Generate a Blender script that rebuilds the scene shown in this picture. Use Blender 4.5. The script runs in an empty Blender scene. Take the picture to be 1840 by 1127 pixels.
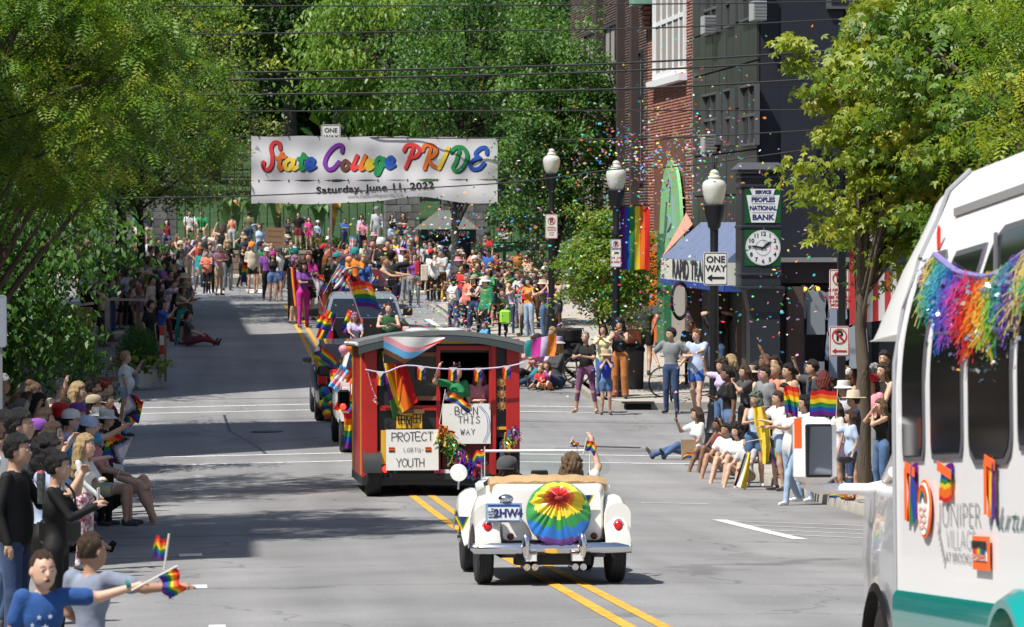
import bpy,math,random
import numpy as np
from mathutils import Vector,Matrix,noise
R=math.radians
random.seed(11)
RNG=np.random.default_rng(5)
SC=bpy.context.scene
COL=SC.collection
# camera, sky, sun, exposure
FOC,CX,CY,VPX,HY,CAMZ=7000.0,920.0,563.5,310.0,400.0,5.0
_yaw,_pit=math.atan((CX-VPX)/FOC),math.atan((CY-HY)/FOC)
FWD=Vector((math.sin(_yaw)*math.cos(_pit),math.cos(_yaw)*math.cos(_pit),-math.sin(_pit)))
RGT=Vector((math.cos(_yaw),-math.sin(_yaw),0))
UPV=RGT.cross(FWD)
EYE=Vector((0,0,CAMZ))
cd=bpy.data.cameras.new('camera')
cam=bpy.data.objects.new('camera',cd)
COL.objects.link(cam)
cam.matrix_world=Matrix(((RGT.x,UPV.x,-FWD.x,0),(RGT.y,UPV.y,-FWD.y,0),(RGT.z,UPV.z,-FWD.z,CAMZ),(0,0,0,1)))
cd.sensor_width=36.0
cd.lens=FOC/1840*36
cd.clip_start,cd.clip_end=0.5,1500
cd.dof.use_dof=True
cd.dof.focus_distance=52
cd.dof.aperture_fstop=9
SC.camera=cam
SUN=Vector((-0.53,-0.33,1.0)).normalized()
w=bpy.data.worlds.new('World');SC.world=w;w.use_nodes=True
nt=w.node_tree;nt.nodes.clear()
sky=nt.nodes.new('ShaderNodeTexSky');sky.sky_type='NISHITA';sky.sun_disc=False
sky.sun_elevation=math.asin(SUN.z);sky.sun_rotation=math.atan2(SUN.x,SUN.y)
sky.air_density=1.2;sky.dust_density=1.5
bg=nt.nodes.new('ShaderNodeBackground');bg.inputs[1].default_value=0.085
wo=nt.nodes.new('ShaderNodeOutputWorld')
nt.links.new(sky.outputs[0],bg.inputs[0]);nt.links.new(bg.outputs[0],wo.inputs[0])
sl=bpy.data.lights.new('sun','SUN');sl.energy=4.6;sl.angle=R(0.55);sl.color=(1.0,0.955,0.88)
so=bpy.data.objects.new('sun',sl);COL.objects.link(so)
so.rotation_euler=SUN.to_track_quat('Z','Y').to_euler()
vs=SC.view_settings
vs.view_transform='Standard';vs.look='None';vs.gamma=1;vs.exposure=0.6;vs.use_curve_mapping=False
SC.cycles.max_bounces=6;SC.cycles.transparent_max_bounces=12;SC.cycles.diffuse_bounces=3
SC.cycles.glossy_bounces=3;SC.cycles.transmission_bounces=4
# the lie of the land
_D=[-20,0,15,17.5,22,30.7,37.6,45.2,51.5,60.9,70,78,85.4,93,104.5,113,120.7,134.6,148,160]
_H=[1.2,1.75,2.45,2.6,2.86,3.22,3.47,3.77,3.97,4.18,4.23,4.2,4.08,3.82,3.38,3.05,2.77,2.45,2.22,2.1]
_ys=np.arange(-20,160,0.5)
_zs=CAMZ-np.convolve(np.pad(np.interp(_ys,_D,_H),8,mode='edge'),np.ones(17)/17,'valid')
def zroad(Y):return float(np.interp(Y,_ys,_zs))
XC,XL,XR=3.75,-2.15,9.7
def kerb_r(Y):return XR-1.3*min(1,max(0,(Y-104)/9))
ALLEY=(72.5,86.0);AVE=(127.0,147.0)
def ground(X,Y):
 z=zroad(Y)
 if Y>AVE[1]:
  return z+0.14
 if Y>AVE[0]:
  return z-0.1
 kr=kerb_r(Y)
 if XL<X<kr:return z-0.018*abs(X-XC)
 if ALLEY[0]<Y<ALLEY[1]and X>=kr:return z-0.018*5.95
 return z-0.107+0.14
def at(px,py,k):
 px,py,k=float(px),float(py),float(k);D=FOC/k
 return EYE+D*FWD+RGT*((px-CX)/k)-UPV*((py-CY)/k)
def foot(px,k):
 """the spot on the ground that stands at picture column px, at scale k (pixels of the photograph per metre)"""
 p=at(px,700,k)
 p.z=ground(p.x,p.y)
 return p
# materials (all procedural)
MATS={}
def mat(name,col=(.5,.5,.5),rough=.6,metal=0.0,var=0.0,vscale=3.0,bump=0.0,bscale=20.0,emit=0.0,trans=0.0,alpha=1.0,coat=0.0,spec=0.5,stretch=(1,1,1),sheen=0.0,tint=None,transl=0.0,ior=1.45):
 if name in MATS:return MATS[name]
 m=bpy.data.materials.new(name);m.use_nodes=True;MATS[name]=m
 n,l=m.node_tree.nodes,m.node_tree.links
 b=n['Principled BSDF']
 b.inputs['Base Color'].default_value=(*col,1)
 b.inputs['Roughness'].default_value=rough
 b.inputs['Metallic'].default_value=metal
 b.inputs['Specular IOR Level'].default_value=spec
 b.inputs['IOR'].default_value=ior
 b.inputs['Coat Weight'].default_value=coat
 b.inputs['Coat Roughness'].default_value=.05
 b.inputs['Transmission Weight'].default_value=trans
 b.inputs['Alpha'].default_value=alpha
 if sheen:b.inputs['Sheen Weight'].default_value=sheen
 if emit:
  b.inputs['Emission Color'].default_value=(*col,1);b.inputs['Emission Strength'].default_value=emit
 tc=mp=None
 if var or bump:
  tc=n.new('ShaderNodeTexCoord');mp=n.new('ShaderNodeMapping');mp.inputs['Scale'].default_value=stretch
  l.new(tc.outputs['Object'],mp.inputs[0])
 if var or tint:
  src=None
  if tint:
   at_=n.new('ShaderNodeAttribute');at_.attribute_name='tint'
   cr=n.new('ShaderNodeValToRGB');e=cr.color_ramp.elements
   e[0].color=(*tint[0],1);e[1].color=(*tint[-1],1);e[0].position=0;e[1].position=1
   for i,c in enumerate(tint[1:-1]):
    x=e.new((i+1)/(len(tint)-1));x.color=(*c,1)
   l.new(at_.outputs['Fac'],cr.inputs[0]);src=cr.outputs[0]
  if var:
   nz=n.new('ShaderNodeTexNoise');nz.inputs['Scale'].default_value=vscale;nz.inputs['Detail'].default_value=5
   l.new(mp.outputs[0],nz.inputs[0])
   mr=n.new('ShaderNodeMapRange');mr.inputs[1].default_value=.25;mr.inputs[2].default_value=.75
   mr.inputs[3].default_value=1-var;mr.inputs[4].default_value=1+var
   l.new(nz.outputs[0],mr.inputs[0])
   mx=n.new('ShaderNodeVectorMath');mx.operation='SCALE'
   if src:l.new(src,mx.inputs[0])
   else:mx.inputs[0].default_value=col
   l.new(mr.outputs[0],mx.inputs['Scale']);src=mx.outputs[0]
  l.new(src,b.inputs['Base Color'])
 if bump:
  bz=n.new('ShaderNodeTexNoise');bz.inputs['Scale'].default_value=bscale;bz.inputs['Detail'].default_value=4
  l.new(mp.outputs[0],bz.inputs[0])
  bp=n.new('ShaderNodeBump');bp.inputs['Strength'].default_value=bump;bp.inputs['Distance'].default_value=.02
  l.new(bz.outputs[0],bp.inputs['Height']);l.new(bp.outputs[0],b.inputs['Normal'])
 if transl:
  out=n['Material Output'];tl=n.new('ShaderNodeBsdfTranslucent');ms=n.new('ShaderNodeMixShader')
  ms.inputs[0].default_value=transl
  if b.inputs['Base Color'].is_linked:
   vm=n.new('ShaderNodeVectorMath');vm.operation='MULTIPLY';vm.inputs[1].default_value=(1.5,1.45,.6)
   l.new(b.inputs['Base Color'].links[0].from_socket,vm.inputs[0]);l.new(vm.outputs[0],tl.inputs[0])
  else:tl.inputs[0].default_value=(*col,1)
  l.new(b.outputs[0],ms.inputs[1]);l.new(tl.outputs[0],ms.inputs[2]);l.new(ms.outputs[0],out.inputs[0])
 return m
def mnodes(m):return m.node_tree.nodes,m.node_tree.links,m.node_tree.nodes['Principled BSDF']
# objects
def tag(o,label=None,cat=None,group=None,kind=None):
 if label:o['label']=label
 if cat:o['category']=cat
 if group:o['group']=group
 if kind:o['kind']=kind
 return o
def link(name,data,parent=None,loc=None,rot=None,scale=None):
 o=bpy.data.objects.new(name,data);COL.objects.link(o)
 if parent is not None:o.parent=parent
 if loc is not None:o.location=loc
 if rot is not None:o.rotation_euler=rot
 if scale is not None:o.scale=scale if hasattr(scale,'__len__')else(scale,)*3
 return o
def thing(name,label,cat,loc=(0,0,0),rot=(0,0,0),group=None,scale=None):
 return tag(link(name,None,None,loc,rot,scale),label,cat,group)
def copy_tree(o,parent=None):
 c=o.copy();COL.objects.link(c);c.parent=parent
 for ch in o.children:copy_tree(ch,c)
 return c
def fast_mesh(name,V,Q,mats=(),mi=None,smooth=False,tint=None):
 """mesh from arrays: V n x 3, Q m x (3 or 4)"""
 V=np.asarray(V,np.float32);Q=np.asarray(Q,np.int32)
 me=bpy.data.meshes.new(name);nf,s=Q.shape
 me.vertices.add(len(V));me.vertices.foreach_set('co',V.ravel())
 me.loops.add(nf*s);me.loops.foreach_set('vertex_index',Q.ravel())
 me.polygons.add(nf);me.polygons.foreach_set('loop_start',np.arange(0,nf*s,s,dtype=np.int32))
 for m in mats:me.materials.append(m)
 if mi is not None:me.polygons.foreach_set('material_index',np.asarray(mi,np.int32))
 if smooth:me.polygons.foreach_set('use_smooth',np.ones(nf,bool))
 me.update(calc_edges=True)
 if tint is not None:
  a=me.attributes.new('tint','FLOAT','POINT');a.data.foreach_set('value',np.asarray(tint,np.float32))
 return me
class MB:
 """collects shapes, then becomes ONE mesh"""
 def __init__(s):s.v=[];s.f=[];s.m=[];s.mats=[];s.sm=[]
 def mi(s,m):
  if m not in s.mats:s.mats.append(m)
  return s.mats.index(m)
 def add(s,vs,fs,m,smooth=False,M=None):
  o=len(s.v);i=s.mi(m)
  if M is not None:vs=[M@Vector(v)for v in vs]
  s.v+=[tuple(v)for v in vs];s.f+=[tuple(o+a for a in f)for f in fs]
  s.m+=[i]*len(fs);s.sm+=[smooth]*len(fs)
  return s
 def box(s,c,d,m,M=None,bev=0.0,taper=None):
  x,y,z=[a/2 for a in d];cx,cy,cz=c
  if bev:
   b=min(bev,x*.9,y*.9,z*.9);vs=[];fs=[]
   def ring(zz,q):
    X,Y=x-q,y-q;bb=max(b-q*.3,b*.5)
    return[(cx+a,cy+e,cz+zz)for a,e in((-X+bb,-Y),(X-bb,-Y),(X,-Y+bb),(X,Y-bb),(X-bb,Y),(-X+bb,Y),(-X,Y-bb),(-X,-Y+bb))]
   for zz,q in((-z,b),(-z+b,0),(z-b,0),(z,b)):vs+=ring(zz,q)
   fs.append(tuple(range(7,-1,-1)));fs.append(tuple(range(24,32)))
   for r in range(3):
    for i in range(8):fs.append((r*8+i,r*8+(i+1)%8,r*8+8+(i+1)%8,r*8+8+i))
   return s.add(vs,fs,m,False,M)
  t=taper or(1,1)
  vs=[(cx-x,cy-y,cz-z),(cx+x,cy-y,cz-z),(cx+x,cy+y,cz-z),(cx-x,cy+y,cz-z),(cx-x*t[0],cy-y*t[1],cz+z),(cx+x*t[0],cy-y*t[1],cz+z),(cx+x*t[0],cy+y*t[1],cz+z),(cx-x*t[0],cy+y*t[1],cz+z)]
  return s.add(vs,[(0,3,2,1),(4,5,6,7),(0,1,5,4),(1,2,6,5),(2,3,7,6),(3,0,4,7)],m,False,M)
 def tube(s,pts,r,m,n=8,M=None,caps=True):
  pts=[Vector(p)for p in pts];rs=r if hasattr(r,'__len__')else[r]*len(pts);vs=[];fs=[]
  ref=Vector((.13,.27,1)).normalized()
  for i,p in enumerate(pts):
   t=(pts[min(i+1,len(pts)-1)]-pts[max(i-1,0)]).normalized()
   if abs(t.dot(ref))>.95:a=t.cross(Vector((1,0,0))).normalized()
   else:a=t.cross(ref).normalized()
   b=t.cross(a)
   for j in range(n):
    q=2*math.pi*j/n;vs.append(p+rs[i]*(a*math.cos(q)+b*math.sin(q)))
  for i in range(len(pts)-1):
   for j in range(n):fs.append((i*n+j,i*n+(j+1)%n,i*n+n+(j+1)%n,i*n+n+j))
  if caps:fs.append(tuple(range(n-1,-1,-1)));fs.append(tuple(range(len(vs)-n,len(vs))))
  return s.add(vs,fs,m,n>5,M)
 def lathe(s,prof,m,c=(0,0,0),n=20,axis='z',M=None,smooth=True,sx=1,sy=1):
  """prof: (radius, height) pairs turned about the axis through c"""
  vs=[];fs=[]
  for r,h in prof:
   for j in range(n):
    q=2*math.pi*j/n;a,b=r*math.cos(q)*sx,r*math.sin(q)*sy
    v={'z':(a,b,h),'y':(a,h,b),'x':(h,a,b)}[axis]
    vs.append((c[0]+v[0],c[1]+v[1],c[2]+v[2]))
  for i in range(len(prof)-1):
   for j in range(n):fs.append((i*n+j,i*n+(j+1)%n,i*n+n+(j+1)%n,i*n+n+j))
  if prof[0][0]>1e-5:fs.append(tuple(range(n-1,-1,-1)))
  if prof[-1][0]>1e-5:fs.append(tuple(range(len(vs)-n,len(vs))))
  return s.add(vs,fs,m,smooth,M)
 def prism(s,poly,t,m,axis='y',off=0.0,M=None):
  """outline poly (two coordinates) pushed t thick along the axis"""
  n=len(poly);vs=[]
  for o in(off-t/2,off+t/2):
   for a,b in poly:vs.append({'y':(a,o,b),'x':(o,a,b),'z':(a,b,o)}[axis])
  fs=[tuple(range(n)),tuple(range(2*n-1,n-1,-1))]+[(i,n+i,n+(i+1)%n,(i+1)%n)for i in range(n)]
  return s.add(vs,fs,m,False,M)
 def loft(s,secs,m,closed=True,caps=True,smooth=True,M=None):
  n=len(secs[0]);vs=[p for q in secs for p in q];fs=[]
  for i in range(len(secs)-1):
   for j in range(n if closed else n-1):fs.append((i*n+j,i*n+(j+1)%n,i*n+n+(j+1)%n,i*n+n+j))
  if caps and closed:fs.append(tuple(range(n-1,-1,-1)));fs.append(tuple(range(len(vs)-n,len(vs))))
  return s.add(vs,fs,m,smooth,M)
 def sphere(s,c,r,m,n=14,M=None):
  rr=r if hasattr(r,'__len__')else(r,r,r);pr=[]
  k=max(6,n//2+1)
  vs=[];fs=[]
  for i in range(k+1):
   a=math.pi*i/k
   for j in range(n):
    q=2*math.pi*j/n
    vs.append((c[0]+rr[0]*math.sin(a)*math.cos(q),c[1]+rr[1]*math.sin(a)*math.sin(q),c[2]-rr[2]*math.cos(a)))
  for i in range(k):
   for j in range(n):fs.append((i*n+j,i*n+(j+1)%n,i*n+n+(j+1)%n,i*n+n+j))
  return s.add(vs,fs,m,True,M)
 def mesh(s,name,fix=True):
  me=bpy.data.meshes.new(name);me.from_pydata(s.v,[],s.f)
  for m in s.mats:me.materials.append(m)
  me.polygons.foreach_set('material_index',s.m);me.polygons.foreach_set('use_smooth',s.sm)
  me.update()
  if fix:
   import bmesh
   bm=bmesh.new();bm.from_mesh(me);bmesh.ops.recalc_face_normals(bm,faces=bm.faces);bm.to_mesh(me);bm.free()
   me.set_sharp_from_angle(angle=R(42))
  return me
 def build(s,name,parent=None,loc=None,rot=None,scale=None,fix=True):
  return link(name,s.mesh(name,fix),parent,loc,rot,scale)
def T(x=0,y=0,z=0,rz=0,rx=0,ry=0):
 return Matrix.Translation((x,y,z))@Matrix.Rotation(rz,4,'Z')@Matrix.Rotation(rx,4,'X')@Matrix.Rotation(ry,4,'Y')
def text_mesh(name,s,size,m,parent=None,M=None,shear=0.0,bold=0.0,depth=.002,align='CENTER',sx=1.0,space=1.0):
 """flat lettering in the local xz plane facing -y, centred on the origin"""
 c=bpy.data.curves.new(name,'FONT');c.body=s;c.size=size;c.shear=shear;c.offset=bold
 c.extrude=depth;c.align_x=align;c.align_y='CENTER';c.space_character=space;c.resolution_u=3
 o=bpy.data.objects.new(name,c);COL.objects.link(o)
 me=bpy.data.meshes.new_from_object(o.evaluated_get(bpy.context.evaluated_depsgraph_get()))
 bpy.data.objects.remove(o);bpy.data.curves.remove(c)
 me.transform((M or Matrix())@Matrix.Rotation(R(90),4,'X')@Matrix.Diagonal((sx,1,1,1)))
 me.materials.clear();me.materials.append(m)
 return link(name,me,parent)
def spline(P,n=6):
 P=[Vector(p)for p in P];out=[]
 for i in range(len(P)-1):
  a,b,c,d=P[max(i-1,0)],P[i],P[i+1],P[min(i+2,len(P)-1)]
  for j in range(n):
   t=j/n
   out.append(.5*((2*b)+(c-a)*t+(2*a-5*b+4*c-d)*t*t+(3*b-a-3*c+d)*t**3))
 return out+[P[-1]]
RAINBOW=[(.62,.01,.015),(.80,.16,.01),(.82,.58,.02),(.02,.22,.05),(.01,.07,.38),(.13,.01,.19)]
def cm(name,c,**kw):return mat(name,c,**kw)
RB=[cm('cloth_rainbow_%d'%i,c,rough=.75,transl=.25)for i,c in enumerate(RAINBOW)]
WHITE=mat('white_paint',(.78,.78,.76),.4);BLACK=mat('black_paint',(.012,.012,.014),.4)
CHROME=mat('chrome',(.75,.75,.76),.12,1.0);RUBBER=mat('tyre_rubber',(.018,.018,.02),.8,var=.25,vscale=30)
# placing by sight line
def ray(px,py):return(FWD+RGT*((px-CX)/FOC)-UPV*((py-CY)/FOC))
def on_x(px,py,X):
 d=ray(px,py);return EYE+d*(X/d.x)
def on_y(px,py,Y):
 d=ray(px,py);return EYE+d*(Y/d.y)
# road, avenue, alley, lawn
ASPH=mat('asphalt',(.215,.214,.216),.82,var=.20,vscale=.5,bump=.35,bscale=90)
n_,l_,b_=mnodes(ASPH)
tc=n_.new('ShaderNodeTexCoord')
def noise_tex(scale,detail,src=None,stretch=(1,1,1)):
 mp=n_.new('ShaderNodeMapping');mp.inputs['Scale'].default_value=stretch;l_.new(tc.outputs['Object'],mp.inputs[0])
 z=n_.new('ShaderNodeTexNoise');z.inputs['Scale'].default_value=scale;z.inputs['Detail'].default_value=detail;l_.new(mp.outputs[0],z.inputs[0]);return z
def rng_(x,a,b,c,d):
 r=n_.new('ShaderNodeMapRange');r.inputs[1].default_value=a;r.inputs[2].default_value=b;r.inputs[3].default_value=c;r.inputs[4].default_value=d
 l_.new(x,r.inputs[0]);return r.outputs[0]
def mul_(a,b):
 r=n_.new('ShaderNodeMath');r.operation='MULTIPLY';l_.new(a,r.inputs[0]);l_.new(b,r.inputs[1]);return r.outputs[0]
grain=rng_(noise_tex(38,3).outputs[0],.3,.7,.86,1.14)
lanes=rng_(noise_tex(1.0,2,stretch=(1.1,.03,1)).outputs[0],.3,.7,.82,1.12)
vor=n_.new('ShaderNodeTexVoronoi');vor.feature='DISTANCE_TO_EDGE';vor.inputs['Scale'].default_value=.16
wob=n_.new('ShaderNodeVectorMath');wob.operation='MULTIPLY_ADD';wz=noise_tex(.8,4)
l_.new(wz.outputs['Color'],wob.inputs[0]);wob.inputs[1].default_value=(2.2,2.2,0);l_.new(tc.outputs['Object'],wob.inputs[2]);l_.new(wob.outputs[0],vor.inputs['Vector'])
crack=rng_(vor.outputs['Distance'],.002,.006,.68,1.0)
old=b_.inputs['Base Color'].links[0].from_socket
sc_=n_.new('ShaderNodeVectorMath');sc_.operation='SCALE';l_.new(old,sc_.inputs[0]);l_.new(mul_(mul_(grain,lanes),crack),sc_.inputs['Scale'])
l_.new(sc_.outputs[0],b_.inputs['Base Color'])
CONC=mat('concrete',(.36,.335,.30),.85,var=.16,vscale=1.4,bump=.3,bscale=60)
CONC2=mat('kerb_concrete',(.30,.285,.25),.85,var=.22,vscale=2.5,bump=.3,bscale=40)
LAWN=mat('lawn_green',(.018,.05,.008),.9,var=.35,vscale=.35,bump=.5,bscale=60)
MARK=mat('road_white',(.58,.58,.57),.75,var=.3,vscale=9)
YELL=mat('road_yellow',(.58,.32,.04),.75,var=.38,vscale=9)
def sheet(name,xs,ys,zf,m,kind='structure'):
 V=[(x,y,zf(x,y))for y in ys for x in xs];n=len(xs)
 Q=[(j*n+i,j*n+i+1,(j+1)*n+i+1,(j+1)*n+i)for j in range(len(ys)-1)for i in range(n-1)]
 return tag(link(name,fast_mesh(name,V,Q,[m])),kind=kind)
def hill(Y):return float(np.interp(Y,[146,151,160,175,210,260,330,420,600],[2.9,2.95,4.0,4.4,6.2,9.2,13.5,17,18]))
sheet('ground',[-300,-60,-7,13,30,60,300],[-60,-20,0,20,40,60,80,100,127],lambda x,y:zroad(max(y,-20))-.35,mat('bare_ground',(.12,.12,.11),.9,var=.2))
ysr=[-20+i for i in range(0,148)]
V=[];
for y in ysr:
 kr=kerb_r(y)
 for x in(XL,0.8,XC,6.7,kr):V.append((x,y,zroad(y)-.018*abs(x-XC)))
Q=[(j*5+i,j*5+i+1,j*5+6+i,j*5+5+i)for j in range(len(ysr)-1)for i in range(4)]
tag(link('road',fast_mesh('road',V,Q,[ASPH])),kind='structure')
sheet('avenue',[-120,-40,XL,XC,8.4,40,120],[127,128.5,130,137,146,147],lambda x,y:zroad(y)-.1-.004,ASPH)
sheet('alley_road',[XR,12,20,45],[ALLEY[0]+i*.5 for i in range(28)],lambda x,y:zroad(y)-.112,ASPH)
sheet('lawn_hill',[-220,-120,-60,-30,-10,10,40,80,140,260],[151.5,156,160,168,175,190,210,235,260,300,330,380,420,600],lambda x,y:hill(y)+.3*math.sin(x*.11+y*.05),LAWN)
sheet('far_pavement',[-120,-40,0,8,20,60,120],[147,149,151.3],lambda x,y:hill(y)+.02,CONC)
def strip(name,P,wd,m,dz=.006,kind='structure'):
 """painted marking: a band wd wide along the ground points P"""
 pts=[]
 for(a,b),(c,d)in zip(P[:-1],P[1:]):
  n=max(1,int(math.hypot(c-a,d-b)/.7));pts+=[(a+(c-a)*i/n,b+(d-b)*i/n)for i in range(n)]
 pts.append(P[-1]);V=[]
 for i,(x,y)in enumerate(pts):
  q,r=pts[max(0,i-1)],pts[min(len(pts)-1,i+1)];L=math.hypot(r[0]-q[0],r[1]-q[1])or 1
  nx,ny=-(r[1]-q[1])/L*wd/2,(r[0]-q[0])/L*wd/2
  for s in(-1,1):V.append((x+s*nx,y+s*ny,ground(x+s*nx,y+s*ny)+dz))
 Q=[(2*i,2*i+1,2*i+3,2*i+2)for i in range(len(pts)-1)]
 return tag(link(name,fast_mesh(name,V,Q,[m])),kind=kind)
for dx in(-.14,.14):
 strip('yellow_line',[(XC+dx,5),(XC+dx,68)],.115,YELL)
 strip('yellow_line',[(XC+dx,87.3),(XC+dx,126)],.115,YELL)
for y0,wd in((86.6,.16),(84.9,.16),(71.4,.2),(69.0,.2)):
 strip('crosswalk_line',[(XL+.25,y0),(XR-.3,y0)],wd,MARK)
strip('crosswalk_line',[(10.2,70),(10.2,72.2)],.01,MARK)
for x in np.arange(-1.4,9.3,1.45):strip('crosswalk_block',[(x,138),(x,141.6)],.62,MARK)
for x0,x1,y0 in((-1.0,.15,44.6),(-1.2,.2,38.0),(-1.6,.25,31.9),(-1.6,.25,31.1),(6.9,7.9,57.2)):
 strip('parking_mark',[(x0,y0),(x1,y0)],.07 if y0<50 else.1,MARK)
for y0 in(44.6,38.0):strip('parking_mark',[(.2,y0-.3),(.2,y0+.35)],.26,MARK)
strip('parking_mark',[(.36,30.7),(.36,32.3)],.14,MARK)
strip('hatch_line',[(7.72,47.5),(7.42,52.6)],.2,MARK)
for i in range(4):strip('hatch_line',[(7.5+i*.03,52.3-i*1.15),(9.55,51.2-i*1.3)],.07,MARK)
strip('hatch_line',[(7.9,111),(7.7,118)],.2,MARK)
for i in range(4):strip('hatch_line',[(7.85,117.5-i*1.7),(8.9-.03*i,116.6-i*1.7 if i>1 else 117)],.08,MARK)
# tar seams and a patch in the asphalt
TAR=mat('tar_seam',(.035,.035,.037),.55)
strip('tar_seam',[(1.1,84),(1.15,79),(1.6,74),(1.7,71.8)],.06,TAR,.004)
strip('tar_seam',[(-1.8,88.5),(1.5,88.7),(3.3,88.4)],.06,TAR,.004)
strip('tar_seam',[(-1.5,49.3),(.5,49.2),(2.1,49.5)],.05,TAR,.004)
DARKASPH=mat('asphalt_patch',(.15,.15,.155),.85,var=.12,vscale=2,bump=.3,bscale=90)
strip('asphalt_patch',[(7.2,73.2),(9.2,73.0)],.9,DARKASPH,.003)
strip('asphalt_patch',[(4.6,92),(5.9,96)],.8,DARKASPH,.003)
strip('asphalt_patch',[(.6,58),(.65,66)],.55,mat('asphalt_patch_pale',(.26,.26,.26),.85,var=.15,vscale=2,bump=.3,bscale=90),.003)
mh=MB();mh.lathe([(0,.012),(.3,.012),(.33,.008),(.34,0)],mat('cast_iron',(.05,.045,.04),.6,.5,var=.3),n=26)
for i in range(-3,4):mh.box((i*.085,0,.014),(.03,.5-abs(i)*.07,.006),mat('cast_iron'))
for x_,y_,w_ in((1.9,78.5,'in the middle of the alley crossing'),):tag(link('manhole_cover',mh.mesh('manhole_cover'),None,(x_,y_,ground(x_,y_)+.002)),'round cast iron manhole cover '+w_,'manhole cover')
strip('asphalt_patch',[(7.6,74.2),(8.9,73.9)],.35,TAR,.007)
# kerbs and pavements, slab by slab
def kerb(name,path):
 """a kerb stone band swept along path (points on its road edge), 0.16 wide, top at the pavement"""
 rows=[]
 for i,(x,y)in enumerate(path):
  q,r=path[max(0,i-1)],path[min(len(path)-1,i+1)];L=math.hypot(r[0]-q[0],r[1]-q[1])
  nx,ny=-(r[1]-q[1])/L,(r[0]-q[0])/L
  zb=zroad(y)-.107
  rows.append([(x,y,zb-.08),(x+nx*.02,y+ny*.02,zb+.125),(x+nx*.035,y+ny*.035,zb+.143),(x+nx*.17,y+ny*.17,zb+.143),(x+nx*.17,y+ny*.17,zb-.08)])
 mb=MB();mb.loft(rows,CONC2,smooth=False);return tag(mb.build(name),kind='structure')
def arc(cx,cy,r,a0,a1,n=10):return[(cx+r*math.cos(R(a0+(a1-a0)*i/n)),cy+r*math.sin(R(a0+(a1-a0)*i/n)))for i in range(n+1)]
kerb('kerb',[(40,86.05),(25,86.05),(13,86.05)]+arc(XR+1.1,87.15,1.1,-90,-180)+[(XR,y)for y in range(89,105,2)]+[(kerb_r(y),y)for y in np.arange(105,127,1.5)])
kerb('kerb',([(XR,float(y))for y in range(0,69,2)]+arc(XR+3.0,69.4,3.0,180,90,8)+[(20,72.4),(40,72.4)])[::-1])
kerb('kerb',[(XL,float(y))for y in range(0,127,2)])
def slabs(parent_name,x0,x1,y0,y1,wx,wy,label=None,holes=None):
 n=int((y1-y0)/.5);ys=[y0+(y1-y0)*i/n for i in range(n+1)]
 root=sheet(parent_name,[x0,x1],ys,lambda x,y:zroad(y)+.005,CONC2)
 nx=max(1,round((x1-x0)/wx));ny=round((y1-y0)/wy);a,b=(x1-x0)/nx,(y1-y0)/ny
 mb=MB();mb.box((0,0,0),(a-.02,b-.02,.05),CONC);me=mb.mesh('slab')
 for j in range(ny):
  yc=y0+(j+.5)*b;sl=math.atan((zroad(yc+.7)-zroad(yc-.7))/1.4)
  for i in range(nx):
   xc=x0+(i+.5)*a
   if holes and holes(xc,yc):continue
   link('slab',me,root,(xc,yc,zroad(yc)+.033-.024+random.uniform(-.002,.002)),(sl,0,0))
 return root
slabs('pavement',XR+.17,14.6,89.2,104,1.65,1.6)
slabs('pavement',11,14.6,86.25,89.2,1.8,1.5)
slabs('pavement',XR+.17,14.6,34,68.5,1.65,1.6)
def pave_rows(x0,x1,y0,y1,n,dz=.03):
 V=[]
 for i in range(n+1):
  y=y0+(y1-y0)*i/n;a=x0(y)
  for x in(a,(a+x1)/2,x1):V.append((x,y,zroad(y)+dz))
 Q=[(3*i+j,3*i+j+1,3*i+j+4,3*i+j+3)for i in range(n)for j in range(2)]
 tag(link('pavement',fast_mesh('pavement',V,Q,[CONC])),kind='structure')
def arc_x(cx,cy,r):
 return lambda y:cx-math.sqrt(max(0,(r-.1)**2-(y-cy)**2))
pave_rows(lambda y:arc_x(XR+1.1,87.15,1.1)(y)if y<87.15 else XR+.1,11,86.12,89.2,14)
pave_rows(lambda y:arc_x(XR+3,69.4,3.0)(y)if y>69.4 else XR+.1,14.6,68.5,72.3,16)
pave_rows(lambda y:14.6,40,60,72.3,4)
pave_rows(lambda y:kerb_r(y)+.1,14.6,104,127,30)
sheet('pavement',[XR+.17,14.6],[-5]+list(range(0,35,2)),lambda x,y:zroad(y)+.033,CONC)
sheet('pavement',[-9,XL-.17],[0]+list(range(2,128,2)),lambda x,y:zroad(y)+.033,mat('brick_paving',(.13,.10,.09),.85,var=.3,vscale=9))
sheet('pavement',[14.6,16],[86.3+i for i in range(0,41)],lambda x,y:zroad(y)+.03,CONC2)
g=on_y(1146,744,86.0)
sd=thing('storm_drain','black storm drain opening in the kerb at the alley corner','drain',(g.x,85.9,ground(9,85.5)))
mb=MB();mb.box((0,.1,.06),(.56,.3,.16),mat('drain_void',(.004,.004,.004),.9));mb.build('drain_mouth',sd)
mb=MB();mb.box((0,.06,.155),(.7,.34,.035),mat('cast_iron',(.05,.045,.04),.6,.5,var=.3));mb.build('cover',sd)
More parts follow.
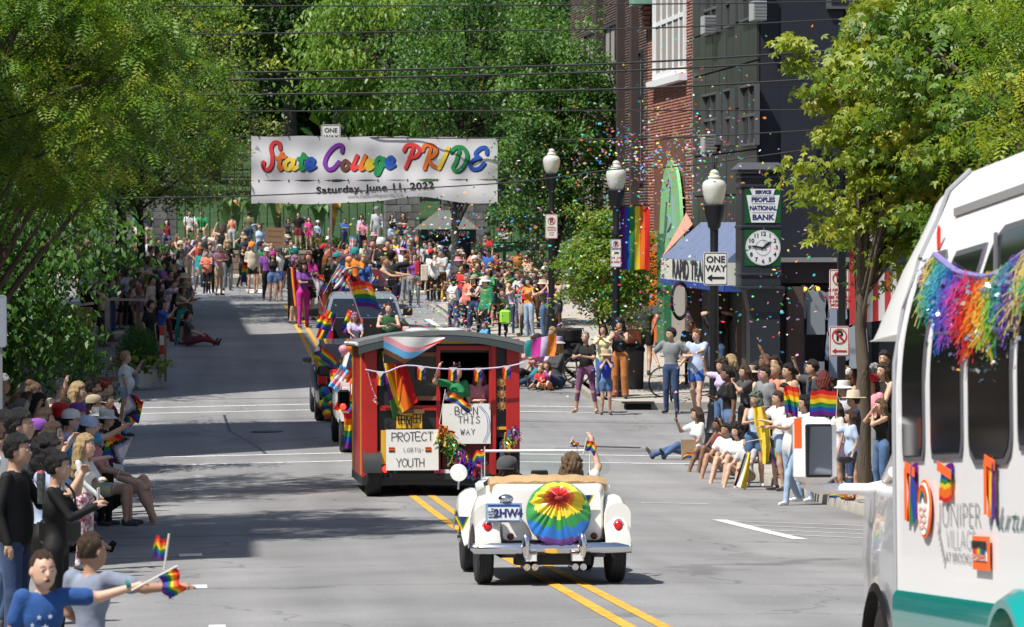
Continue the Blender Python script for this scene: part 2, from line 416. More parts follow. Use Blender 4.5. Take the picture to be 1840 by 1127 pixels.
# buildings on the right
def bricks(parent,y0,y1,z0,z1,m,holes,bl=.235,bh=.078,X=13.0,name='brick_courses'):
 """running bond of separate bricks on the plane x = X, left out where a hole (ya, yb, za, zb) is"""
 V=[];Q=[];tn=[];j=0;z=z0
 while z<z1-.02:
  y=y0-(bl/2 if j%2 else 0)
  while y<y1-.02:
   a,b,c,d=max(y,y0)+.006,min(y+bl,y1)-.006,z+.006,z+bh-.006
   ym,zm=(a+b)/2,(c+d)/2
   if b-a>.04 and not any(h[0]<ym<h[1]and h[2]<zm<h[3]for h in holes):
    p=X-.012-random.random()*.006;o=len(V);t=random.random()
    V+=[(X,a,c),(X,b,c),(X,b,d),(X,a,d),(p,a,c),(p,b,c),(p,b,d),(p,a,d)]
    Q+=[(o+4,o+7,o+6,o+5),(o,o+4,o+5,o+1),(o+3,o+2,o+6,o+7),(o,o+3,o+7,o+4),(o+1,o+5,o+6,o+2)]
    tn+=[t]*8
   y+=bl
  z+=bh;j+=1
 return tag(link(name,fast_mesh(name,V,Q,[m],tint=tn),parent),kind='stuff')
def fy(px):return on_x(px,300,13.0).y
def fz(px,py):return on_x(px,py,13.0).z
MORTAR=mat('mortar',(.27,.25,.23),.9)
REDB=mat('red_brick',(.3,.1,.06),.8,var=.2,vscale=2.5,tint=[(.19,.075,.055),(.29,.12,.085),(.24,.10,.07),(.34,.17,.12)])
DARKB=mat('dark_brick',(.1,.05,.04),.8,var=.2,vscale=2,tint=[(.045,.032,.03),(.10,.062,.055),(.07,.045,.04),(.14,.095,.08)])
GLASS=mat('window_glass',(.02,.025,.03),.06,spec=.9)
WOODF=mat('white_frame',(.72,.74,.76),.45)
DFRAME=mat('dark_frame',(.03,.03,.035),.5)
STONE=mat('stone_sill',(.42,.40,.37),.8,var=.15)
def window(parent,ya,yb,za,zb,mf,cols=2,rows=2,X=13.0,depth=.12,sill=None,fr=.09,glass=None):
 f=MB()
 f.box((X-.02,ya+fr/2,(za+zb)/2),(depth,fr,zb-za),mf);f.box((X-.02,yb-fr/2,(za+zb)/2),(depth,fr,zb-za),mf)
 f.box((X-.02,(ya+yb)/2,za+fr/2),(depth,yb-ya-2*fr,fr),mf);f.box((X-.02,(ya+yb)/2,zb-fr/2),(depth,yb-ya-2*fr,fr),mf)
 W=link('window',None,parent);f.build('frame',W)
 iy,iz=(yb-ya-2*fr),(zb-za-2*fr)
 for i in range(1,cols):mn=MB();mn.box((X+.0,ya+fr+iy*i/cols,(za+zb)/2),(.07,.05+fr*.3,iz),mf);mn.build('muntin',W)
 for i in range(1,rows):mn=MB();mn.box((X+.003,(ya+yb)/2,za+fr+iz*i/rows),(.075,iy,.05+fr*.3),mf);mn.build('muntin',W)
 g=MB();g.box((0,0,0),(.02,iy/cols-.02,iz/rows-.02),glass or GLASS);gm=g.mesh('pane')
 for i in range(cols):
  for j in range(rows):link('pane',gm,W,(X+.03,ya+fr+iy*(i+.5)/cols,za+fr+iz*(j+.5)/rows))
 if sill:s=MB();s.box((X-.08,(ya+yb)/2,za-.09),(.3,yb-ya+.3,.18),sill);s.build('sill',W)
 return W
# dark brick block
y0,y1=fy(1165),127.0
zb=zroad(115)+.03
b1=thing('brick_building','tall dark brown brick building behind the street trees','building',(0,0,0))
mb=MB();mb.box((18.1,(y0+y1)/2,(zb+15)/2-1),(10.2,y1-y0,15-zb+2),MORTAR);mb.build('wall',b1)
wins=[(fy(1116),fy(1088),fz(1100,162),fz(1100,42)),(fy(1076),fy(1053),fz(1064,150),fz(1064,56)),(fy(1116),fy(1088),fz(1100,-60),fz(1100,-190)),(fy(1157),fy(1150),fz(1153,330),fz(1153,90)),(fy(1112),fy(1050),zb,fz(1080,300))]
bricks(b1,y0,y1,zb,13.5,DARKB,wins)
for wv in wins[:2]:window(b1,*wv,DFRAME,3,1,sill=STONE)
window(b1,*wins[3],DFRAME,1,3)
for px in(1147,1122,1083):mb=MB();yy=fy(px);mb.box((12.9,yy,(zb+13.4)/2),(.26,.5,13.4-zb),DARKB);mb.build('brick_pier',b1)
window(b1,wins[4][0],wins[4][1],zb+.1,wins[4][3],DFRAME,4,1)
# red brick shop
y2=fy(1243)
b2=thing('red_brick_shop','narrow red brick shop with a big white multi-pane window','building',(0,0,0))
mb=MB();mb.box((18.1,(y0+y2)/2,6),(10.2,y0-y2-.02,14),MORTAR);mb.build('wall',b2)
wa=(fy(1234),fy(1177),fz(1205,140),fz(1205,-70));wd=(fy(1232),fy(1177),fz(1205,436),fz(1205,250));gf=(y2+.45,y0-1.1,zb-1,fz(1205,500))
bricks(b2,y2,y0,zb-.4,12.4,REDB,[wa,wd,gf])
window(b2,*wa,WOODF,5,2,sill=WOODF,fr=.2,glass=mat('sky_glass',(.16,.19,.23),.1,spec=.9))
PLK=mat('brown_plank',(.13,.055,.035),.75,var=.35,vscale=3,stretch=(1,4,.3),bump=.4,bscale=30)
mb=MB();wp=(wd[1]-wd[0])/14
mb.box((0,0,0),(.05,wp-.02,wd[3]-wd[2]),PLK);pm=mb.mesh('plank')
for i in range(14):link('plank',pm,b2,(13.0-random.random()*.008,wd[0]+wp*(i+.5),(wd[2]+wd[3])/2))
mb=MB();mb.box((12.75,y0-.6,fz(1150,8)),(.55,1.3,.35),mat('copper_green',(.16,.3,.24),.7,var=.2));mb.build('cornice',b2)
mb=MB()
for i in range(5):mb.box((12.86,y0-.6,fz(1150,25)-i*.13),(.2-i*.03,.9-i*.06,.1),REDB)
mb.build('corbel',b2)
ORG=mat('orange_paint',(.75,.17,.02),.5);GRN=mat('green_paint',(.02,.13,.06),.5)
mb=MB();yy=fy(1181);mb.box((12.9,yy,zb+1.2),(.35,.55,2.9),ORG);mb.build('shop_post',b2)
mb=MB();mb.box((12.93,fy(1200),zb+1.2),(.25,1.6,2.9),GRN);mb.build('shop_door_frame',b2)
mb=MB();mb.box((13.25,(gf[0]+gf[1])/2,zb+1),(.1,gf[1]-gf[0],3.4),GLASS);mb.build('shop_window',b2)
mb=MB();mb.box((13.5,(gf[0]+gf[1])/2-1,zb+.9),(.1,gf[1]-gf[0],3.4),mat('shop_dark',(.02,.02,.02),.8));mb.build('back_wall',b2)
# green surfboard sign
sfb=thing('surfboard_sign','pale green surfboard with graffiti on the brown boarded window','sign',(12.86,0,0))
zt,zo=fz(1213,288),fz(1213,452);ya,yb2=fy(1236),fy(1197);yc=(ya+yb2)/2;hw=(yb2-ya)/2
prof=[(0,0),(.35,.05),(.62,.16),(.82,.34),(.95,.6),(1,.85),(.96,1.0)]
out=[(yc+hw*a,zt+(zo-zt)*b)for a,b in prof]+[(yc-hw*a,zt+(zo-zt)*b)for a,b in prof[:0:-1]]
mb=MB();mb.prism(out,.08,mat('surf_green',(.22,.50,.22),.35,var=.08),'x');mb.build('board',sfb)
mb=MB();GRF=mat('graffiti_ink',(.14,.2,.28),.6)
for P in([(0,.12),(-.08,.3),(0,.5)],[(.25,.45),(.5,.9),(.2,.6)],[(-.3,.4),(-.55,.92)],[(.1,.62),(-.15,.7),(.15,.78),(-.1,.86)],[(0,.2),(.3,.28)]):
 mb.tube([(-.05,yc+hw*a,zt+(zo-zt)*b)for a,b in spline([(*p,0)for p in P],4)for a,b in[(a,b)]]if False else[(-.045,yc+hw*v[0],zt+(zo-zt)*v[1])for v in spline([(*p,0)for p in P],4)],.035,GRF,5)
mb.build('graffiti',sfb)
# green tiled block with its dark alley wall
y3=86.35
TILE=mat('green_tile',(.034,.035,.037),.32,var=.35,vscale=.8,stretch=(1,1.5,.35),spec=.4)
NAVY=mat('navy_wall',(.012,.014,.024),.6,var=.25,vscale=1.5)
b3=thing('tiled_building','three storey building faced with glossy dark green panels above the bicycle shop','building',(0,0,0))
mb=MB();mb.box((22.2,(y3+y2)/2,7),(18.2,y2-y3-.02,16),NAVY);mb.build('wall',b3)
ztop,zbot=12.6,zb+2.6
W3=[]
for(a,b,c,d)in((1267,1294,262,168),(1306,1319,262,160),(1335,1363,262,152),(1267,1294,62,-30),(1306,1319,50,-40),(1335,1363,36,-60)):
 xm=(a+b)/2;W3.append((fy(b),fy(a),fz(xm,c),fz(xm,d)))
ny,nz=9,8;ph,pv=(y2-y3)/ny,(ztop-zbot)/nz
for j in range(nz):
 for i in range(ny):
  mb=MB();a,b,c,d=y3+i*ph+.02,y3+(i+1)*ph-.02,zbot+j*pv+.02,zbot+(j+1)*pv-.02
  mb.box((13.05+random.uniform(-.006,.006),(a+b)/2,(c+d)/2),(.06,b-a,d-c),TILE);mb.build('tile_panel',b3)
for i,wv in enumerate(W3):window(b3,*wv,mat('grey_frame',(.085,.09,.09),.5),2 if wv[1]-wv[0]>1.2 else 1,2,X=12.985,fr=.05,glass=GLASS)
for(px,py)in((1264,258),(1264,45),(1352,20)):
 ac=MB();p=on_x(px,py,12.7);ac.box((12.82,p.y,p.z),(.3,.62,.42),mat('ac_white',(.36,.38,.38),.5))
 for q in range(6):ac.box((12.82,p.y-.315,p.z-.18+q*.07),(.26,.02,.03),mat('ac_slit',(.2,.2,.2),.6))
 ac.build('air_conditioner',b3)
mb=MB();mb.box((13.3,(y2+y3)/2,zb+1.2),(.3,y2-y3-.4,3.6),GLASS);mb.build('shop_window',b3)
BRN=mat('brown_column',(.085,.055,.045),.6,var=.15)
for i in range(3):mb=MB();mb.box((13.05,y3+.5+i*4.9,zb+1.1),(.5,.6,3.6),BRN);mb.build('shop_column',b3)
# the alley wall, seen face on
AY=86.2
def ax(px,py=600):return on_y(px,py,AY).x
def az(py,px=1480):return on_y(px,py,AY).z
mb=MB();mb.box((ax(1427),AY-.1,(az(515)+zb-.6)/2),(ax(1441)-ax(1413),.3,az(515)-zb+.6),BRN);mb.build('shop_column',b3)
mb=MB();mb.box(((ax(1394)+30)/2,AY-.06,az(467)),(30-ax(1394),.3,.1),mat('ledge_grey',(.2,.2,.21),.6));mb.build('ledge',b3)
mb=MB();mb.box(((ax(1394)+30)/2,AY,az(490)),(30-ax(1394),.12,az(472)-az(508)),mat('fascia_dark',(.03,.022,.025),.5));mb.build('fascia',b3)
mb=MB();mb.box(((ax(1441)+22)/2,AY+.1,(az(512)+az(705))/2),(22-ax(1441),.1,az(512)-az(705)),GLASS);mb.build('shop_window',b3)
mb=MB();mb.box(((ax(1441)+22)/2,AY-.05,az(712)),(22-ax(1441),.3,.5),BRN);mb.build('stall_riser',b3)
for px in(1443,1500,1562,1625):mb=MB();mb.box((ax(px),AY-.02,(az(512)+az(705))/2),(.08,.1,az(512)-az(705)),DFRAME);mb.build('mullion',b3)
for(a,b,c,d)in((1488,1530,185,150),(1484,1530,16,-60)):
 Wn=link('window',None,b3);f=MB();f.box(((ax(a)+ax(b))/2,AY-.0,(az(c)+az(d))/2),(ax(b)-ax(a),.1,az(d)-az(c)),mat('grey_frame'));f.build('frame',Wn)
 f=MB();f.box(((ax(a)+ax(b))/2,AY-.04,(az(c)+az(d))/2),(ax(b)-ax(a)-.2,.05,az(d)-az(c)-.2),GLASS);f.build('pane',Wn)
for i in range(12):
 mb=MB();mb.box((ax(1396)+.8+i*1.45,AY+.1,(az(462)+13)/2),(1.41,.06,13-az(462)),NAVY);mb.build('wall_panel',b3)
# near block beyond the alley, mostly behind the maple
b4=thing('corner_building','plain brown brick building at the near corner of the alley behind the maple','building',(0,0,0))
mb=MB();mb.box((21,52,7),(12,33,13),mat('plain_brick',(.16,.085,.06),.85,var=.3,vscale=6));mb.build('wall',b4)
for i in range(6):window(b4,38+i*5,40.2+i*5,6.2,8.4,DFRAME,2,1,X=14.95,sill=STONE)
for i in range(6):window(b4,37.5+i*5,41+i*5,1.6,4,DFRAME,2,1,X=14.95)
b5=thing('unseen_left_row','long brown shop row along the left pavement, in shade','building',(0,0,0))  # unseen row, put in so the bus windows reflect something dark
mb=MB();mb.box((-14,34,4.5),(10,88,11),mat('plain_brick'));mb.build('wall',b5)
for ya_,yb_,hh_,lb_ in((38,46,19,'nearest tall'),(66,73.5,25,'middle tall'),(84,103,25,'long tall'),(103,125,22,'farthest')):  # unseen blocks, placed and sized to cast shade bands across the street
 bb=thing('shade_block',lb_+' brown brick block on the left of the street, seen only past the trees','building',(-14,(ya_+yb_)/2,0));mb=MB();mb.box((0,0,hh_/2),(10.2,yb_-ya_,hh_),mat('dark_row_brick',(.11,.08,.07),.85,var=.2,vscale=4));mb.build('wall',bb)
 mb=MB();mb.box((5.14,0,hh_+.1),(.5,yb_-ya_+.2,.3),STONE);mb.build('cornice',bb)
 for z_ in(7.5,11,14.5,18):
  for q in range(int((yb_-ya_)/2.6)):
   if z_<hh_-2:window(bb,-(yb_-ya_)/2+.8+q*2.6,-(yb_-ya_)/2+2.1+q*2.6,z_-1,z_+1,DFRAME,1,2,X=5.1)
for i in range(22):window(b5,-6+i*5.4,-3+i*5.4,3.6-.3,5.6,DFRAME,2,1,X=-8.95)
# awning over the bicycle shop
aw=thing('shop_awning','blue and pink awning with a lettered white valance over the bicycle shop','awning',(0,0,0))
X0,X1=12.0,13.0;ya,yb=on_x(1302,470,X0).y,on_x(1188,470,X0).y
zt_,ze,zv=fz(1240,425),on_x(1240,468,X0).z,on_x(1240,506,X0).z
BLU=mat('awning_blue',(.14,.18,.30),.8,var=.12,transl=.15);PNK=mat('awning_pink',(.55,.27,.20),.8,transl=.15)
def slab_q(name,pts,m,par,th=.012):
 n=(Vector(pts[1])-Vector(pts[0])).cross(Vector(pts[2])-Vector(pts[1])).normalized()*th
 mb=MB();k=len(pts);vs=[Vector(p)for p in pts]+[Vector(p)+n for p in pts]
 mb.add(vs,[tuple(range(k)),tuple(range(2*k-1,k-1,-1))]+[(i,k+i,k+(i+1)%k,(i+1)%k)for i in range(k)],m);return mb.build(name,par)
slab_q('canopy',[(X0,ya,ze),(X1,ya,zt_+.35),(X1,yb,zt_+.35),(X0,yb,ze)],BLU,aw)
slab_q('end_panel',[(X0,ya,ze),(X1,ya,zt_+.35),(X1,ya,ze)],BLU,aw)
slab_q('pink_end',[(X0,yb,ze),(X1-.2,yb+.1,zt_+.3),(X1-.2,yb+1.3,zt_+.6),(X0+.2,yb+.9,ze)],PNK,aw)
VAL=mat('valance_white',(.62,.62,.58),.8,transl=.1)
slab_q('valance',[(X0,ya,ze),(X0,yb,ze),(X0,yb,zv),(X0,ya,zv)],VAL,aw)
slab_q('valance',[(X0,ya-.01,ze),(X1,ya-.01,ze),(X1,ya-.01,zv),(X0,ya-.01,zv)],VAL,aw)
slab_q('trim',[(X0-.01,ya,zv),(X0-.01,yb,zv),(X0-.01,yb,zv-.14),(X0-.01,ya,zv-.14)],mat('awning_trim',(.02,.06,.28),.7),aw)
slab_q('trim',[(X0,ya-.02,zv),(X1,ya-.02,zv),(X1,ya-.02,zv-.14),(X0,ya-.02,zv-.14)],mat('awning_trim'),aw)
INK=mat('dark_ink',(.03,.035,.05),.6)
text_mesh('lettering','RAPID TRANSIT',.62,INK,aw,T(X0-.03,(ya+yb)/2-.6,(ze+zv)/2,rz=R(-90)),sx=1.75,bold=.012)
text_mesh('lettering','T',.3,INK,aw,T(X0+.3,ya-.03,(ze+zv)/2))
# trees
BARK=mat('bark',(.095,.075,.055),.9,var=.4,vscale=3,stretch=(4,4,.6),bump=.9,bscale=14)
BARKD=mat('bark_dark',(.045,.038,.03),.9,var=.4,vscale=3,stretch=(4,4,.6),bump=.9,bscale=14)
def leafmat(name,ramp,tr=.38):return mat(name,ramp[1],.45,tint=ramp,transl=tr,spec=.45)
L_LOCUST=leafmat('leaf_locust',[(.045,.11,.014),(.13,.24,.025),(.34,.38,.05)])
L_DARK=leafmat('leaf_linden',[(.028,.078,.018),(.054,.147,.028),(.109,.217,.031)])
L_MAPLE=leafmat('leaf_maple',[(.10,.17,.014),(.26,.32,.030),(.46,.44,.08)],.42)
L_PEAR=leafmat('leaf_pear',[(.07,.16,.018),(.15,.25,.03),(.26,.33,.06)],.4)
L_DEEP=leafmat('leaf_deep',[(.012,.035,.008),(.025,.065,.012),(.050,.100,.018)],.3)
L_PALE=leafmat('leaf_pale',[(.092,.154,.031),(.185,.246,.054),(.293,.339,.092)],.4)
def leaf_quads(C,L,W,droop,rng,tint,up=.5):
 """one bent diamond per centre"""
 n=len(C);a=rng.uniform(0,2*np.pi,n)
 d=np.stack([np.cos(a),np.sin(a),-droop+rng.normal(0,.35,n)],1);d/=np.linalg.norm(d,axis=1)[:,None]
 u=rng.normal(0,1,(n,3))*(1-up)+np.array([-.35,-.35,up*1.6]);s=np.cross(d,u);s/=np.linalg.norm(s,axis=1)[:,None]+1e-9
 nn=np.cross(s,d);l=(L*rng.uniform(.7,1.25,n))[:,None];w_=(W*rng.uniform(.75,1.2,n))[:,None]/2
 V=np.stack([C,C+d*l*.45+s*w_+nn*l*.06,C+d*l-nn*l*.14,C+d*l*.45-s*w_+nn*l*.06],1)
 Q=np.arange(4*n).reshape(n,4)
 return V.reshape(-1,3),Q,np.repeat(np.clip(tint,0,1),4)
def maple_leaves(C,L,rng,tint):
 """three-lobed leaves: three diamonds from one stalk"""
 n=len(C);a=rng.uniform(0,2*np.pi,n)
 d=np.stack([np.cos(a),np.sin(a),-1.1+rng.normal(0,.5,n)],1);d/=np.linalg.norm(d,axis=1)[:,None]
 u=rng.normal(0,.7,(n,3))+np.array([-.5,-.5,.9]);s=np.cross(d,u);s/=np.linalg.norm(s,axis=1)[:,None]+1e-9
 l=(L*rng.uniform(.7,1.25,n))[:,None];Vs=[]
 for ang,sc in((0,1),(.85,.8),(-.85,.8)):
  e=d*math.cos(ang)+s*math.sin(ang);f=s*math.cos(ang)-d*math.sin(ang)
  Vs.append(np.stack([C,C+e*l*sc*.5+f*l*.17,C+e*l*sc,C+e*l*sc*.5-f*l*.17],1))
 V=np.concatenate(Vs,0);Q=np.arange(4*len(V)).reshape(-1,4)
 return V.reshape(-1,3),Q,np.tile(np.repeat(np.clip(tint,0,1),4),3)
def fronds(C,L,rng,tint,pairs=6):
 """compound locust leaves: leaflet pairs down a drooping stalk"""
 n=len(C);a=rng.uniform(0,2*np.pi,n)
 d=np.stack([np.cos(a),np.sin(a),-.35+rng.normal(0,.3,n)],1);d/=np.linalg.norm(d,axis=1)[:,None]
 u=rng.normal(0,.35,(n,3))+np.array([0,0,1.2]);s=np.cross(d,u);s/=np.linalg.norm(s,axis=1)[:,None]+1e-9
 l=(L*rng.uniform(.7,1.2,n))[:,None];Vs=[]
 for i in range(pairs):
  t=(i+.8)/(pairs+.4);c=C+d*l*t-np.array([0,0,1])*l*t*t*.45
  ll=l*.30*math.sin(math.pi*(.2+.7*t));ax_=d-np.array([0,0,.9])*t;ax_/=np.linalg.norm(ax_,axis=1)[:,None]
  for sg in(-1,1):
   e=s*sg*.9+ax_*.35-np.array([0,0,.15]);Vs.append(np.stack([c,c+e*ll*.5+ax_*ll*.22,c+e*ll,c+e*ll*.5-ax_*ll*.22],1))
 V=np.concatenate(Vs,0);return V.reshape(-1,3),np.arange(4*len(V)).reshape(-1,4),np.tile(np.repeat(np.clip(tint,0,1),4),2*pairs)
def clumps(rng,rad,zc,n,shape=1.0,hollow=.45):
 """clump centres spread through an uneven crown: (n,3) in crown space"""
 out=[];seed=rng.uniform(0,50)
 while len(out)<n:
  v=rng.normal(0,1,3);v/=np.linalg.norm(v);r=rng.uniform(hollow,1)**.6
  bump=.78+.42*noise.noise(Vector(v*1.7+seed))+.25*noise.noise(Vector(v*4.1+seed))
  p=v*r*bump*1.08
  if p[2]<-.86+.15*rng.random()or r*bump<.3:continue
  out.append((p[0]*rad[0],p[1]*rad[1],zc+p[2]*rad[2]))
 return np.array(out)
def make_tree(name,label,cat,base,trunk_h,trunk_r,crown,rad,lm,kind='simple',ncl=150,per=60,L=.1,W=.06,spread=.42,bark=None,seed=1,group=None,lean=(0,0),droop=.5,hollow=.45,limbs=9,extra=None):
 """crown = centre offset (x,y,z) above the base, rad = its half-sizes"""
 rng=np.random.default_rng(seed);rnd=random.Random(seed)
 t=thing(name,label,cat,base,group=group)
 C=clumps(rng,rad,0,ncl,hollow=hollow)+np.array(crown)
 if extra is not None:C=np.concatenate([C,np.array(extra)],0)
 mb=MB();top=Vector((crown[0]*.6+lean[0],crown[1]*.6+lean[1],crown[2]+rad[2]*.35))
 tr=spline([(0,0,-.1),(lean[0]*.2+.03,lean[1]*.2,trunk_h*.5),(lean[0]*.5,lean[1]*.5,trunk_h),top],5)
 mb.tube(tr,[trunk_r*(1.25 if i==0 else max(.16,1-.85*i/(len(tr)-1)))for i in range(len(tr))],bark or BARK,10)
 mb.build('trunk',t)
 mb=MB();idx=rng.permutation(len(C))[:limbs*5]
 for q,ii in enumerate(idx):
  c=Vector(C[ii]);f=rnd.uniform(.35,.95);s=tr[min(len(tr)-2,int(5+f*(len(tr)-6)))]if q<limbs*2 else tr[min(len(tr)-2,int(6+f*(len(tr)-7)))]
  mid=s.lerp(c,.5)+Vector((rnd.uniform(-.2,.2),rnd.uniform(-.2,.2),rnd.uniform(.0,.35)))*(c-s).length*.25
  r0=trunk_r*(.42 if q<limbs else.2);mb.tube(spline([s,mid,c],4),[r0*(1-.8*i/8)for i in range(9)],bark or BARK,6)
 mb.build('limb',t)if False else tag(mb.build('limbs',t),kind='stuff')
 n=len(C)*per;ci=rng.integers(0,len(C),n)
 sz=rng.uniform(.6,1.35,len(C))
 off=np.clip(rng.normal(0,1,(n,3)),-2,2)*np.array([spread,spread,spread*.42])*sz[ci][:,None]
 off[:,2]-=.18*(off[:,0]**2+off[:,1]**2)/spread
 P=C[ci]+off;tint=rng.normal(.48,.25,len(C))[ci]+rng.normal(0,.13,n)+.22*off[:,2]/spread  # tone varies by clump; upper leaves tinted lighter as if sunlit
 if kind=='simple':V,Q,tn=leaf_quads(P,L,W,droop,rng,tint)
 elif kind=='maple':V,Q,tn=maple_leaves(P,L,rng,tint)
 else:V,Q,tn=fronds(P,L,rng,tint)
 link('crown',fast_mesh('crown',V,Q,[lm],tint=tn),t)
 return t
def tree_base(px,k):return foot(px,k)
# near locust over the left side of the street
b=foot(310-3.2*142,142)
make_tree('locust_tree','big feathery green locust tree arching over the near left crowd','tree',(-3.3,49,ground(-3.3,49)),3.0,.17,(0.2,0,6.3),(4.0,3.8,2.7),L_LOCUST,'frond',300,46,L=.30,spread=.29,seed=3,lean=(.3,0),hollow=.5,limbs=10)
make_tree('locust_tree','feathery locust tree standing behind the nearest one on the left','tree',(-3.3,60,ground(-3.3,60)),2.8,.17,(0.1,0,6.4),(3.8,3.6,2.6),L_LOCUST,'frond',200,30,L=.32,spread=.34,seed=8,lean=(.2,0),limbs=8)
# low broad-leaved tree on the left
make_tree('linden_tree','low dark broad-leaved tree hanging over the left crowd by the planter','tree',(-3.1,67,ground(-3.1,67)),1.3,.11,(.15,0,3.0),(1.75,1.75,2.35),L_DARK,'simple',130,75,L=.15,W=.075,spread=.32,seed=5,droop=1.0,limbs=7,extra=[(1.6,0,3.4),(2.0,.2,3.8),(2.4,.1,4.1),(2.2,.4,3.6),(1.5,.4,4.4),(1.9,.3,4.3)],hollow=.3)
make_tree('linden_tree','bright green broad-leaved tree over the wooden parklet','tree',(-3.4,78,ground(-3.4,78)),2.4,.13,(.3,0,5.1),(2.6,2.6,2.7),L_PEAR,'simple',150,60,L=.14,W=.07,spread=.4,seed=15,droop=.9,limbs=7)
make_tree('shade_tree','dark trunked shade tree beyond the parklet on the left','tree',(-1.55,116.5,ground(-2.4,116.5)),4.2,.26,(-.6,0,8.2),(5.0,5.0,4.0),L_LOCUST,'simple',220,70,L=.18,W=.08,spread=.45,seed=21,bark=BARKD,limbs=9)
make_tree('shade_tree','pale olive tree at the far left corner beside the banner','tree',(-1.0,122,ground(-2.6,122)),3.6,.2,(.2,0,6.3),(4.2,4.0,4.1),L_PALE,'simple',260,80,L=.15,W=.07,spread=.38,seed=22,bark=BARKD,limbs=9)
for yy_,lb_ in((90,'back row tree on the left nearest the parklet'),(103,'back row tree on the left in the middle'),(117,'back row tree on the left, farthest up')):  # dense crowns, put in to shade the crowd beyond the parklet
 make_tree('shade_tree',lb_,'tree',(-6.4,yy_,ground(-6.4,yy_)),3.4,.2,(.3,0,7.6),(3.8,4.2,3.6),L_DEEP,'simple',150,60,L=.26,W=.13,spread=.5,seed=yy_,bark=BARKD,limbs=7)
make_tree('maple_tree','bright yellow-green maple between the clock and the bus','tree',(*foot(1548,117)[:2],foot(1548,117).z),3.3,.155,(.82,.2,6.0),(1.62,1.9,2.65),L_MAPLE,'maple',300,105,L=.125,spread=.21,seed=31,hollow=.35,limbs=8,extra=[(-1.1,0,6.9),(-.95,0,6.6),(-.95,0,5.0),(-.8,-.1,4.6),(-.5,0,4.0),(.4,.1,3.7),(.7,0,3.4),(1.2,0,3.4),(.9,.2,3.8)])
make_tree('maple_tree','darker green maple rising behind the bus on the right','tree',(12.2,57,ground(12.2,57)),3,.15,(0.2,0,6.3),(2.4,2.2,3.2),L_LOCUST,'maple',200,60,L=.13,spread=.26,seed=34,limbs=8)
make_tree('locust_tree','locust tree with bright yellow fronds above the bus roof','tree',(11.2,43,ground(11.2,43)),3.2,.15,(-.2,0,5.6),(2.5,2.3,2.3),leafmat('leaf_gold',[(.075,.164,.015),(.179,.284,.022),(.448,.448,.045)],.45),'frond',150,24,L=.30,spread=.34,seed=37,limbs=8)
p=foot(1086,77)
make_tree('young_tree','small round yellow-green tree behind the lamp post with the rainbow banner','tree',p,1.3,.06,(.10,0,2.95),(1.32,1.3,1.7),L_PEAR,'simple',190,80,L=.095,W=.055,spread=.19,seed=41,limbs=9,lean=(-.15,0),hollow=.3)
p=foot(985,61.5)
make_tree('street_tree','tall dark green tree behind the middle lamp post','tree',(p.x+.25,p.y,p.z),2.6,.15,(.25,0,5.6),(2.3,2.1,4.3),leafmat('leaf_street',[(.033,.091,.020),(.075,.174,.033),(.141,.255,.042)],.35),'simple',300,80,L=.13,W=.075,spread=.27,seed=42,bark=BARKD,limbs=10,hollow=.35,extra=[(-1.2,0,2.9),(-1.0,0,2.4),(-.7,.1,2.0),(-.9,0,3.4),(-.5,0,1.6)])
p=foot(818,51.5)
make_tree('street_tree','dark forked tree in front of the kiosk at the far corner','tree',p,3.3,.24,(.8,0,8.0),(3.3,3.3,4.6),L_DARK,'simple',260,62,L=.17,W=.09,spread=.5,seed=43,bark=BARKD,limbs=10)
# campus trees beyond the fence
def far_tree(px,k,hgt,rad,lm,seed,label,name='campus_tree',trunk=.4,droop=.5,per=60,L=.34):
 D=FOC/k;p=at(px,400,k);p.z=hill(p.y)-.1
 return make_tree(name,label,'tree',p,hgt*.4,trunk,(0,0,hgt-rad[2]),rad,lm,'simple',210,per,L=L,W=L*.42,spread=.66,seed=seed,bark=BARKD,group='trees on the campus lawn',limbs=9,droop=droop)
far_tree(700,37,13.5,(5.2,5,5.2),leafmat('leaf_campus',[(.069,.155,.021),(.147,.259,.034),(.259,.345,.052)],.4),51,'wide bright green tree right behind the top of the banner',trunk=.35,droop=1)
far_tree(905,34,14.5,(5.0,5,6.4),L_LOCUST,52,'green campus tree behind the right end of the banner')
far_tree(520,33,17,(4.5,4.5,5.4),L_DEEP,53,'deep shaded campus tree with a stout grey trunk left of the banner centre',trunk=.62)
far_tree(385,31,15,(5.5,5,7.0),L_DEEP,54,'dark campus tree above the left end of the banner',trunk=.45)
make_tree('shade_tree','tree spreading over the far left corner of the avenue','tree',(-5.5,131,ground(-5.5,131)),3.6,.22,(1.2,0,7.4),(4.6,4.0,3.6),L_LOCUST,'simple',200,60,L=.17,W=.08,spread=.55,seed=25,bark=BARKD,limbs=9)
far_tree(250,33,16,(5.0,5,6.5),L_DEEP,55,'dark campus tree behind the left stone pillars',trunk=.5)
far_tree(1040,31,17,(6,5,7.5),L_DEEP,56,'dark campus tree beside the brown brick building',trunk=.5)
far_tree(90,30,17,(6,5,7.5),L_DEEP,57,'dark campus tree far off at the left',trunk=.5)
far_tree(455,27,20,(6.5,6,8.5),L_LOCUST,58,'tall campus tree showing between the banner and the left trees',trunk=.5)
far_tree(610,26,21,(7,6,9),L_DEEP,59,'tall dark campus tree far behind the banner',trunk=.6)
far_tree(800,25,22,(7,6,9.5),L_LOCUST,60,'tall campus tree in the gap over the banner lettering',trunk=.6)
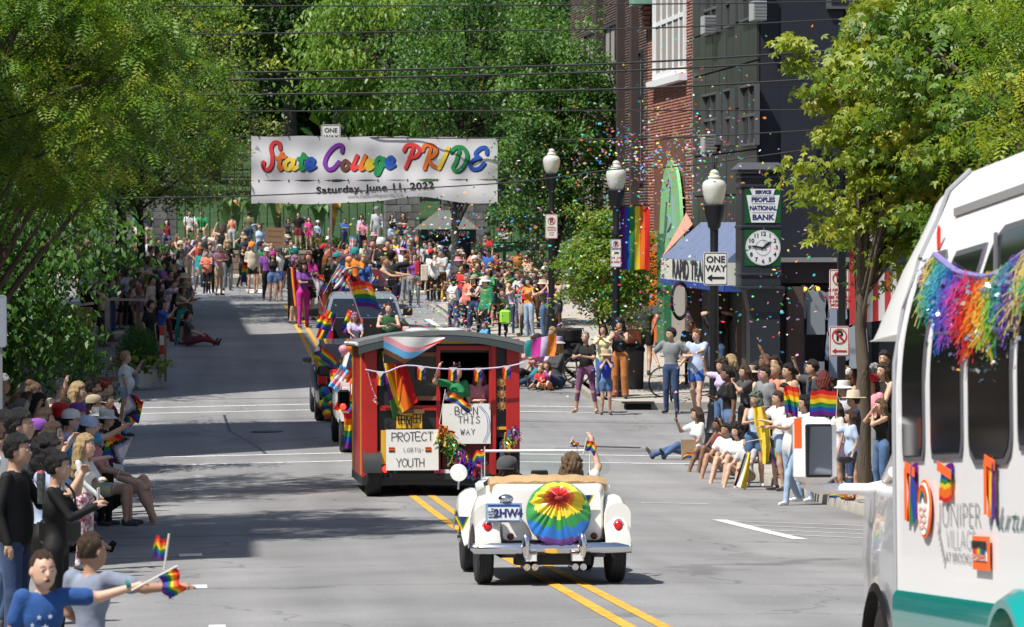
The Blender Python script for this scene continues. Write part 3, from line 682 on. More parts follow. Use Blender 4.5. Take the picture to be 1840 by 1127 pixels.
# the wood that closes the view: one mass
rng=np.random.default_rng(77);n=52000
px=rng.uniform(-500,1500,n);D=rng.uniform(285,335,n)
X=(px-310)/FOC*D;zt=27+4*np.sin(X*.35)+3*np.sin(X*.13+2)
Z=hill(300)+rng.uniform(-1,1,n)**1*zt/2+zt/2
Vv,Qq,tn=leaf_quads(np.stack([X,D,Z],1),1.5,.9,.4,rng,rng.normal(.4,.25,n)+.25*np.sin(X*.8)*np.sin(Z*.7))
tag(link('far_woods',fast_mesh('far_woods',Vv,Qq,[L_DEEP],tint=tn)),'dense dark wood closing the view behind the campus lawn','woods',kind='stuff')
# campus fence, pillars, wall, kiosk
IRON=mat('black_iron',(.012,.014,.014),.5,.3)
FY_=158.0
fz0,fzt=hill(FY_)+.1,on_y(430,303,FY_).z
def iron_fence(xa,xb,label):
 f=thing('iron_fence',label,'fence',(xa,FY_,fz0));H=fzt-fz0;W_=xb-xa
 for z in(.3,H-.35,H-.05):mb=MB();mb.box((W_/2,0,z),(W_,.05,.06),IRON);mb.build('rail',f)
 mb=MB();mb.box((0,0,H/2),(.035,.035,H),IRON);mb.box((0,0,H+.06),(.07,.03,.12),IRON,taper=(.1,.5));me=mb.mesh('bar')
 n=int(W_/.33)
 for i in range(n+1):link('bar',me,f,(i*W_/n,0,0))
 for i in range(1,max(2,int(W_/4.5))):
  mb=MB();mb.box((0,0,H/2+.05),(.12,.12,H+.1),IRON);mb.sphere((0,0,H+.18),.1,IRON,8);mb.build('post',f,(i*W_/max(2,int(W_/4.5)),0,0))
def fx_(px):return on_y(px,400,FY_).x
iron_fence(fx_(318),fx_(686),'long black iron fence with pointed bars under the banner')
iron_fence(fx_(60),fx_(192),'short black iron fence left of the stone pillars')
iron_fence(fx_(872),fx_(1060),'black iron fence behind the kiosk and street trees')
STN=mat('grey_stone',(.105,.105,.10),.85,var=.3,vscale=1.2,bump=.6,bscale=12)
STN2=mat('grey_stone_light',(.15,.148,.14),.85,var=.25,vscale=1.2,bump=.6,bscale=12)
def pillar(pa,pb,ptop,label,dome=True):
 xa,xb=fx_(pa),fx_(pb);zt=on_y(pa,ptop,FY_).z;z0=fz0-.3;wd_=xb-xa
 t=thing('stone_pillar',label,'pillar',((xa+xb)/2,FY_-.2,z0),group='stone gate pillars');H=zt-z0
 mb=MB();mb.box((0,0,H/2),(wd_-.06,wd_-.06,H),mat('mortar'));mb.build('core',t)
 nr=int(H/.3);
 for j in range(nr):
  zz=(j+.5)*H/nr;x=-wd_/2
  while x<wd_/2-.12:
   ww=min(random.uniform(.35,.62),wd_/2-x)
   if wd_/2-(x+ww)<.15:ww=wd_/2-x
   mb=MB();mb.box((0,0,0),(ww-.025,wd_+random.uniform(0,.05),H/nr-.025),random.choice([STN,STN2]));mb.build('stone',t,(x+ww/2,0,zz),fix=False);x+=ww
 mb=MB();mb.box((0,0,H+.1),(wd_+.25,wd_+.25,.2),STN2,bev=.04)
 if dome:mb.lathe([(wd_*.58,H+.2),(wd_*.55,H+.32),(wd_*.4,H+.5),(wd_*.18,H+.6),(0,H+.62)],STN2,n=20)
 mb.build('cap',t)
pillar(195,236,345,'narrow stone pillar half hidden by leaves at the far left');pillar(250,316,338,'wide stone pillar behind the standing crowd at the left end of the fence')
pillar(690,752,272,'tall stone gate pillar behind the two women in black tops');pillar(792,872,272,'stone gate pillar behind the green roofed kiosk')
# low bank with a stone edge and plants in front of the fence
HEDGE=leafmat('leaf_hedge',[(.020,.060,.010),(.040,.100,.015),(.090,.160,.020)],.3)
def shrub(name,label,cat,p,rad,n,lm,L,seed=1,W=.5,group=None):
 rng=np.random.default_rng(seed);v=rng.normal(0,1,(n,3));v/=np.linalg.norm(v,axis=1)[:,None];v*=rng.uniform(.5,1.03,n)[:,None]**.5;v[:,2]=np.abs(v[:,2])
 V,Q,tn=leaf_quads(v*np.array(rad),L,L*W,.0,rng,rng.normal(.45,.2,n));t=thing(name,label,cat,p,group=group);link('foliage',fast_mesh('foliage',V,Q,[lm],tint=tn),t);return t
rng=np.random.default_rng(9);n=9000;xx=rng.uniform(fx_(100),fx_(860),n)
Vv,Qq,tn=leaf_quads(np.stack([xx,156.3+rng.normal(0,.45,n),fz0-.1+rng.uniform(0,.55,n)*(.75+.5*np.sin(xx*1.3))],1),.16,.09,0,rng,rng.normal(.4,.25,n))
tag(link('ground_cover',fast_mesh('ground_cover',Vv,Qq,[HEDGE],tint=tn)),'low green planting along the foot of the iron fence','plants',kind='stuff')
wl=thing('low_wall','low brown stone wall the far spectators stand and sit on','wall',(0,151.6,hill(151.5)-.1))
x=fx_(60);BRS=mat('brown_stone',(.17,.12,.085),.85,var=.3,vscale=2)
while x<fx_(860):
 for j in range(3):
  for ww in(0,.6):
   mb=MB();mb.box((0,0,0),(.58,.5,.26),BRS);mb.build('stone',wl,(x+ww+(.3 if j%2 else 0),random.uniform(-.03,.03),.13+j*.28),fix=False)
 x+=1.2
mb=MB();mb.box(((fx_(60)+fx_(860))/2,.1,.95),(fx_(860)-fx_(60),.62,.12),mat('wall_coping',(.27,.21,.16),.85));mb.build('coping',wl)
BANK=mat('bank_soil',(.09,.10,.04),.95,var=.4)
sheet('planting_bank',[fx_(60),fx_(400),fx_(860)],[151.9,153.5,156,158,160],lambda x,y:max(hill(151.5)+.75,hill(y)+.05),LAWN)
# banana plants by the fence
for i,(px,py,hh)in enumerate(((405,372,1.5),(425,366,1.8),(455,372,1.3),(497,368,1.7),(528,376,1.5),(575,382,1.6),(598,372,1.7))):
 p=on_y(px,py,155.5);z0=fz0-.2;t=thing('banana_plant','broad-leaved banana plant by the fence','plant',(p.x,155.5,z0),group='banana plants along the iron fence');rn=random.Random(i)
 t['label']='broad-leaved banana plant by the iron fence '+['behind the person in orange tank top','behind the person in brown shirt','above the cardboard sign','left of the tall black tee spectator','above the pink shirt spectator','left of the seated blue tee spectator','nearest the right end, with a brown leaf'][i]
 for q in range(5):
  a=rn.uniform(0,6.28);ln=rn.uniform(.8,1.1);hz=p.z-z0;c=(.42,.20,.04)if(q==0 and i in(0,1,3,4,6))else(.10,.19,.06)
  P=[Vector((0,0,hz*.45)),Vector((.2*math.cos(a),.1*math.sin(a),hz*.9)),Vector((.5*math.cos(a),.3*math.sin(a),hz+.25)),Vector((ln*math.cos(a),.5*math.sin(a),hz))]
  P=spline(P,4);mb=MB();secs=[]
  for j,s in enumerate(P):
   wd_=.17*math.sin(math.pi*min(1,max(.05,j/(len(P)-1))))+.01;secs.append([s+Vector((-math.sin(a)*wd_,math.cos(a)*.2*wd_,wd_*.55)),s+Vector((0,0,-.03)),s+Vector((math.sin(a)*wd_,-math.cos(a)*.2*wd_,wd_*.25))])
  mb.loft(secs,mat('banana_brown'if c[0]>.3 else 'banana_green',c,.5,transl=.3),closed=False);mb.build('leaf',t)
p=foot(803,48.5);kz=ground(p.x,p.y)
ks=thing('kiosk','dark green information kiosk with a grey hipped roof at the far corner','kiosk',p)
def kz_(py):return at(803,py,48.5).z-p.z
KD=mat('kiosk_green',(.012,.03,.026),.5);KR=mat('kiosk_roof',(.10,.115,.095),.7,var=.15)
mb=MB();h0,h1=kz_(412),kz_(378);mb.box((0,0,(h0+h1)/2),(2.35,1.8,h1-h0),KR,taper=(.25,.2));mb.build('roof',ks)
mb=MB();mb.box((0,0,h0-.15),(2.05,1.6,.3),KD);mb.build('fascia',ks)
for sx in(-.92,.92):
 for sy in(-.65,.65):mb=MB();mb.box((sx,sy,h0/2-.1),(.17,.17,h0),KD);mb.build('post',ks)
mb=MB();mb.box((0,.1,h0*.55),(1.66,.08,h0*.62),mat('kiosk_board',(.01,.02,.035),.3));mb.build('notice_board',ks)
mb=MB();mb.lathe([(0,-.05),(.42,-.05),(.42,.0)],mat('kiosk_blue',(.015,.07,.10),.5),c=(0,.04,h0*.62),n=24,axis='y');mb.build('emblem',ks)
text_mesh('lettering','DOWNTOWN',.22,mat('pale_print',(.5,.52,.5),.6),ks,T(0,-.82,h0-.14))
mb=MB();mb.box((0,0,.35),(1.9,1.4,.7),KD);mb.build('base',ks)
# flags and lettering helpers
TRANSC={'lb':(.12,.42,.72),'pk':(.80,.35,.42),'wh':(.78,.78,.78),'br':(.13,.05,.02),'bk':(.01,.01,.01)}
TM={k:cm('cloth_'+n,v,rough=.75,transl=.25)for(k,v),n in zip(TRANSC.items(),('sky_blue','pink','white','brown','black'))}
def flag_mesh(W_,H_,kind='rainbow',wave=.06,droop=.0,seed=0,nu=22,nv=12,curl=0.0,vert=False,gather=0.0):
 """cloth hanging from a pole at x=0, flying to +x, top at z=0; stripes run along the fly"""
 rn=random.Random(seed);ph=rn.uniform(0,6);V=[];Q=[];mi=[]
 mats=RB+[TM[k]for k in('lb','pk','wh','br','bk')]
 for j in range(nv+1):
  for i in range(nu+1):
   u,v=i/nu,j/nv
   y=wave*math.sin(u*8+ph+v*1.6)*(u+.05)+wave*.5*math.sin(u*15+v*5+ph)
   z=-v*H_*(1-gather*u)-droop*u*u*W_+.02*math.sin(u*9+ph)*u
   x=u*W_*(1-.25*curl*v);ang=curl*u
   V.append((x*math.cos(ang*.5),y+x*math.sin(ang*.5),z))
 for j in range(nv):
  for i in range(nu):
   u,v=(i+.5)/nu,(j+.5)/nv
   k=min(5,int((u if vert else v)*6))
   if kind=='progress':
    c=u*W_/H_+abs(v-.5);
    for q,mm in((.34,8),(.43,7),(.52,6),(.61,9),(.70,10)):
     if c<q:k=mm;break
   elif kind=='trans':k=(6,7,8,7,6)[min(4,int(v*5))]
   Q.append((j*(nu+1)+i,j*(nu+1)+i+1,(j+1)*(nu+1)+i+1,(j+1)*(nu+1)+i));mi.append(k)
 return fast_mesh('cloth',V,Q,mats,mi,smooth=True)
POLEW=mat('stick_white',(.6,.58,.52),.5)
def hand_flag(px,py,k,W_,H_,label,kind='rainbow',rz=0,tilt=0,pole=None,seed=0,grip=None,group=None,flip=False,rx=0,**kw):
 """a small flag; (px,py) is the top of its stick"""
 p=at(px,py,k);pole=pole or H_*2.0
 t=thing('hand_flag',label,'flag',p,(rx,tilt,rz),group=group)
 mb=MB();mb.tube([(0,0,.02),(0,0,-pole)],.006 if W_<.6 else.014,POLEW,6);mb.build('stick',t)
 c=link('cloth',flag_mesh(W_,H_,kind,seed=seed,**kw),t,(0,0,-.01))
 if flip:c.scale=(-1,1,1)
 return t
_dz=[0]
def ribbon(mb,P,hw,m,y=0.0,M=None,n=5,sm=True):
 """a flat pen stroke in the xz plane facing -y, with round ends"""
 S=spline([(a,0,b)for a,b in P],n)if sm and len(P)>2 else[Vector((a,0,b))for a,b in P]
 _dz[0]+=1;y=y-.0004*(_dz[0]%7);vs=[];fs=[]
 L=[]
 for i,p in enumerate(S):
  t=(S[min(i+1,len(S)-1)]-S[max(i-1,0)]).normalized();L.append((p,Vector((-t.z,0,t.x))*hw,t*hw))
 p,nn,tt=L[0];ring=[(p+nn*math.cos(a)-tt*math.sin(a))for a in(R(30),R(60),R(90),R(120),R(150))]
 vs+=[p+nn]+ring+[p-nn];fs.append(tuple(range(7)))
 o=len(vs)
 for p,nn,tt in L:vs+=[p+nn,p-nn]
 for i in range(len(L)-1):fs.append((o+2*i,o+2*i+1,o+2*i+3,o+2*i+2))
 p,nn,tt=L[-1];o=len(vs);vs+=[p-nn]+[(p-nn*math.cos(a)+tt*math.sin(a))for a in(R(30),R(60),R(90),R(120),R(150))]+[p+nn];fs.append(tuple(range(o,o+7)))
 vs=[(v[0],y,v[2])for v in vs];mb.add(vs,fs,m,False,M)
G={'S':[[(.95,.78),(.9,.98),(.62,1.0),(.45,.8),(.52,.5),(.48,.18),(.25,.0),(.02,.1),(.04,.28)]],'t':[[(.6,1.0),(.35,.5),(.28,.12),(.45,.0),(.75,.15)],[(.05,.68),(.95,.78)]],'a':[[(.72,.82),(.4,1.0),(.08,.6),(.1,.12),(.35,.0),(.62,.4),(.75,.95)],[(.75,.95),(.66,.3),(.74,.02),(1.0,.2)]],'e':[[(.12,.38),(.6,.5),(.85,.78),(.6,1.0),(.25,.8),(.08,.35),(.35,.0),(.95,.25)]],'C':[[(.95,.72),(.95,.98),(.6,.95),(.2,.62),(.03,.25),(.2,.0),(.5,.05),(.78,.3)]],'o':[[(.5,1.0),(.1,.7),(.1,.2),(.45,.0),(.85,.3),(.88,.75),(.55,1.0),(.4,.95)]],'l':[[(.85,1.0),(.5,.55),(.2,.15),(.4,.0),(.85,.2)]],'g':[[(.8,.9),(.45,1.0),(.12,.75),(.2,.48),(.5,.48),(.82,.85)],[(.85,.95),(.62,.4),(.3,.02),(.08,.1),(.2,.3),(1.0,.6)]],'P':[[(.55,.85),(.35,.4),(.12,.0)],[(.02,.78),(.2,1.0),(.7,1.0),(.98,.78),(.75,.52),(.35,.45)]],'R':[[(.55,.85),(.35,.4),(.15,.0)],[(.02,.78),(.2,1.0),(.7,1.0),(.95,.78),(.7,.52),(.4,.48),(.6,.2),(.98,.05)]],'I':[[(.95,1.0),(.5,.5),(.02,.0)]],'D':[[(.5,.85),(.3,.4),(.12,.12),(.4,.0),(.8,.25),(.98,.65),(.75,.98),(.3,1.0),(.0,.8)]],'E':[[(.95,.72),(.92,.98),(.6,.95),(.35,.7),(.6,.5),(.35,.48),(.05,.25),(.2,.02),(.55,.05),(.8,.28)]]}
# hand printed capitals (0..1 high, about .6 wide)
HC={'A':[[(0,0),(.3,1),(.6,0)],[(.12,.38),(.5,.38)]],'B':[[(0,0),(0,1),(.45,.9),(.4,.55),(0,.5)],[(.0,.5),(.55,.4),(.5,.05),(0,0)]],'C':[[(.6,.85),(.3,1),(0,.6),(.05,.15),(.35,0),(.6,.15)]],'E':[[(.55,1),(0,1),(0,0),(.6,0)],[(0,.5),(.45,.52)]],'G':[[(.6,.85),(.3,1),(0,.6),(.05,.1),(.4,0),(.6,.2),(.6,.42),(.35,.42)]],'H':[[(0,0),(0,1)],[(.55,0),(.55,1)],[(0,.5),(.55,.48)]],'I':[[(.3,0),(.3,1)],[(.1,1),(.5,1)],[(.1,0),(.5,0)]],'L':[[(0,1),(0,0),(.5,0)]],'N':[[(0,0),(0,1)],[(0,1),(.55,0)],[(.55,0),(.55,1)]],'O':[[(.3,1),(.02,.7),(.02,.25),(.3,0),(.6,.25),(.6,.75),(.3,1)]],'P':[[(0,0),(0,1)],[(0,1),(.5,.95),(.52,.6),(0,.48)]],'Q':[[(.3,1),(.02,.7),(.02,.25),(.3,0),(.6,.25),(.6,.75),(.3,1)],[(.4,.25),(.68,-.05)]],'R':[[(0,0),(0,1)],[(0,1),(.5,.95),(.5,.6),(0,.48)],[(.1,.48),(.58,0)]],'S':[[(.58,.85),(.3,1),(.05,.78),(.3,.52),(.58,.28),(.3,0),(0,.12)]],'T':[[(.3,0),(.3,1)],[(0,1),(.62,1)]],'U':[[(0,1),(.02,.2),(.3,0),(.58,.2),(.58,1)]],'W':[[(0,1),(.16,0)],[(.16,0),(.32,.7)],[(.32,.7),(.48,0)],[(.48,0),(.66,1)]],'Y':[[(0,1),(.28,.5)],[(.6,1),(.28,.5)],[(.28,.5),(.28,0)]],'+':[[(.1,.5),(.55,.5)],[(.32,.25),(.32,.75)]],'-':[[(.1,.5),(.5,.5)]],'!':[[(.2,.3),(.22,1)],[(.2,0),(.2,.05)]],'V':[[(0,1),(.3,0)],[(.3,0),(.6,1)]],'M':[[(0,0),(.05,1)],[(.05,1),(.33,.3)],[(.33,.3),(.6,1)],[(.6,1),(.65,0)]]}
def hand_text(mb,s,cx,cz,h,m,hw=.012,gap=.3,y=0.0,M=None,seed=0,rot=0):
 rn=random.Random(seed);adv=h*(.6+gap);x=cx-adv*(len(s)-1)/2-h*.3
 for ch in s:
  for st in HC.get(ch,[]):
   jx,jz=rn.uniform(-.02,.02)*h,rn.uniform(-.03,.03)*h
   ribbon(mb,[(x+a*h+jx,cz-h/2+b*h+jz+rot*(x-cx))for a,b in st],hw,m,y,M,n=3,sm=len(st)>3)
  x+=adv
# the street banner
KB=62.0
bp=at(673,306,KB)
bn=thing('street_banner','long white vinyl pride banner strung high across the street','banner',bp,(0,0,R(0)))
def bl(px,py):return((px-673)/KB,(306-py)/KB)
VIN=mat('banner_vinyl',(.77,.77,.79),.45,bump=.15,bscale=2.5,transl=.22)
def wavey(x,z):return.05*math.sin(x*2.7+z*1.2)+.03*math.sin(x*7+1)*(1-abs(z))+.02*math.sin(z*6+x)
nseg=96;xa,xb=bl(452,0)[0],bl(895,0)[0]
def gap_(u):
 q=u*8-.25;f=q-math.floor(q);return(.0 if f<.12 or f>.88 else math.sin((f-.12)/.76*math.pi))*(.035+.05*((int(q)*7)%3==2)+.02*(int(q)%2))
def panel(name,zt_f,zb_f,nv):
 V=[];Q=[]
 for j in range(nv+1):
  for i in range(nseg+1):
   u=i/nseg;x=xa+(xb-xa)*u;z0,z1=zt_f(u),zb_f(u);z=z0+(z1-z0)*j/nv;V.append((x,wavey(x,z),z))
 for j in range(nv):
  for i in range(nseg):a=j*(nseg+1)+i;Q.append((a,a+1,a+nseg+2,a+nseg+1))
 return link(name,fast_mesh(name,V,Q,[VIN],smooth=True),bn)
top=lambda u:bl(0,245+3*u+1.2*math.sin(u*22))[1]
mid=lambda u:bl(0,325-2.5*u)[1]
bot=lambda u:bl(0,366-12*math.exp(-((u-.66)/.16)**2)-1*math.sin(u*20))[1]
panel('upper_panel',top,lambda u:mid(u)+gap_(u)*.35,14)
panel('lower_panel',lambda u:mid(u)-gap_(u)*.65,bot,8)
cols={'red':(.66,.05,.05),'orange':(.72,.17,.03),'yellow':(.75,.55,.05),'green':(.02,.27,.08),'blue':(.02,.09,.42),'purple':(.21,.04,.36),'brown':(.15,.06,.04)}
BW=[('S',185,320,275,470,'red'),('t',275,350,345,465,'orange'),('a',328,425,385,465,'yellow'),('t',418,492,350,465,'green'),('e',468,548,380,465,'blue'),('C',590,728,290,465,'purple'),('o',705,772,395,468,'brown'),('l',765,830,362,465,'red'),('l',815,885,362,465,'orange'),('e',868,928,385,465,'yellow'),('g',925,1008,372,500,'green'),('e',998,1072,370,455,'blue'),('P',1117,1240,292,455,'red'),('R',1238,1352,292,460,'orange'),('I',1350,1430,310,460,'yellow'),('D',1430,1555,305,475,'green'),('E',1550,1688,305,465,'blue')]
PB=mat('print_black',(.015,.015,.017),.5)
def on_banner(mb,P,hw,m,lift):
 k=len(mb.v);ribbon(mb,P,hw,m,0)
 for q in range(k,len(mb.v)):
  x,y,z=mb.v[q];mb.v[q]=(x,wavey(x,z)-lift+y,z)
for pas in(0,1):
 for ch,x0,x1,y0,y1,c in BW:
  mb=MB();p0=bl(420+x0/3.68+2,180+y1/3.68-2);p1=bl(420+x1/3.68-2,180+y0/3.68+2)
  dx,dz=(.03,-.028)if pas==0 else(0,0)
  for st in G[ch]:on_banner(mb,[(p0[0]+a*(p1[0]-p0[0])+dx,p0[1]+b*(p1[1]-p0[1])+dz)for a,b in st],.058,PB if pas==0 else mat('print_'+c,cols[c],.5),.004 if pas==0 else.010)
  mb.build('letter_shadow'if pas==0 else 'letter',bn,fix=False)
def curve_text(s,px,py,size,m,rot,**kw):
 x,z=bl(px,py);o=text_mesh('lettering',s,size,m,bn,T(x,0,z)@Matrix.Rotation(-rot,4,'Y'),**kw)
 for v in o.data.vertices:v.co.y+=wavey(v.co.x,v.co.z)-.012
 tag(o,kind='stuff')
curve_text('Saturday, June 11, 2022',674,338,.27,PB,.045,bold=.008,depth=.001,sx=1.22,space=1.08)
curve_text('www.statecollegepride.org',674,351,.135,mat('print_grey',(.3,.31,.33),.5),.05,depth=.001,sx=1.1)
mb=MB();CAB=mat('cable_black',(.02,.02,.022),.6)
for i in range(9):
 u=(i+.25)/8.3;x=xa+(xb-xa)*u
 for f in(mid,bot,top):mb.box((x,wavey(x,f(u))-.012,f(u)),(.03,.01,.06),CAB)
tag(mb.build('grommet_ties',bn),kind='stuff')
mb=MB();mb.tube(spline([at(290,236,KB),at(452,246,KB),at(673,247.5,KB),at(895,248,KB),at(1120,238,KB)],6),.018,CAB,6);c=mb.build('banner_cable')
tag(c,'black steel cable holding up the top of the banner','cable')
CABLES=[([(-100,14),(395,11),(900,10),(1300,6),(1560,2)],88,'highest overhead wire, just under the top of the photo'),([(-100,66),(395,61),(1000,54),(1240,48),(1540,33)],88,'second overhead wire from the top'),([(-100,134),(475,130),(1000,118),(1245,107),(1540,88)],88,'thick overhead wire passing the foot of the white window'),([(-100,148),(475,143),(1000,132),(1240,122),(1500,108)],88,'thick overhead wire just below the white window sill'),([(-100,176),(475,170),(1000,163),(1240,155),(1500,140)],88,'overhead wire under the two thick ones'),([(-100,200),(480,200),(1390,198),(1500,196)],90,'faint reddish overhead wire lowest above the banner'),([(-60,366),(250,356),(452,352),(893,330),(1100,305),(1240,297),(1500,262)],82,'low overhead wire crossing in front of the banner text'),([(1000,252),(1240,246),(1500,232)],90,'faint overhead wire above the clock roof')]
for P,k,lb in CABLES:
 mb=MB();mb.tube(spline([at(a,b,k)for a,b in P],5),.021 if 'thick'in lb else.014,CAB,6);tag(mb.build('overhead_wire'),'black '+lb,'wire','overhead wires across the street')
# lamps, signs, clock
POST=mat('post_black',(.012,.014,.018),.35,bump=.1,bscale=30)
GLOBE=mat('globe_white',(.66,.67,.68),.2,spec=.6,var=.08,vscale=8,transl=.25)
def lamp(px,k,ytop,label):
 b=foot(px,k);b.x=(px-VPX)/k*1.0+0*b.x if False else b.x;b.z=ground(max(b.x,9.95),b.y)
 H=at(px,ytop,k).z-b.z;t=thing('street_lamp',label,'street lamp',b,group='acorn street lamps on the right pavement')
 mb=MB();mb.lathe([(.24,0),(.24,.12),(.19,.16),(.17,.3),(.20,.36),(.15,.45),(.115,.8),(.13,.86),(.10,.92)],POST,n=16);mb.build('base',t)
 mb=MB();mb.lathe([(.09,.9),(.082,H-1.75),(.10,H-1.72),(.10,H-1.68),(.075,H-1.6),(.08,H-1.15)],POST,n=14);mb.build('pole',t)
 mb=MB();mb.lathe([(.08,H-1.15),(.12,H-1.1),(.135,H-1.0),(.16,H-.93),(.19,H-.78),(.20,H-.70),(.17,H-.68)],POST,n=18);mb.build('fitter',t)
 mb=MB();pr=[(.14,-.68),(.175,-.62),(.205,-.52),(.228,-.40),(.232,-.33),(.215,-.265),(.17,-.225),(.115,-.205),(.11,-.185),(.125,-.17),(.12,-.15),(.085,-.13),(.075,-.09),(.085,-.075),(.06,-.04),(.02,-.02),(0,-.015)]
 mb.lathe([(r,H+z)for r,z in pr],GLOBE,n=22);mb.build('globe',t)
 mb=MB();mb.lathe([(.012,H-.02),(.02,H+.03),(.004,H+.10)],POST,n=8);mb.build('finial',t)
 return t
lamp(1283,95,303,'nearest street lamp, carrying the ONE WAY sign, behind the seated group');lamp(1107,79,287,'middle street lamp with the rainbow banner on its post');lamp(991,67,266,'farthest street lamp in front of the dark green street tree')
SIGNW=mat('sign_white',(.74,.74,.72),.35,spec=.5);SRED=mat('sign_red',(.5,.02,.03),.4);SBLK=mat('sign_black',(.015,.015,.02),.4)
def sign_plate(px0,px1,py0,py1,k,label,border,name='traffic_sign',dy=-.0):
 p=at((px0+px1)/2,(py0+py1)/2,k);w_,h_=(px1-px0)/k,(py1-py0)/k
 t=thing(name,label,'sign',p+Vector((0,dy,0)))
 def rr(w,h,r):return[(sx*(w/2-r)+r*math.cos(a),sz*(h/2-r)+r*math.sin(a))for sx,sz,a0 in((1,1,0),(-1,1,90),(-1,-1,180),(1,-1,270))for a in(R(a0),R(a0+45),R(a0+90))]
 r=min(w_,h_)*.1
 mb=MB();mb.prism(rr(w_,h_,r),.012,SIGNW);mb.build('plate',t)
 mb=MB();a,b=rr(w_*.95,h_-w_*.05,r*.8),rr(w_*.89,h_-w_*.11,r*.6);n=len(a)
 mb.add([(x,-.009,z)for x,z in a]+[(x,-.009,z)for x,z in b],[(i,(i+1)%n,n+(i+1)%n,n+i)for i in range(n)],border);mb.build('border',t)
 return t,w_,h_
def arrow(t,cx,cz,L,m,h=.05):
 mb=MB();mb.prism([(cx-L/2,cz),(cx-L/2+h*2.2,cz+h*1.5),(cx-L/2+h*2,cz+h*.45),(cx+L/2,cz+h*.45),(cx+L/2,cz-h*.45),(cx-L/2+h*2,cz-h*.45),(cx-L/2+h*2.2,cz-h*1.5)],.002,m,off=-.011);mb.build('arrow',t)
def no_parking(t,cz,r,m=None):
 text_mesh('letter','P',r*1.75,SBLK,t,T(0,-.009,cz),bold=.006)
 mb=MB();n=24;mb.add([(r*f*math.cos(2*math.pi*i/n),-.0125,cz+r*f*math.sin(2*math.pi*i/n))for f in(1,.84)for i in range(n)],[(i,(i+1)%n,n+(i+1)%n,n+i)for i in range(n)],SRED)
 q=r*.66;d=r*.09;mb.add([(-q-d,-.0135,cz+q-d),(-q+d,-.0135,cz+q+d),(q+d,-.0135,cz-q+d),(q-d,-.0135,cz-q-d)],[(0,1,2,3)],SRED);mb.build('ban_ring',t)
t,w_,h_=sign_plate(1262,1306,453,513,95.5,'white ONE WAY sign with arrow on the nearest street lamp',SBLK,dy=-.14)
text_mesh('lettering','ONE',.17,SBLK,t,T(0,-.009,.17),bold=.004);text_mesh('lettering','WAY',.17,SBLK,t,T(0,-.009,.0),bold=.004);arrow(t,0,-.17,.33,SBLK,.045)
t,w_,h_=sign_plate(577,612,224,268,56,'white ONE WAY sign peeking over the top of the banner',SBLK)
text_mesh('lettering','ONE',.2,SBLK,t,T(0,-.009,.2),bold=.004);text_mesh('lettering','WAY',.2,SBLK,t,T(0,-.009,-.02),bold=.004);arrow(t,0,-.25,.38,SBLK)
mb=MB();mb.box((0,.03,-2.6),(.07,.05,5.6),mat('galvanised',(.3,.31,.32),.45,.6));mb.build('post',t)
PX=111.0
t,w_,h_=sign_plate(1490,1526,484,556,PX,'tall no parking sign with red hours lettering, upper of the two on the square post',SRED)
no_parking(t,h_*.27,.115)
for i,s in enumerate(('2 AM - 6 AM','DAILY','METER ENFORCED','10 AM - 10 PM','MON-SAT')):tag(text_mesh('lettering',s,.062,SRED,t,T(0,-.009,-.005-i*.062),bold=.001),kind='stuff')
t2,w2,h2=sign_plate(1490,1526,586,640,PX,'small no parking sign with a red arrow, lower of the two on the square post',SRED)
no_parking(t2,h2*.16,.125);arrow(t2,0,-h2*.33,.24,SRED,.03)
mb=MB();mb.box((.04,.02,0),(.05,.004,.06),mat('sticker_blue',(.03,.25,.45),.5));mb.build('sticker',t2)
b=foot(1513,PX);t=thing('sign_post','dark square post carrying two no parking signs by the maple','post',b);b2z=at(1513,395,PX).z-b.z
mb=MB();mb.box((0,.08,b2z/2),(.12,.12,b2z),POST);mb.build('post_shaft',t)
t,w_,h_=sign_plate(1096,1115,430,480,79.4,'small white parking sign with tiny lettering on the middle lamp post',SBLK,dy=-.13)
no_parking(t,h_*.33,.07);arrow(t,0,.02,.13,SBLK,.016)
for i,s in enumerate(('LOADING','ZONE','2 AM - 6 AM','NO PARKING')):text_mesh('lettering',s,.045,SRED if i>1 else SBLK,t,T(0,-.009,.1-i*.1),bold=.001)
t,w_,h_=sign_plate(979,1001,385,429,67.4,'pinkish no parking sign on the farthest lamp post',SRED,dy=-.13)
no_parking(t,h_*.22,.10)
for i in range(4):text_mesh('lettering',('METERED','PARKING','10 AM','10 PM')[i],.055,SRED,t,T(0,-.009,-.03-i*.065))
t,w_,h_=sign_plate(899,914,403,430,56,'little no parking sign on its own dark post at the far corner',SBLK)
no_parking(t,h_*.16,.09);arrow(t,0,-h_*.33,.17,SBLK,.02)
mb=MB();mb.box((0,.05,-1.2),(.1,.06,2.5),POST);mb.build('post',t)
t,w_,h_=sign_plate(-45,12,530,625,175,'grey back of a traffic sign cut off by the left edge',SIGNW)
for ch in t.children:
 for s in ch.material_slots:s.material=None
 ch.data.materials.clear();ch.data.materials.append(mat('sign_back',(.33,.37,.42),.4,.4))
mb=MB();mb.box((.09,.04,-1.0),(.05,.05,2.4),mat('galvanised'));mb.build('post',t)
# rainbow street banner on the lamp post
p=at(1114,371,79);t=thing('pole_banner','vertical rainbow banner with a wavy edge on the middle lamp post','banner',p)
c=link('cloth',flag_mesh(54/79,114/79,'rainbow',wave=.03,seed=4,vert=True,nu=24),t)
mb=MB();mb.tube([(-.08,0,.01),(.69,0,.02)],.012,POST,6);mb.build('arm',t)
c.scale=(1,1,1)
for q in c.data.polygons:
 if q.material_index<6:q.material_index=5-q.material_index
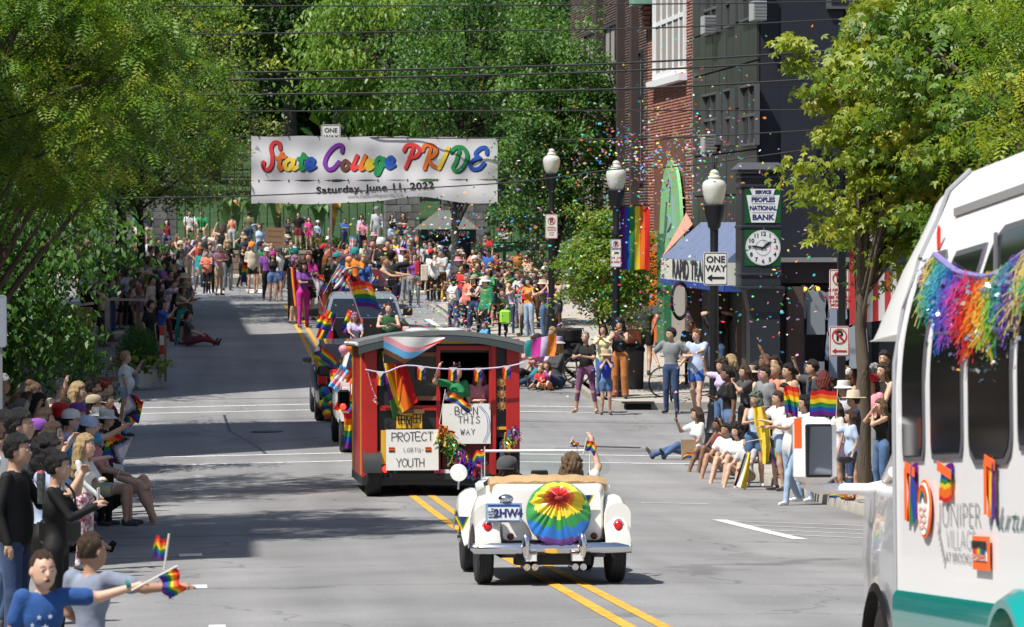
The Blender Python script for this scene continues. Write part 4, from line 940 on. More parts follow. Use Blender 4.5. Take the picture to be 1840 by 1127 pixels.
# cast-iron clock
KC=83.0
b=foot(1371,KC);b.z=ground(b.x,b.y);ck=thing('street_clock','tall dark street clock with a green lettered panel and a round white dial','clock',b)
def cz(py):return at(1371,py,KC).z-b.z
def cx_(px):return(px-1371)/KC
CLK=mat('clock_black',(.022,.027,.034),.4,bump=.1,bscale=20);CG=mat('clock_green',(.010,.085,.03),.3);CW=mat('clock_white',(.70,.71,.72),.3);CN=mat('clock_navy',(.02,.03,.13),.4)
cxm=cx_(1362);wd_=72/KC
mb=MB();mb.box((cx_(1371),0,(cz(560)-.2)/2),(54/KC,.55,cz(560)+.2),CLK);mb.build('shaft',ck)
mb=MB();mb.box((cx_(1371),0,.2),(64/KC,.66,.4),CLK,bev=.03);mb.build('plinth',ck)
mb=MB();mb.box((cx_(1371),0,(cz(560)+cz(515))/2),(54/KC,.55,cz(515)-cz(560)),CLK,taper=(1.35,1.4));mb.build('bracket',ck)
mb=MB();mb.box((cxm,0,(cz(515)+cz(312))/2),(wd_,wd_,cz(312)-cz(515)),CLK,bev=.02);mb.build('case',ck)
for py,e in((517,.12),(493,.05),(408,.04),(335,.05),(318,.10),(307,.18)):mb=MB();mb.box((cxm,0,cz(py)),(wd_+e,wd_+e,.07),CLK,bev=.015);mb.build('moulding',ck)
mb=MB();mb.box((cxm,0,cz(299)),(wd_+.2,wd_+.2,.15),mat('clock_roof',(.09,.095,.105),.35,.3),taper=(.72,.72));mb.build('roof',ck)
def face(pa,pb,py0,py1,m,y,name,par=None,th=.01):mb=MB();mb.box(((cx_(pa)+cx_(pb))/2,y,(cz(py0)+cz(py1))/2),(cx_(pb)-cx_(pa),th,cz(py0)-cz(py1)),m);return mb.build(name,par or ck)
yf=-wd_/2-.006
face(1332,1397,339,401,CG,yf,'green_panel');face(1332,1397,413,477,CG,yf,'dial_panel')
mb=MB();K_=[(1341,340),(1387,340),(1383,351),(1395,351),(1386,400),(1344,400),(1335,351),(1346,351)]
mb.prism([(cx_(a),cz(q))for a,q in K_][::-1],.008,CW,off=yf-.008);mb.build('keystone_panel',ck)
for s,py,sz,xs in(('SERVICE',346,.10,.95),('PEOPLES',359.5,.135,1.0),('NATIONAL',374.5,.135,.86),('BANK',391,.16,1.1)):text_mesh('lettering',s,sz,CN,ck,T(cx_(1365),yf-.014,cz(py)),bold=.006,sx=xs)
mb=MB()
for py in(352.5,366.5,382.5):mb.box((cx_(1365),yf-.013,cz(py)),(.5,.002,.01),CN)
tag(mb.build('panel_lines',ck),kind='stuff')
dc=(cx_(1365),yf-.012,cz(445));r=31.5/KC
mb=MB();mb.lathe([(0,-.006),(r,-.006),(r,.004)],CW,c=dc,n=40,axis='y');mb.build('dial',ck)
for h in range(1,13):
 a=R(90-30*h);text_mesh('numeral',str(h),.125,SBLK,ck,T(dc[0]+r*.78*math.cos(a),dc[1]-.009,dc[2]+r*.78*math.sin(a)),bold=.003)
mb=MB()
for q in range(60):
 a=R(6*q);mb.box((0,0,0),(.018,.002,.006),SBLK,T(dc[0]+r*.95*math.cos(a),dc[1]-.009,dc[2]+r*.95*math.sin(a))@Matrix.Rotation(-a,4,'Y'))
n=30;mb.add([(dc[0]+r*f*math.cos(2*math.pi*i/n),dc[1]-.0095,dc[2]+r*f*math.sin(2*math.pi*i/n))for f in(.44,.42)for i in range(n)],[(i,(i+1)%n,n+(i+1)%n,n+i)for i in range(n)],SBLK)
tag(mb.build('minute_marks',ck),kind='stuff')
for nm,ang,L_,w2_ in(('hour_hand',90-52,.24,.03),('minute_hand',90-278,.31,.022)):
 mb=MB();mb.prism([(-.06,-w2_/2),(L_*.6,-w2_),(L_,0),(L_*.6,w2_),(-.06,w2_/2)],.004,SBLK);o=mb.build(nm,ck,(dc[0],dc[1]-.016-(.005 if nm[0]=='m'else 0),dc[2]),(0,-R(ang),0))
# small finial bird sculpture above the clock
# shop display on the alley wall
TEE=[mat('tee_grey',(.20,.23,.25),.9),mat('tee_blue',(.24,.29,.38),.9),mat('tee_pale',(.30,.34,.38),.9)]
def hung_tee(px,py,wpx,hpx,m,label):
 p=on_y(px,py,AY-.12);k=81.2;w_,h_=wpx/k,hpx/k;t=thing('hanging_shirt',label,'shirt',p)
 o=[(-.12,0),(-.5,-.08),(-.62,-.62),(-.46,-.66),(-.40,-.3),(-.42,-1),(.42,-1),(.40,-.3),(.46,-.66),(.62,-.62),(.5,-.08),(.12,0),(0,-.06)]
 mb=MB();mb.prism([(a*w_,b_*h_)for a,b_ in o][::-1],.05,m);mb.build('shirt_body',t)
 mb=MB();mb.tube([(-.1,0,.0),(0,0,.08),(.1,0,.0)],.01,CHROME,5);mb.build('hanger',t)
hung_tee(1466,520,40,82,TEE[0],'grey shirt hanging in the shop window left of the no parking post');hung_tee(1502,520,34,85,TEE[1],'pale blue shirt hanging behind the no parking signs')
hung_tee(1504,590,36,90,TEE[1],'second pale blue shirt hanging below the first');hung_tee(1540,585,34,78,TEE[2],'light grey shirt hanging right of the no parking signs')
p=on_y(1455,662,AY-.15);t=thing('window_poster','blue poster with a white letter f standing in the shop window','poster',p)
mb=MB();mb.box((-.12,0,0),(.36,.02,.3),mat('poster_blue',(.10,.22,.38),.5));mb.box((.2,.001,0),(.26,.02,.3),SIGNW);mb.build('sheet',t);text_mesh('lettering','f',.3,SIGNW,t,T(-.1,-.013,-.0),bold=.01)
for(px,py,c)in((1447,519,(.9,.5,.05)),(1470,519,(.8,.45,.1)),(1430,520,(.7,.3,.05))):
 p=on_y(px,py,AY-.2);mb=MB();mb.sphere((0,0,0),.045,mat('shop_bulb',(.9,.45,.06),.4,emit=1.6),10);tag(mb.build('shop_bulb',None,p),'small glowing orange bulb over the shirts '+{1447:'in the middle',1470:'to the right',1430:'to the left'}[px],'bulb')
# stars and stripes hanging behind the maple
p=on_y(1527,402,80);t=thing('hanging_flag','large american flag hanging down beside the no parking post behind the maple leaves','flag',p)
def fold(x):return.05*math.sin(x*9)
V=[];Q=[];mi=[];nx_,nz_=26,12;Wf,Hf=1.6,2.1
for j in range(nz_+1):
 for i in range(nx_+1):x=Wf*i/nx_;V.append((x,fold(x+j*.03),-Hf*j/nz_*(1-.1*i/nx_)))
for j in range(nz_):
 for i in range(nx_):Q.append((j*(nx_+1)+i,j*(nx_+1)+i+1,(j+1)*(nx_+1)+i+1,(j+1)*(nx_+1)+i));mi.append(2 if(i>7 and j<6)else(i//2)%2)
link('cloth',fast_mesh('cloth',V,Q,[mat('flag_red_shaded',(.30,.015,.02),.8),mat('flag_white_shaded',(.42,.42,.43),.8),mat('flag_navy',(.01,.02,.08),.8)],mi,smooth=True),t)  # red and white darkened to stand for shade on the flag
for(a,c,s)in((.62,-.35,.17),(1.0,-.2,.19),(1.25,-.55,.17),(.85,-.75,.18)):
 mb=MB();mb.prism([(a+s*(1 if i%2==0 else.4)*math.sin(R(36*i)),c+s*(1 if i%2==0 else.4)*math.cos(R(36*i)))for i in range(10)],.01,mat('flag_white_shaded'),off=-.09);mb.build('star',t)
# parklet, planter, bins, bikes
WOOD=mat('weathered_wood',(.22,.13,.075),.8,var=.3,vscale=2,stretch=(1,1,5),bump=.4,bscale=20);WOOD2=mat('grey_wood',(.30,.25,.20),.8,var=.2,bump=.3,bscale=20)
REDR=mat('reflective_red',(.55,.03,.02),.5);WHR=mat('reflective_white',(.6,.6,.57),.5)
pk=thing('parklet','wooden parklet with rails and mesh infill along the left kerb','parklet',foot(160,86));O=pk.location
def pl(px,py,k):return at(px,py,k)-O
def post_(px,k,py0,py1,w,m,nm='post'):
 a,b2=pl(px,py0,k),pl(px,py1,k);mb=MB();mb.box((a.x,a.y,(a.z+b2.z)/2),(w,w,abs(a.z-b2.z)),m);return mb.build(nm,pk)
def rail_(a,b2,w,h,m,nm='rail'):
 a,b2=Vector(a),Vector(b2);d=b2-a;mb=MB();mb.box((0,0,0),(d.length,w,h),m,Matrix.Translation((a+b2)/2)@d.to_track_quat('X','Z').to_matrix().to_4x4());return mb.build(nm,pk)
for q in range(5):post_(133+q*7.5,78,552,640,.085,WOOD,'board')
rail_(pl(128,549,78),pl(168,545,78),.16,.06,WOOD2)
post_(193,72,540,602,.13,WOOD2);rail_(pl(186,538,72),pl(258,539,71),.16,.06,WOOD2);post_(248,71,542,610,.1,WOOD)
for i,(px,k)in enumerate(((165,77),(291,75.8))):
 for j in range(5):post_(px,k,604-i*18+j*17,604-i*18+(j+1)*17,.11,REDR if j%2==0 else WHR,'reflective_block')
post_(297,76,585,686,.06,WOOD,'post')
rail_(pl(162,602,77),pl(222,597,77),.16,.06,WOOD2);rail_(pl(165,682,77),pl(212,682,77),.1,.1,WOOD)
mb=MB()
for i in range(13):a,b2=pl(170+i*4,606,76.8),pl(170+i*4,680,76.8);mb.box((a.x,a.y,(a.z+b2.z)/2),(.008,.008,a.z-b2.z),mat('mesh_red',(.16,.06,.05),.7))
for i in range(18):a,b2=pl(169,606+i*4.2,76.8),pl(220,606+i*4.2,76.8);mb.box(((a.x+b2.x)/2,a.y,a.z),(b2.x-a.x,.008,.008),mat('mesh_red'))
tag(mb.build('mesh_infill',pk),kind='stuff')
GALV=mat('galvanised_tank',(.42,.44,.46),.4,.55,var=.1)
p=foot(252,75.8);p.z-=.02;t=thing('planter_tank','galvanised stock tank planter full of shrubs at the parklet corner','planter',p)
mb=MB()
prof=[(.50,0)]
for i in range(9):prof+=[(.50+.012*(i%2),.06*i)]
mb.lathe(prof+[(.53,.54),(.53,.57),(.49,.57),(.49,.5),(0,.5)],GALV,n=30,sx=1.05,sy=1.5);mb.build('tank',t)
rng=np.random.default_rng(4);v=rng.normal(0,1,(7500,3));v/=np.linalg.norm(v,axis=1)[:,None];v*=rng.uniform(.4,1.05,7500)[:,None];v[:,2]=np.abs(v[:,2])*.9
Vv,Qq,tn=leaf_quads(v*np.array((.56,.75,1.05))+np.array((-.04,0,.5)),.11,.016,-1.2,rng,rng.normal(.35,.2,7500));link('foliage',fast_mesh('foliage',Vv,Qq,[L_DARK],tint=tn),t)
v=rng.normal(0,.22,(160,3));Vv,Qq,tn=leaf_quads(v*np.array((1.6,1,.45))+np.array((.02,-.6,.62)),.2,.13,.3,rng,rng.normal(.5,.3,160));link('broad_leaves',fast_mesh('broad_leaves',Vv,Qq,[L_PEAR],tint=tn),t)
t=thing('litter_bin','black litter bin standing behind the person in rust trousers','bin',foot(1137,77));t.location.z=ground(t.location.x,t.location.y)
mb=MB();mb.lathe([(.24,0),(.25,.05),(.27,.85),(.29,.88),(.29,.95),(.2,1.05),(0,1.08)],POST,n=18);mb.build('body',t)
BM={}
def bicycle(px,k,rz,c,label,wheelie=0):
 t=thing('bicycle',label,'bicycle',foot(px,k),(0,0,rz));t.location.z=ground(t.location.x,t.location.y);fm=mat('bike_'+label.split()[0],c,.35)
 for x in(-.52,.52):
  w_=link('wheel',None,t,(x,0,.34));mb=MB();n=26
  mb.loft([[(math.cos(2*math.pi*i/n)*(.33+.02*math.cos(q)),.02*math.sin(q),math.sin(2*math.pi*i/n)*(.33+.02*math.cos(q)))for q in(0,1.57,3.14,4.71)]for i in range(n+1)],RUBBER,caps=False);mb.build('tyre',w_)
  mb=MB()
  for i in range(14):a=2*math.pi*i/14;mb.tube([(0,0,0),(.31*math.cos(a),0,.31*math.sin(a))],.003,CHROME,3)
  tag(mb.build('spokes',w_),kind='stuff')
 mb=MB()
 for P in([(-.52,0,.34),(-.08,0,.3),(.36,0,.78),(-.2,0,.8),(-.08,0,.3)],[(-.52,0,.34),(-.2,0,.78)],[(.52,0,.34),(.36,0,.82),(.33,0,.95)]):mb.tube(P,.018,fm,6)
 mb.build('frame',t)
 mb=MB();mb.tube([(.28,-.28,.98),(.33,-.1,.97),(.33,.1,.97),(.28,.28,.98)],.014,BLACK,6);mb.build('handlebar',t)
 mb=MB();mb.box((-.22,0,.87),(.24,.13,.06),BLACK,bev=.02);mb.tube([(-.2,0,.78),(-.22,0,.86)],.013,CHROME,5);mb.build('saddle',t)
 return t
bicycle(1208,80,R(80),(.02,.30,.45),'turquoise bicycle parked in front of the bicycle shop');bicycle(1226,79,R(20),(.6,.2,.03),'orange bicycle leaning beside the turquoise one');bicycle(1050,75,R(15),(.02,.02,.02),'black bicycle lying against the small tree')
bicycle(1075,76,R(-20),(.03,.03,.035),'dark bicycle standing behind the round yellow-green tree')
for(px,py,r_)in((1222,540,.42),):
 p=at(px,py,77);t=thing('hanging_wheel','big black bicycle wheel hung up as a shop sign under the awning','wheel',p,(0,0,R(55)));mb=MB();n=30
 mb.loft([[(math.cos(2*math.pi*i/n)*(r_+.05*math.cos(q)),.04*math.sin(q),math.sin(2*math.pi*i/n)*(r_+.05*math.cos(q)))for q in(0,1.57,3.14,4.71)]for i in range(n+1)],RUBBER,caps=False);mb.build('tyre',t)
t.name='hanging_bicycle_ring'
# push-chair beside the people sitting on the kerb
t=thing('pushchair','black folded pushchair loaded with bags behind the family on the kerb','pushchair',foot(1030,73));t.location.z=ground(t.location.x,t.location.y)
mb=MB();mb.box((0,0,.62),(.5,.6,.55),mat('black_cloth',(.014,.014,.016),.9),T(rx=R(-20)),bev=.08);mb.build('seat',t)
mb=MB();mb.lathe([(.0,.0),(.3,.05),(.34,.3),(.3,.34)],mat('black_cloth'),c=(-.1,.1,.75),n=14);mb.build('hood',t)
mb=MB();mb.tube([(-.25,.35,0.12),(-.25,-.3,.95),(-.2,-.45,1.1),(.2,-.45,1.1),(.25,-.3,.95),(.25,.35,.12)],.018,POST,6);mb.tube([(-.25,-.35,.12),(-.25,.3,.9)],.018,POST,6);mb.tube([(.25,-.35,.12),(.25,.3,.9)],.018,POST,6);mb.build('frame',t)
for x in(-.27,.27):
 for y in(-.35,.35):mb=MB();mb.lathe([(.03,-.025),(.13,-.025),(.13,.025),(.03,.025)],RUBBER,c=(x,y,.13),n=14,axis='x');mb.build('wheel',t)
# vehicles (local frame: x right, y ahead, z up, origin on the road under the tail)
def pitch_at(Y,L=2.5):return math.atan((zroad(Y+L)-zroad(Y))/L)
def wheel(parent,x,y,r,w_,rim='steel',name='wheel',hub=None):
 t=link(name,None,parent,(x,y,r));mb=MB()
 h=w_/2;mb.lathe([(r*.66,-h*.9),(r*.72,-h),(r*.93,-h*.95),(r,-h*.7),(r,h*.7),(r*.93,h*.95),(r*.72,h),(r*.66,h*.9)],RUBBER,n=28,axis='x')
 for q in(-.45,0,.45):mb.lathe([(r*1.002,h*q-.006),(r*1.004,h*q),(r*1.002,h*q+.006)],BLACK,n=28,axis='x')
 mb.build('tyre',t);mb=MB();sd_=-1 if x<0 else 1
 if rim=='wire':
  mb.lathe([(r*.66,-h*.8),(r*.60,-h*.8),(r*.60,h*.8),(r*.66,h*.8)],CHROME,n=28,axis='x')
  mb.lathe([(.05,-h),(.05,h*1.1),(.02,h*1.5)]if sd_>0 else[(.02,-h*1.5),(.05,-h*1.1),(.05,h)],CHROME,n=12,axis='x')
  for i in range(30):
   a=2*math.pi*i/30;b2=a+(.35 if i%2 else-.35);o=h*.8*sd_
   mb.tube([(o*1.1,.05*math.cos(a),.05*math.sin(a)),(o*.3,r*.61*math.cos(b2),r*.61*math.sin(b2))],.0045,CHROME,3)
 else:
  o=h*.55*sd_;mb.lathe([(r*.66,-h*.8),(r*.62,o),(r*.3,o*1.3),(r*.28,o*1.7),(.0,o*1.75)],CHROME if rim=='chrome'else mat('wheel_grey',(.25,.25,.26),.4,.6),n=22,axis='x')
  for i in range(8):
   a=2*math.pi*i/8;mb.lathe([(0,-.01),(.035,-.01),(.035,.01),(0,.01)],BLACK,c=(o*1.2,r*.46*math.cos(a),r*.46*math.sin(a)),n=8,axis='x')
 mb.build('rim',t);return t
def rear_place(px,k,heading=0.0,L=2.4):
 p=foot(px,k);p.z=zroad(p.y)-.018*abs(p.x-XC);return p,(pitch_at(p.y,L),0,heading)
CREAM=mat('cream_paint',(.80,.785,.73),.18,coat=.6,spec=.5);TAN=mat('tan_canvas',(.40,.26,.13),.85,var=.15,vscale=6,bump=.4,bscale=30)
TAILR=mat('tail_red',(.55,.01,.012),.15,coat=.8);LENSW=mat('lens_clear',(.7,.7,.68),.1,coat=.5);DKRED=mat('reflector_dark',(.12,.01,.01),.2)
CLEAR=mat('clear_glass',(.85,.92,.90),.02,trans=1.0,ior=1.05)
TINTG=mat('tinted_glass',(.012,.015,.016),.04,spec=1.0,coat=.3)
# white open roadster
p,rt=rear_place(987,187)
car=thing('roadster','cream white vintage open roadster with a rainbow spare wheel cover, driving away','car',p,rt)
for s in(-1,1):wheel(car,s*.635,0,.335,.165,'wire');wheel(car,s*.60,2.39,.335,.15,'wire')
def sec(y,hw,z0,z1,r=.08,tilt=0):
 """rounded rectangle cross-section at y"""
 P=[]
 for sx,sz,a0 in((1,1,0),(-1,1,90),(-1,-1,180),(1,-1,270)):
  for a in(a0,a0+30,a0+60,a0+90):P.append((sx*(hw-r)+r*math.cos(R(a)),y+tilt*((z1 if sz>0 else z0)-z0),(z1-r if sz>0 else z0+r)+r*math.sin(R(a))))
 return P
mb=MB()
mb.loft([sec(-.30,.47,.42,.90,.05,.10),sec(-.26,.50,.40,.94,.06,.12),sec(.15,.56,.38,.96,.06,.05)],CREAM);mb.build('fuel_tank',car)
mb=MB()
for s in(-1,1):mb.loft([[(s*.50,.1,.38),(s*.60,.1,.38),(s*.60,.1,.93),(s*.52,.1,.95)],[(s*.55,.7,.38),(s*.63,.7,.38),(s*.64,.7,.86),(s*.56,.7,.88)],[(s*.55,1.2,.38),(s*.63,1.2,.38),(s*.62,1.2,.92),(s*.54,1.2,.93)],[(s*.45,1.55,.38),(s*.54,1.55,.38),(s*.50,1.55,.98),(s*.42,1.55,.98)]],CREAM)
tag(mb.build('body_side',car),kind='stuff')
mb=MB();mb.loft([sec(1.45,.5,.45,.98,.12),sec(2.0,.4,.45,.98,.14),sec(2.75,.30,.45,.93,.14)],CREAM);mb.build('bonnet',car)
mb=MB();mb.box((0,.8,.40),(1.1,1.5,.06),BLACK);mb.box((0,0.1,.33),(1.0,1.0,.14),mat('underside',(.012,.012,.012),.7));mb.build('floor_pan',car)
def fender(s,cy,x0,x1,path,nm):
 """swept guard: path of (y, z) with half-round section between x0 (inner) and x1 (outer)"""
 secs=[]
 for i,(y,z,drop)in enumerate(path):
  w2=(x1-x0)/2;xm=(x0+x1)/2;P=[]
  for q in range(9):
   a=math.pi*q/8;P.append((s*(xm-w2*math.cos(a)),y,z-drop*(1-math.sin(a)**.7)))
  for q in range(8,-1,-1):
   a=math.pi*q/8;P.append((s*(xm-(w2-.012)*math.cos(a)),y,z-.015-drop*(1-math.sin(a)**.7)))
  secs.append(P)
 mb=MB();mb.loft(secs,CREAM);return mb.build(nm,car)
for s in(-1,1):
 fender(s,0,.50,.745,[(-.43,.40,.03),(-.42,.52,.10),(-.38,.64,.17),(-.28,.76,.22),(-.12,.845,.26),(.08,.85,.27),(.25,.80,.26),(.4,.68,.22),(.5,.52,.15),(.55,.38,.06)],'rear_wing')
 fender(s,0,.40,.725,[(1.3,.34,.03),(1.55,.42,.05),(1.8,.58,.10),(2.0,.72,.16),(2.2,.82,.2),(2.4,.85,.22),(2.6,.82,.22),(2.75,.70,.2),(2.83,.52,.12)],'front_wing')
 mb=MB();o=[]
 for q in range(11):
  a=math.pi*q/10;o.append((s*.625-.122*math.cos(a),.66+.12*math.sin(a)))
 mb.prism(o+[(s*.625+.118,.42),(s*.625-.118,.42)],.03,CREAM,off=-.37,M=Matrix());mb.build('wing_tail',car)
 mb=MB();mb.lathe([(0,-.035),(.03,-.032),(.045,-.015),(.048,0)],TAILR,c=(s*.625,-.39,.55),n=18,axis='y',sy=1.35);mb.build('tail_lamp',car)
 mb=MB();mb.lathe([(.048,-.02),(.057,-.018),(.057,.01)],CHROME,c=(s*.625,-.385,.55),n=18,axis='y',sy=1.35);mb.build('lamp_rim',car)
 mb=MB();mb.lathe([(0,-.03),(.026,-.025),(.034,0)],DKRED,c=(s*.40,-.335,.46),n=14,axis='y');mb.build('reflector',car)
 mb=MB();mb.sphere((s*.27,-.52,.37),(.042,.05,.125),CHROME,14);mb.build('overrider',car)
 mb=MB();mb.box((s*.22,-.50,.262),(.125,.06,.085),CHROME,bev=.012);mb.build('reversing_lamp',car)
 mb=MB();mb.box((s*.22,-.532,.262),(.095,.012,.058),LENSW);mb.build('lamp_lens',car)
 for q in(-.035,.035):
  mb=MB();mb.lathe([(.0,-.50),(.026,-.50),(.026,-.60),(.032,-.60),(.032,-.2)],CHROME,c=(s*.23+q*1.1,0,.178),n=12,axis='y');mb.build('exhaust_tip',car)
mb=MB();secs=[]
for i in range(21):
 u=-1+i/10;x=u*.755;y=-.47+.10*u*u*u*u;h=.052
 secs.append([(x,y-.0,.35-h),(x,y-.035,.35-h*.5),(x,y-.045,.35),(x,y-.035,.35+h*.5),(x,y,.35+h),(x,y+.02,.35)])
mb.loft(secs,CHROME);mb.build('bumper',car)
mb=MB();mb.box((0,-.33,.33),(1.0,.1,.14),mat('underside'));mb.box((0,-.3,.24),(.72,.3,.1),mat('underside'));mb.build('rear_valance',car)
# spare wheel under a gathered rainbow cover
sp=link('spare_wheel',None,car,(.045,-.40,.67));sp.scale=(.91,.95,.91);sp.rotation_euler=(R(-8),0,0)
mb=MB();mb.lathe([(.0,-.06),(.23,-.08),(.305,-.06),(.33,0),(.305,.07),(.2,.08),(0,.08)],RUBBER,n=30,axis='y');mb.build('tyre',sp)
V=[];Q=[];mi=[];nr,na=14,96
for j in range(nr+1):
 for i in range(na):
  a=2*math.pi*i/na;f=j/nr;r_=.03+f*.31;top_=max(0,math.sin(a))
  cx0,cz0=0,.16*(1-f);pl_=math.sin(a*17+math.sin(a*5)*2)*.014*(1-f*.55)*(1 if f>.05 else 0)
  puff=.05*math.exp(-((a-R(48))/.35)**2)+.05*math.exp(-((a-R(132))/.35)**2)
  r2=r_*(1+puff*1.3*f*math.sin(f*3));y=-.115+.05*f**3+pl_-puff*math.sin(f*math.pi)*1.6
  V.append((cx0+r2*math.cos(a),y,cz0+r2*math.sin(a)*(1.0)))
for j in range(nr):
 for i in range(na):
  Q.append((j*na+i,j*na+(i+1)%na,(j+1)*na+(i+1)%na,(j+1)*na+i))
  a=2*math.pi*(i+.5)/na;f=(j+.5)/nr
  cx_0=(.03+f*.31)*math.cos(a);cz_0=.16*(1-f)+(.03+f*.31)*math.sin(a);d_=math.hypot(cx_0*.8,cz_0-.20);up_=max(0,(cz_0-.12)/.22)
  q_=d_/.54*(1+1.0*up_)+.02*math.sin(a*9);mi.append(sum(q_>t_ for t_ in(.2,.29,.46,.66,.86)))
for i in range(na):V.append((.325*math.cos(2*math.pi*i/na),.02,.325*math.sin(2*math.pi*i/na)))
for i in range(na):Q.append((nr*na+i,nr*na+(i+1)%na,(nr+1)*na+(i+1)%na,(nr+1)*na+i));mi.append(5)
SAT=[mat('satin_rainbow_%d'%i,c,rough=.35,spec=.6,sheen=.4)for i,c in enumerate([(.70,.015,.012),(.82,.20,.01),(.80,.62,.02),(.02,.25,.05),(.01,.16,.55),(.13,.03,.25)])]
link('rainbow_cover',fast_mesh('rainbow_cover',V,Q,SAT,mi,smooth=True),sp)
mb=MB();mb.sphere((0,-.14,.15),(.06,.03,.03),mat('shadow_cloth',(.25,.02,.02),.8),10);mb.build('cover_knot',sp)
pt=link('licence_plate',None,car,(-.475,-.44,.69));pt.rotation_euler=(R(-4),0,R(-4))
mb=MB();mb.box((0,.006,0),(.345,.012,.185),mat('plate_frame',(.22,.32,.45),.4),bev=.004);mb.build('frame',pt)
mb=MB();mb.box((0,-.002,.0),(.30,.01,.145),mat('plate_white',(.62,.66,.68),.4));mb.build('plate',pt)
mb=MB();mb.box((0,-.003,.066),(.30,.011,.022),mat('plate_blue',(.02,.06,.25),.4));mb.build('blue_band',pt)
text_mesh('lettering','2HW4',.105,CN,pt,T(.045,-.010,-.008),bold=.004,sx=.95)
for i,s in enumerate(('PA','ANTIQUE','MOTOR','VEHICLE')):text_mesh('lettering',s,.024,CN,pt,T(-.105,-.010,.035-i*.026))
text_mesh('lettering','BENEFITS',.022,CN,pt,T(0,-.01,-.084))
mb=MB();mb.sphere((-.45,-.40,.82),(.075,.06,.045),CHROME,14);mb.box((-.45,-.38,.785),(.12,.08,.05),CHROME,bev=.01);mb.build('plate_lamp',car)
mb=MB();secs=[]
for i in range(17):
 u=-1+i/8;x=u*.565;y=.10+.12*(1-u*u)*-1+.1;z=.985-.03*abs(u)**3+.008*math.sin(i*2.3)
 secs.append([(x,y-.13,z-.075),(x,y-.15,z-.01),(x,y-.08,z+.045),(x,y+.05,z+.05),(x,y+.12,z),(x,y+.08,z-.08)])
mb.loft(secs,TAN);mb.build('folded_hood',car)
for s in(-1,1):
 mb=MB();mb.loft([sec(.55,.0,.5,.6,.05)]if False else[[(s*.27+a*.22,.50-.0*a,.55+b2*.42)for a,b2 in((-1,0),(-1,.8),(-.8,1),(.8,1),(1,.8),(1,0))],[(s*.27+a*.22,.62,.50+b2*.42)for a,b2 in((-1,0),(-1,.8),(-.8,1),(.8,1),(1,.8),(1,0))]],mat('seat_tan',(.30,.17,.09),.6));mb.box((s*.27,.85,.50),(.44,.5,.14),mat('seat_tan'),bev=.04);mb.build('seat',car)
mb=MB();mb.loft([[(-.52,1.32,.6),(.52,1.32,.6),(.52,1.32,.92),(.30,1.32,.97),(0,1.32,.93),(-.30,1.32,.97),(-.52,1.32,.92)],[(-.5,1.5,.6),(.5,1.5,.6),(.5,1.5,.95),(.30,1.5,1.0),(0,1.5,.96),(-.30,1.5,1.0),(-.5,1.5,.95)]],mat('dash_tan',(.28,.15,.08),.5),smooth=False);mb.build('dashboard',car)
wsz=1.24
mb=MB();mb.tube([(-.54,1.36,.92),(-.545,1.36,wsz),(.545,1.36,wsz),(.54,1.36,.92)],.014,mat('frame_white',(.75,.76,.74),.3),8);mb.build('windscreen_frame',car)
mb=MB();mb.box((0,1.36,(wsz+.96)/2),(1.07,.006,wsz-.97),CLEAR);mb.build('windscreen_glass',car)
for s in(-1,1):
 mb=MB();o=[(s*(.56+.16*(1-math.cos(a)))if False else s*.57+s*.17*math.sin(a),1.08-.12*math.cos(a))for a in[math.pi*q/10 for q in range(11)]];mb.prism(o,.006,CLEAR,off=1.33);mb.build('wind_wing',car)
mb=MB();mb.box((.03,1.28,1.015),(.17,.03,.065),BLACK,bev=.012);mb.tube([(.03,1.29,.98),(.03,1.34,.93)],.008,CHROME,5);mb.build('mirror',car)
mb=MB();mb.lathe([(.17,-.012),(.182,0),(.17,.012),(.158,0),(.17,-.012)],BLACK,c=(-.27,0,0),n=24,axis='y',M=T(0,1.13,.88,rx=R(25)));mb.build('steering_wheel',car)
mb=MB();mb.lathe([(0,-.05),(.085,-.045),(.09,-.02),(.05,.07),(0,.08)],WHITE,c=(-.70,2.35,1.0),n=18,axis='y');mb.tube([(-.70,2.35,.93),(-.70,2.4,.83)],.012,CHROME,6);mb.build('wing_mirror',car)
mb=MB();mb.box((.66,1.5,.93),(.05,.05,.02),mat('amber',(.8,.25,.02),.3));mb.build('indicator',car)
for(x,z,m2)in((.325,.85,0),(-.755,.60,1)):
 mb=MB();y=-.32 if m2==0 else 1.1
 for a,c in((1,2),(.75,3),(.5,4),(.28,5)):mb.prism([(x-.075*a,z),(x+.075*a,z),(x,z-.15*a)],.004,RB[c],off=y-.006*(6-a*4)*.3-(c*.002))
 mb.build('rainbow_pennant',car)
mb=MB();mb.box((0,-.42,.31),(.55,.02,.035),mat('bumper_yellow',(.75,.42,.02),.5));mb.build('yellow_strip',car)
# red wagon float
p,rt=rear_place(792,119)
wg=thing('wagon_float','red and black showman wagon float with a curved roof, driving away','wagon',p,(-.028,0,0))
WR=mat('wagon_red',(.40,.018,.016),.4,var=.12,vscale=3);WK=mat('wagon_black',(.02,.024,.026),.5,var=.1);WY=mat('wagon_yellow',(.70,.38,.03),.5);GLD=mat('gold_leaf',(.75,.5,.08),.3,.6)
HWg=1.19;L_=3.4
def wx(px):return(px-792)/119
def wz(py):return(920-py)/119
ztop_,zfl=wz(640),wz(885)
for s in(-1,1):mb=MB();mb.box((s*(HWg-.03),L_/2,(ztop_+zfl)/2),(.05,L_,ztop_-zfl),WR);mb.build('side_wall',wg)
mb=MB();mb.box((0,L_,(ztop_+zfl)/2),(2*HWg-.1,.05,ztop_-zfl),WK);mb.build('front_wall',wg)
for i in range(2):
 mb=MB();mb.box((-HWg-.002,.3+i*2.6,(ztop_+zfl)/2),(.02,.015,ztop_-zfl-.05),GLD);mb.build('side_moulding',wg)
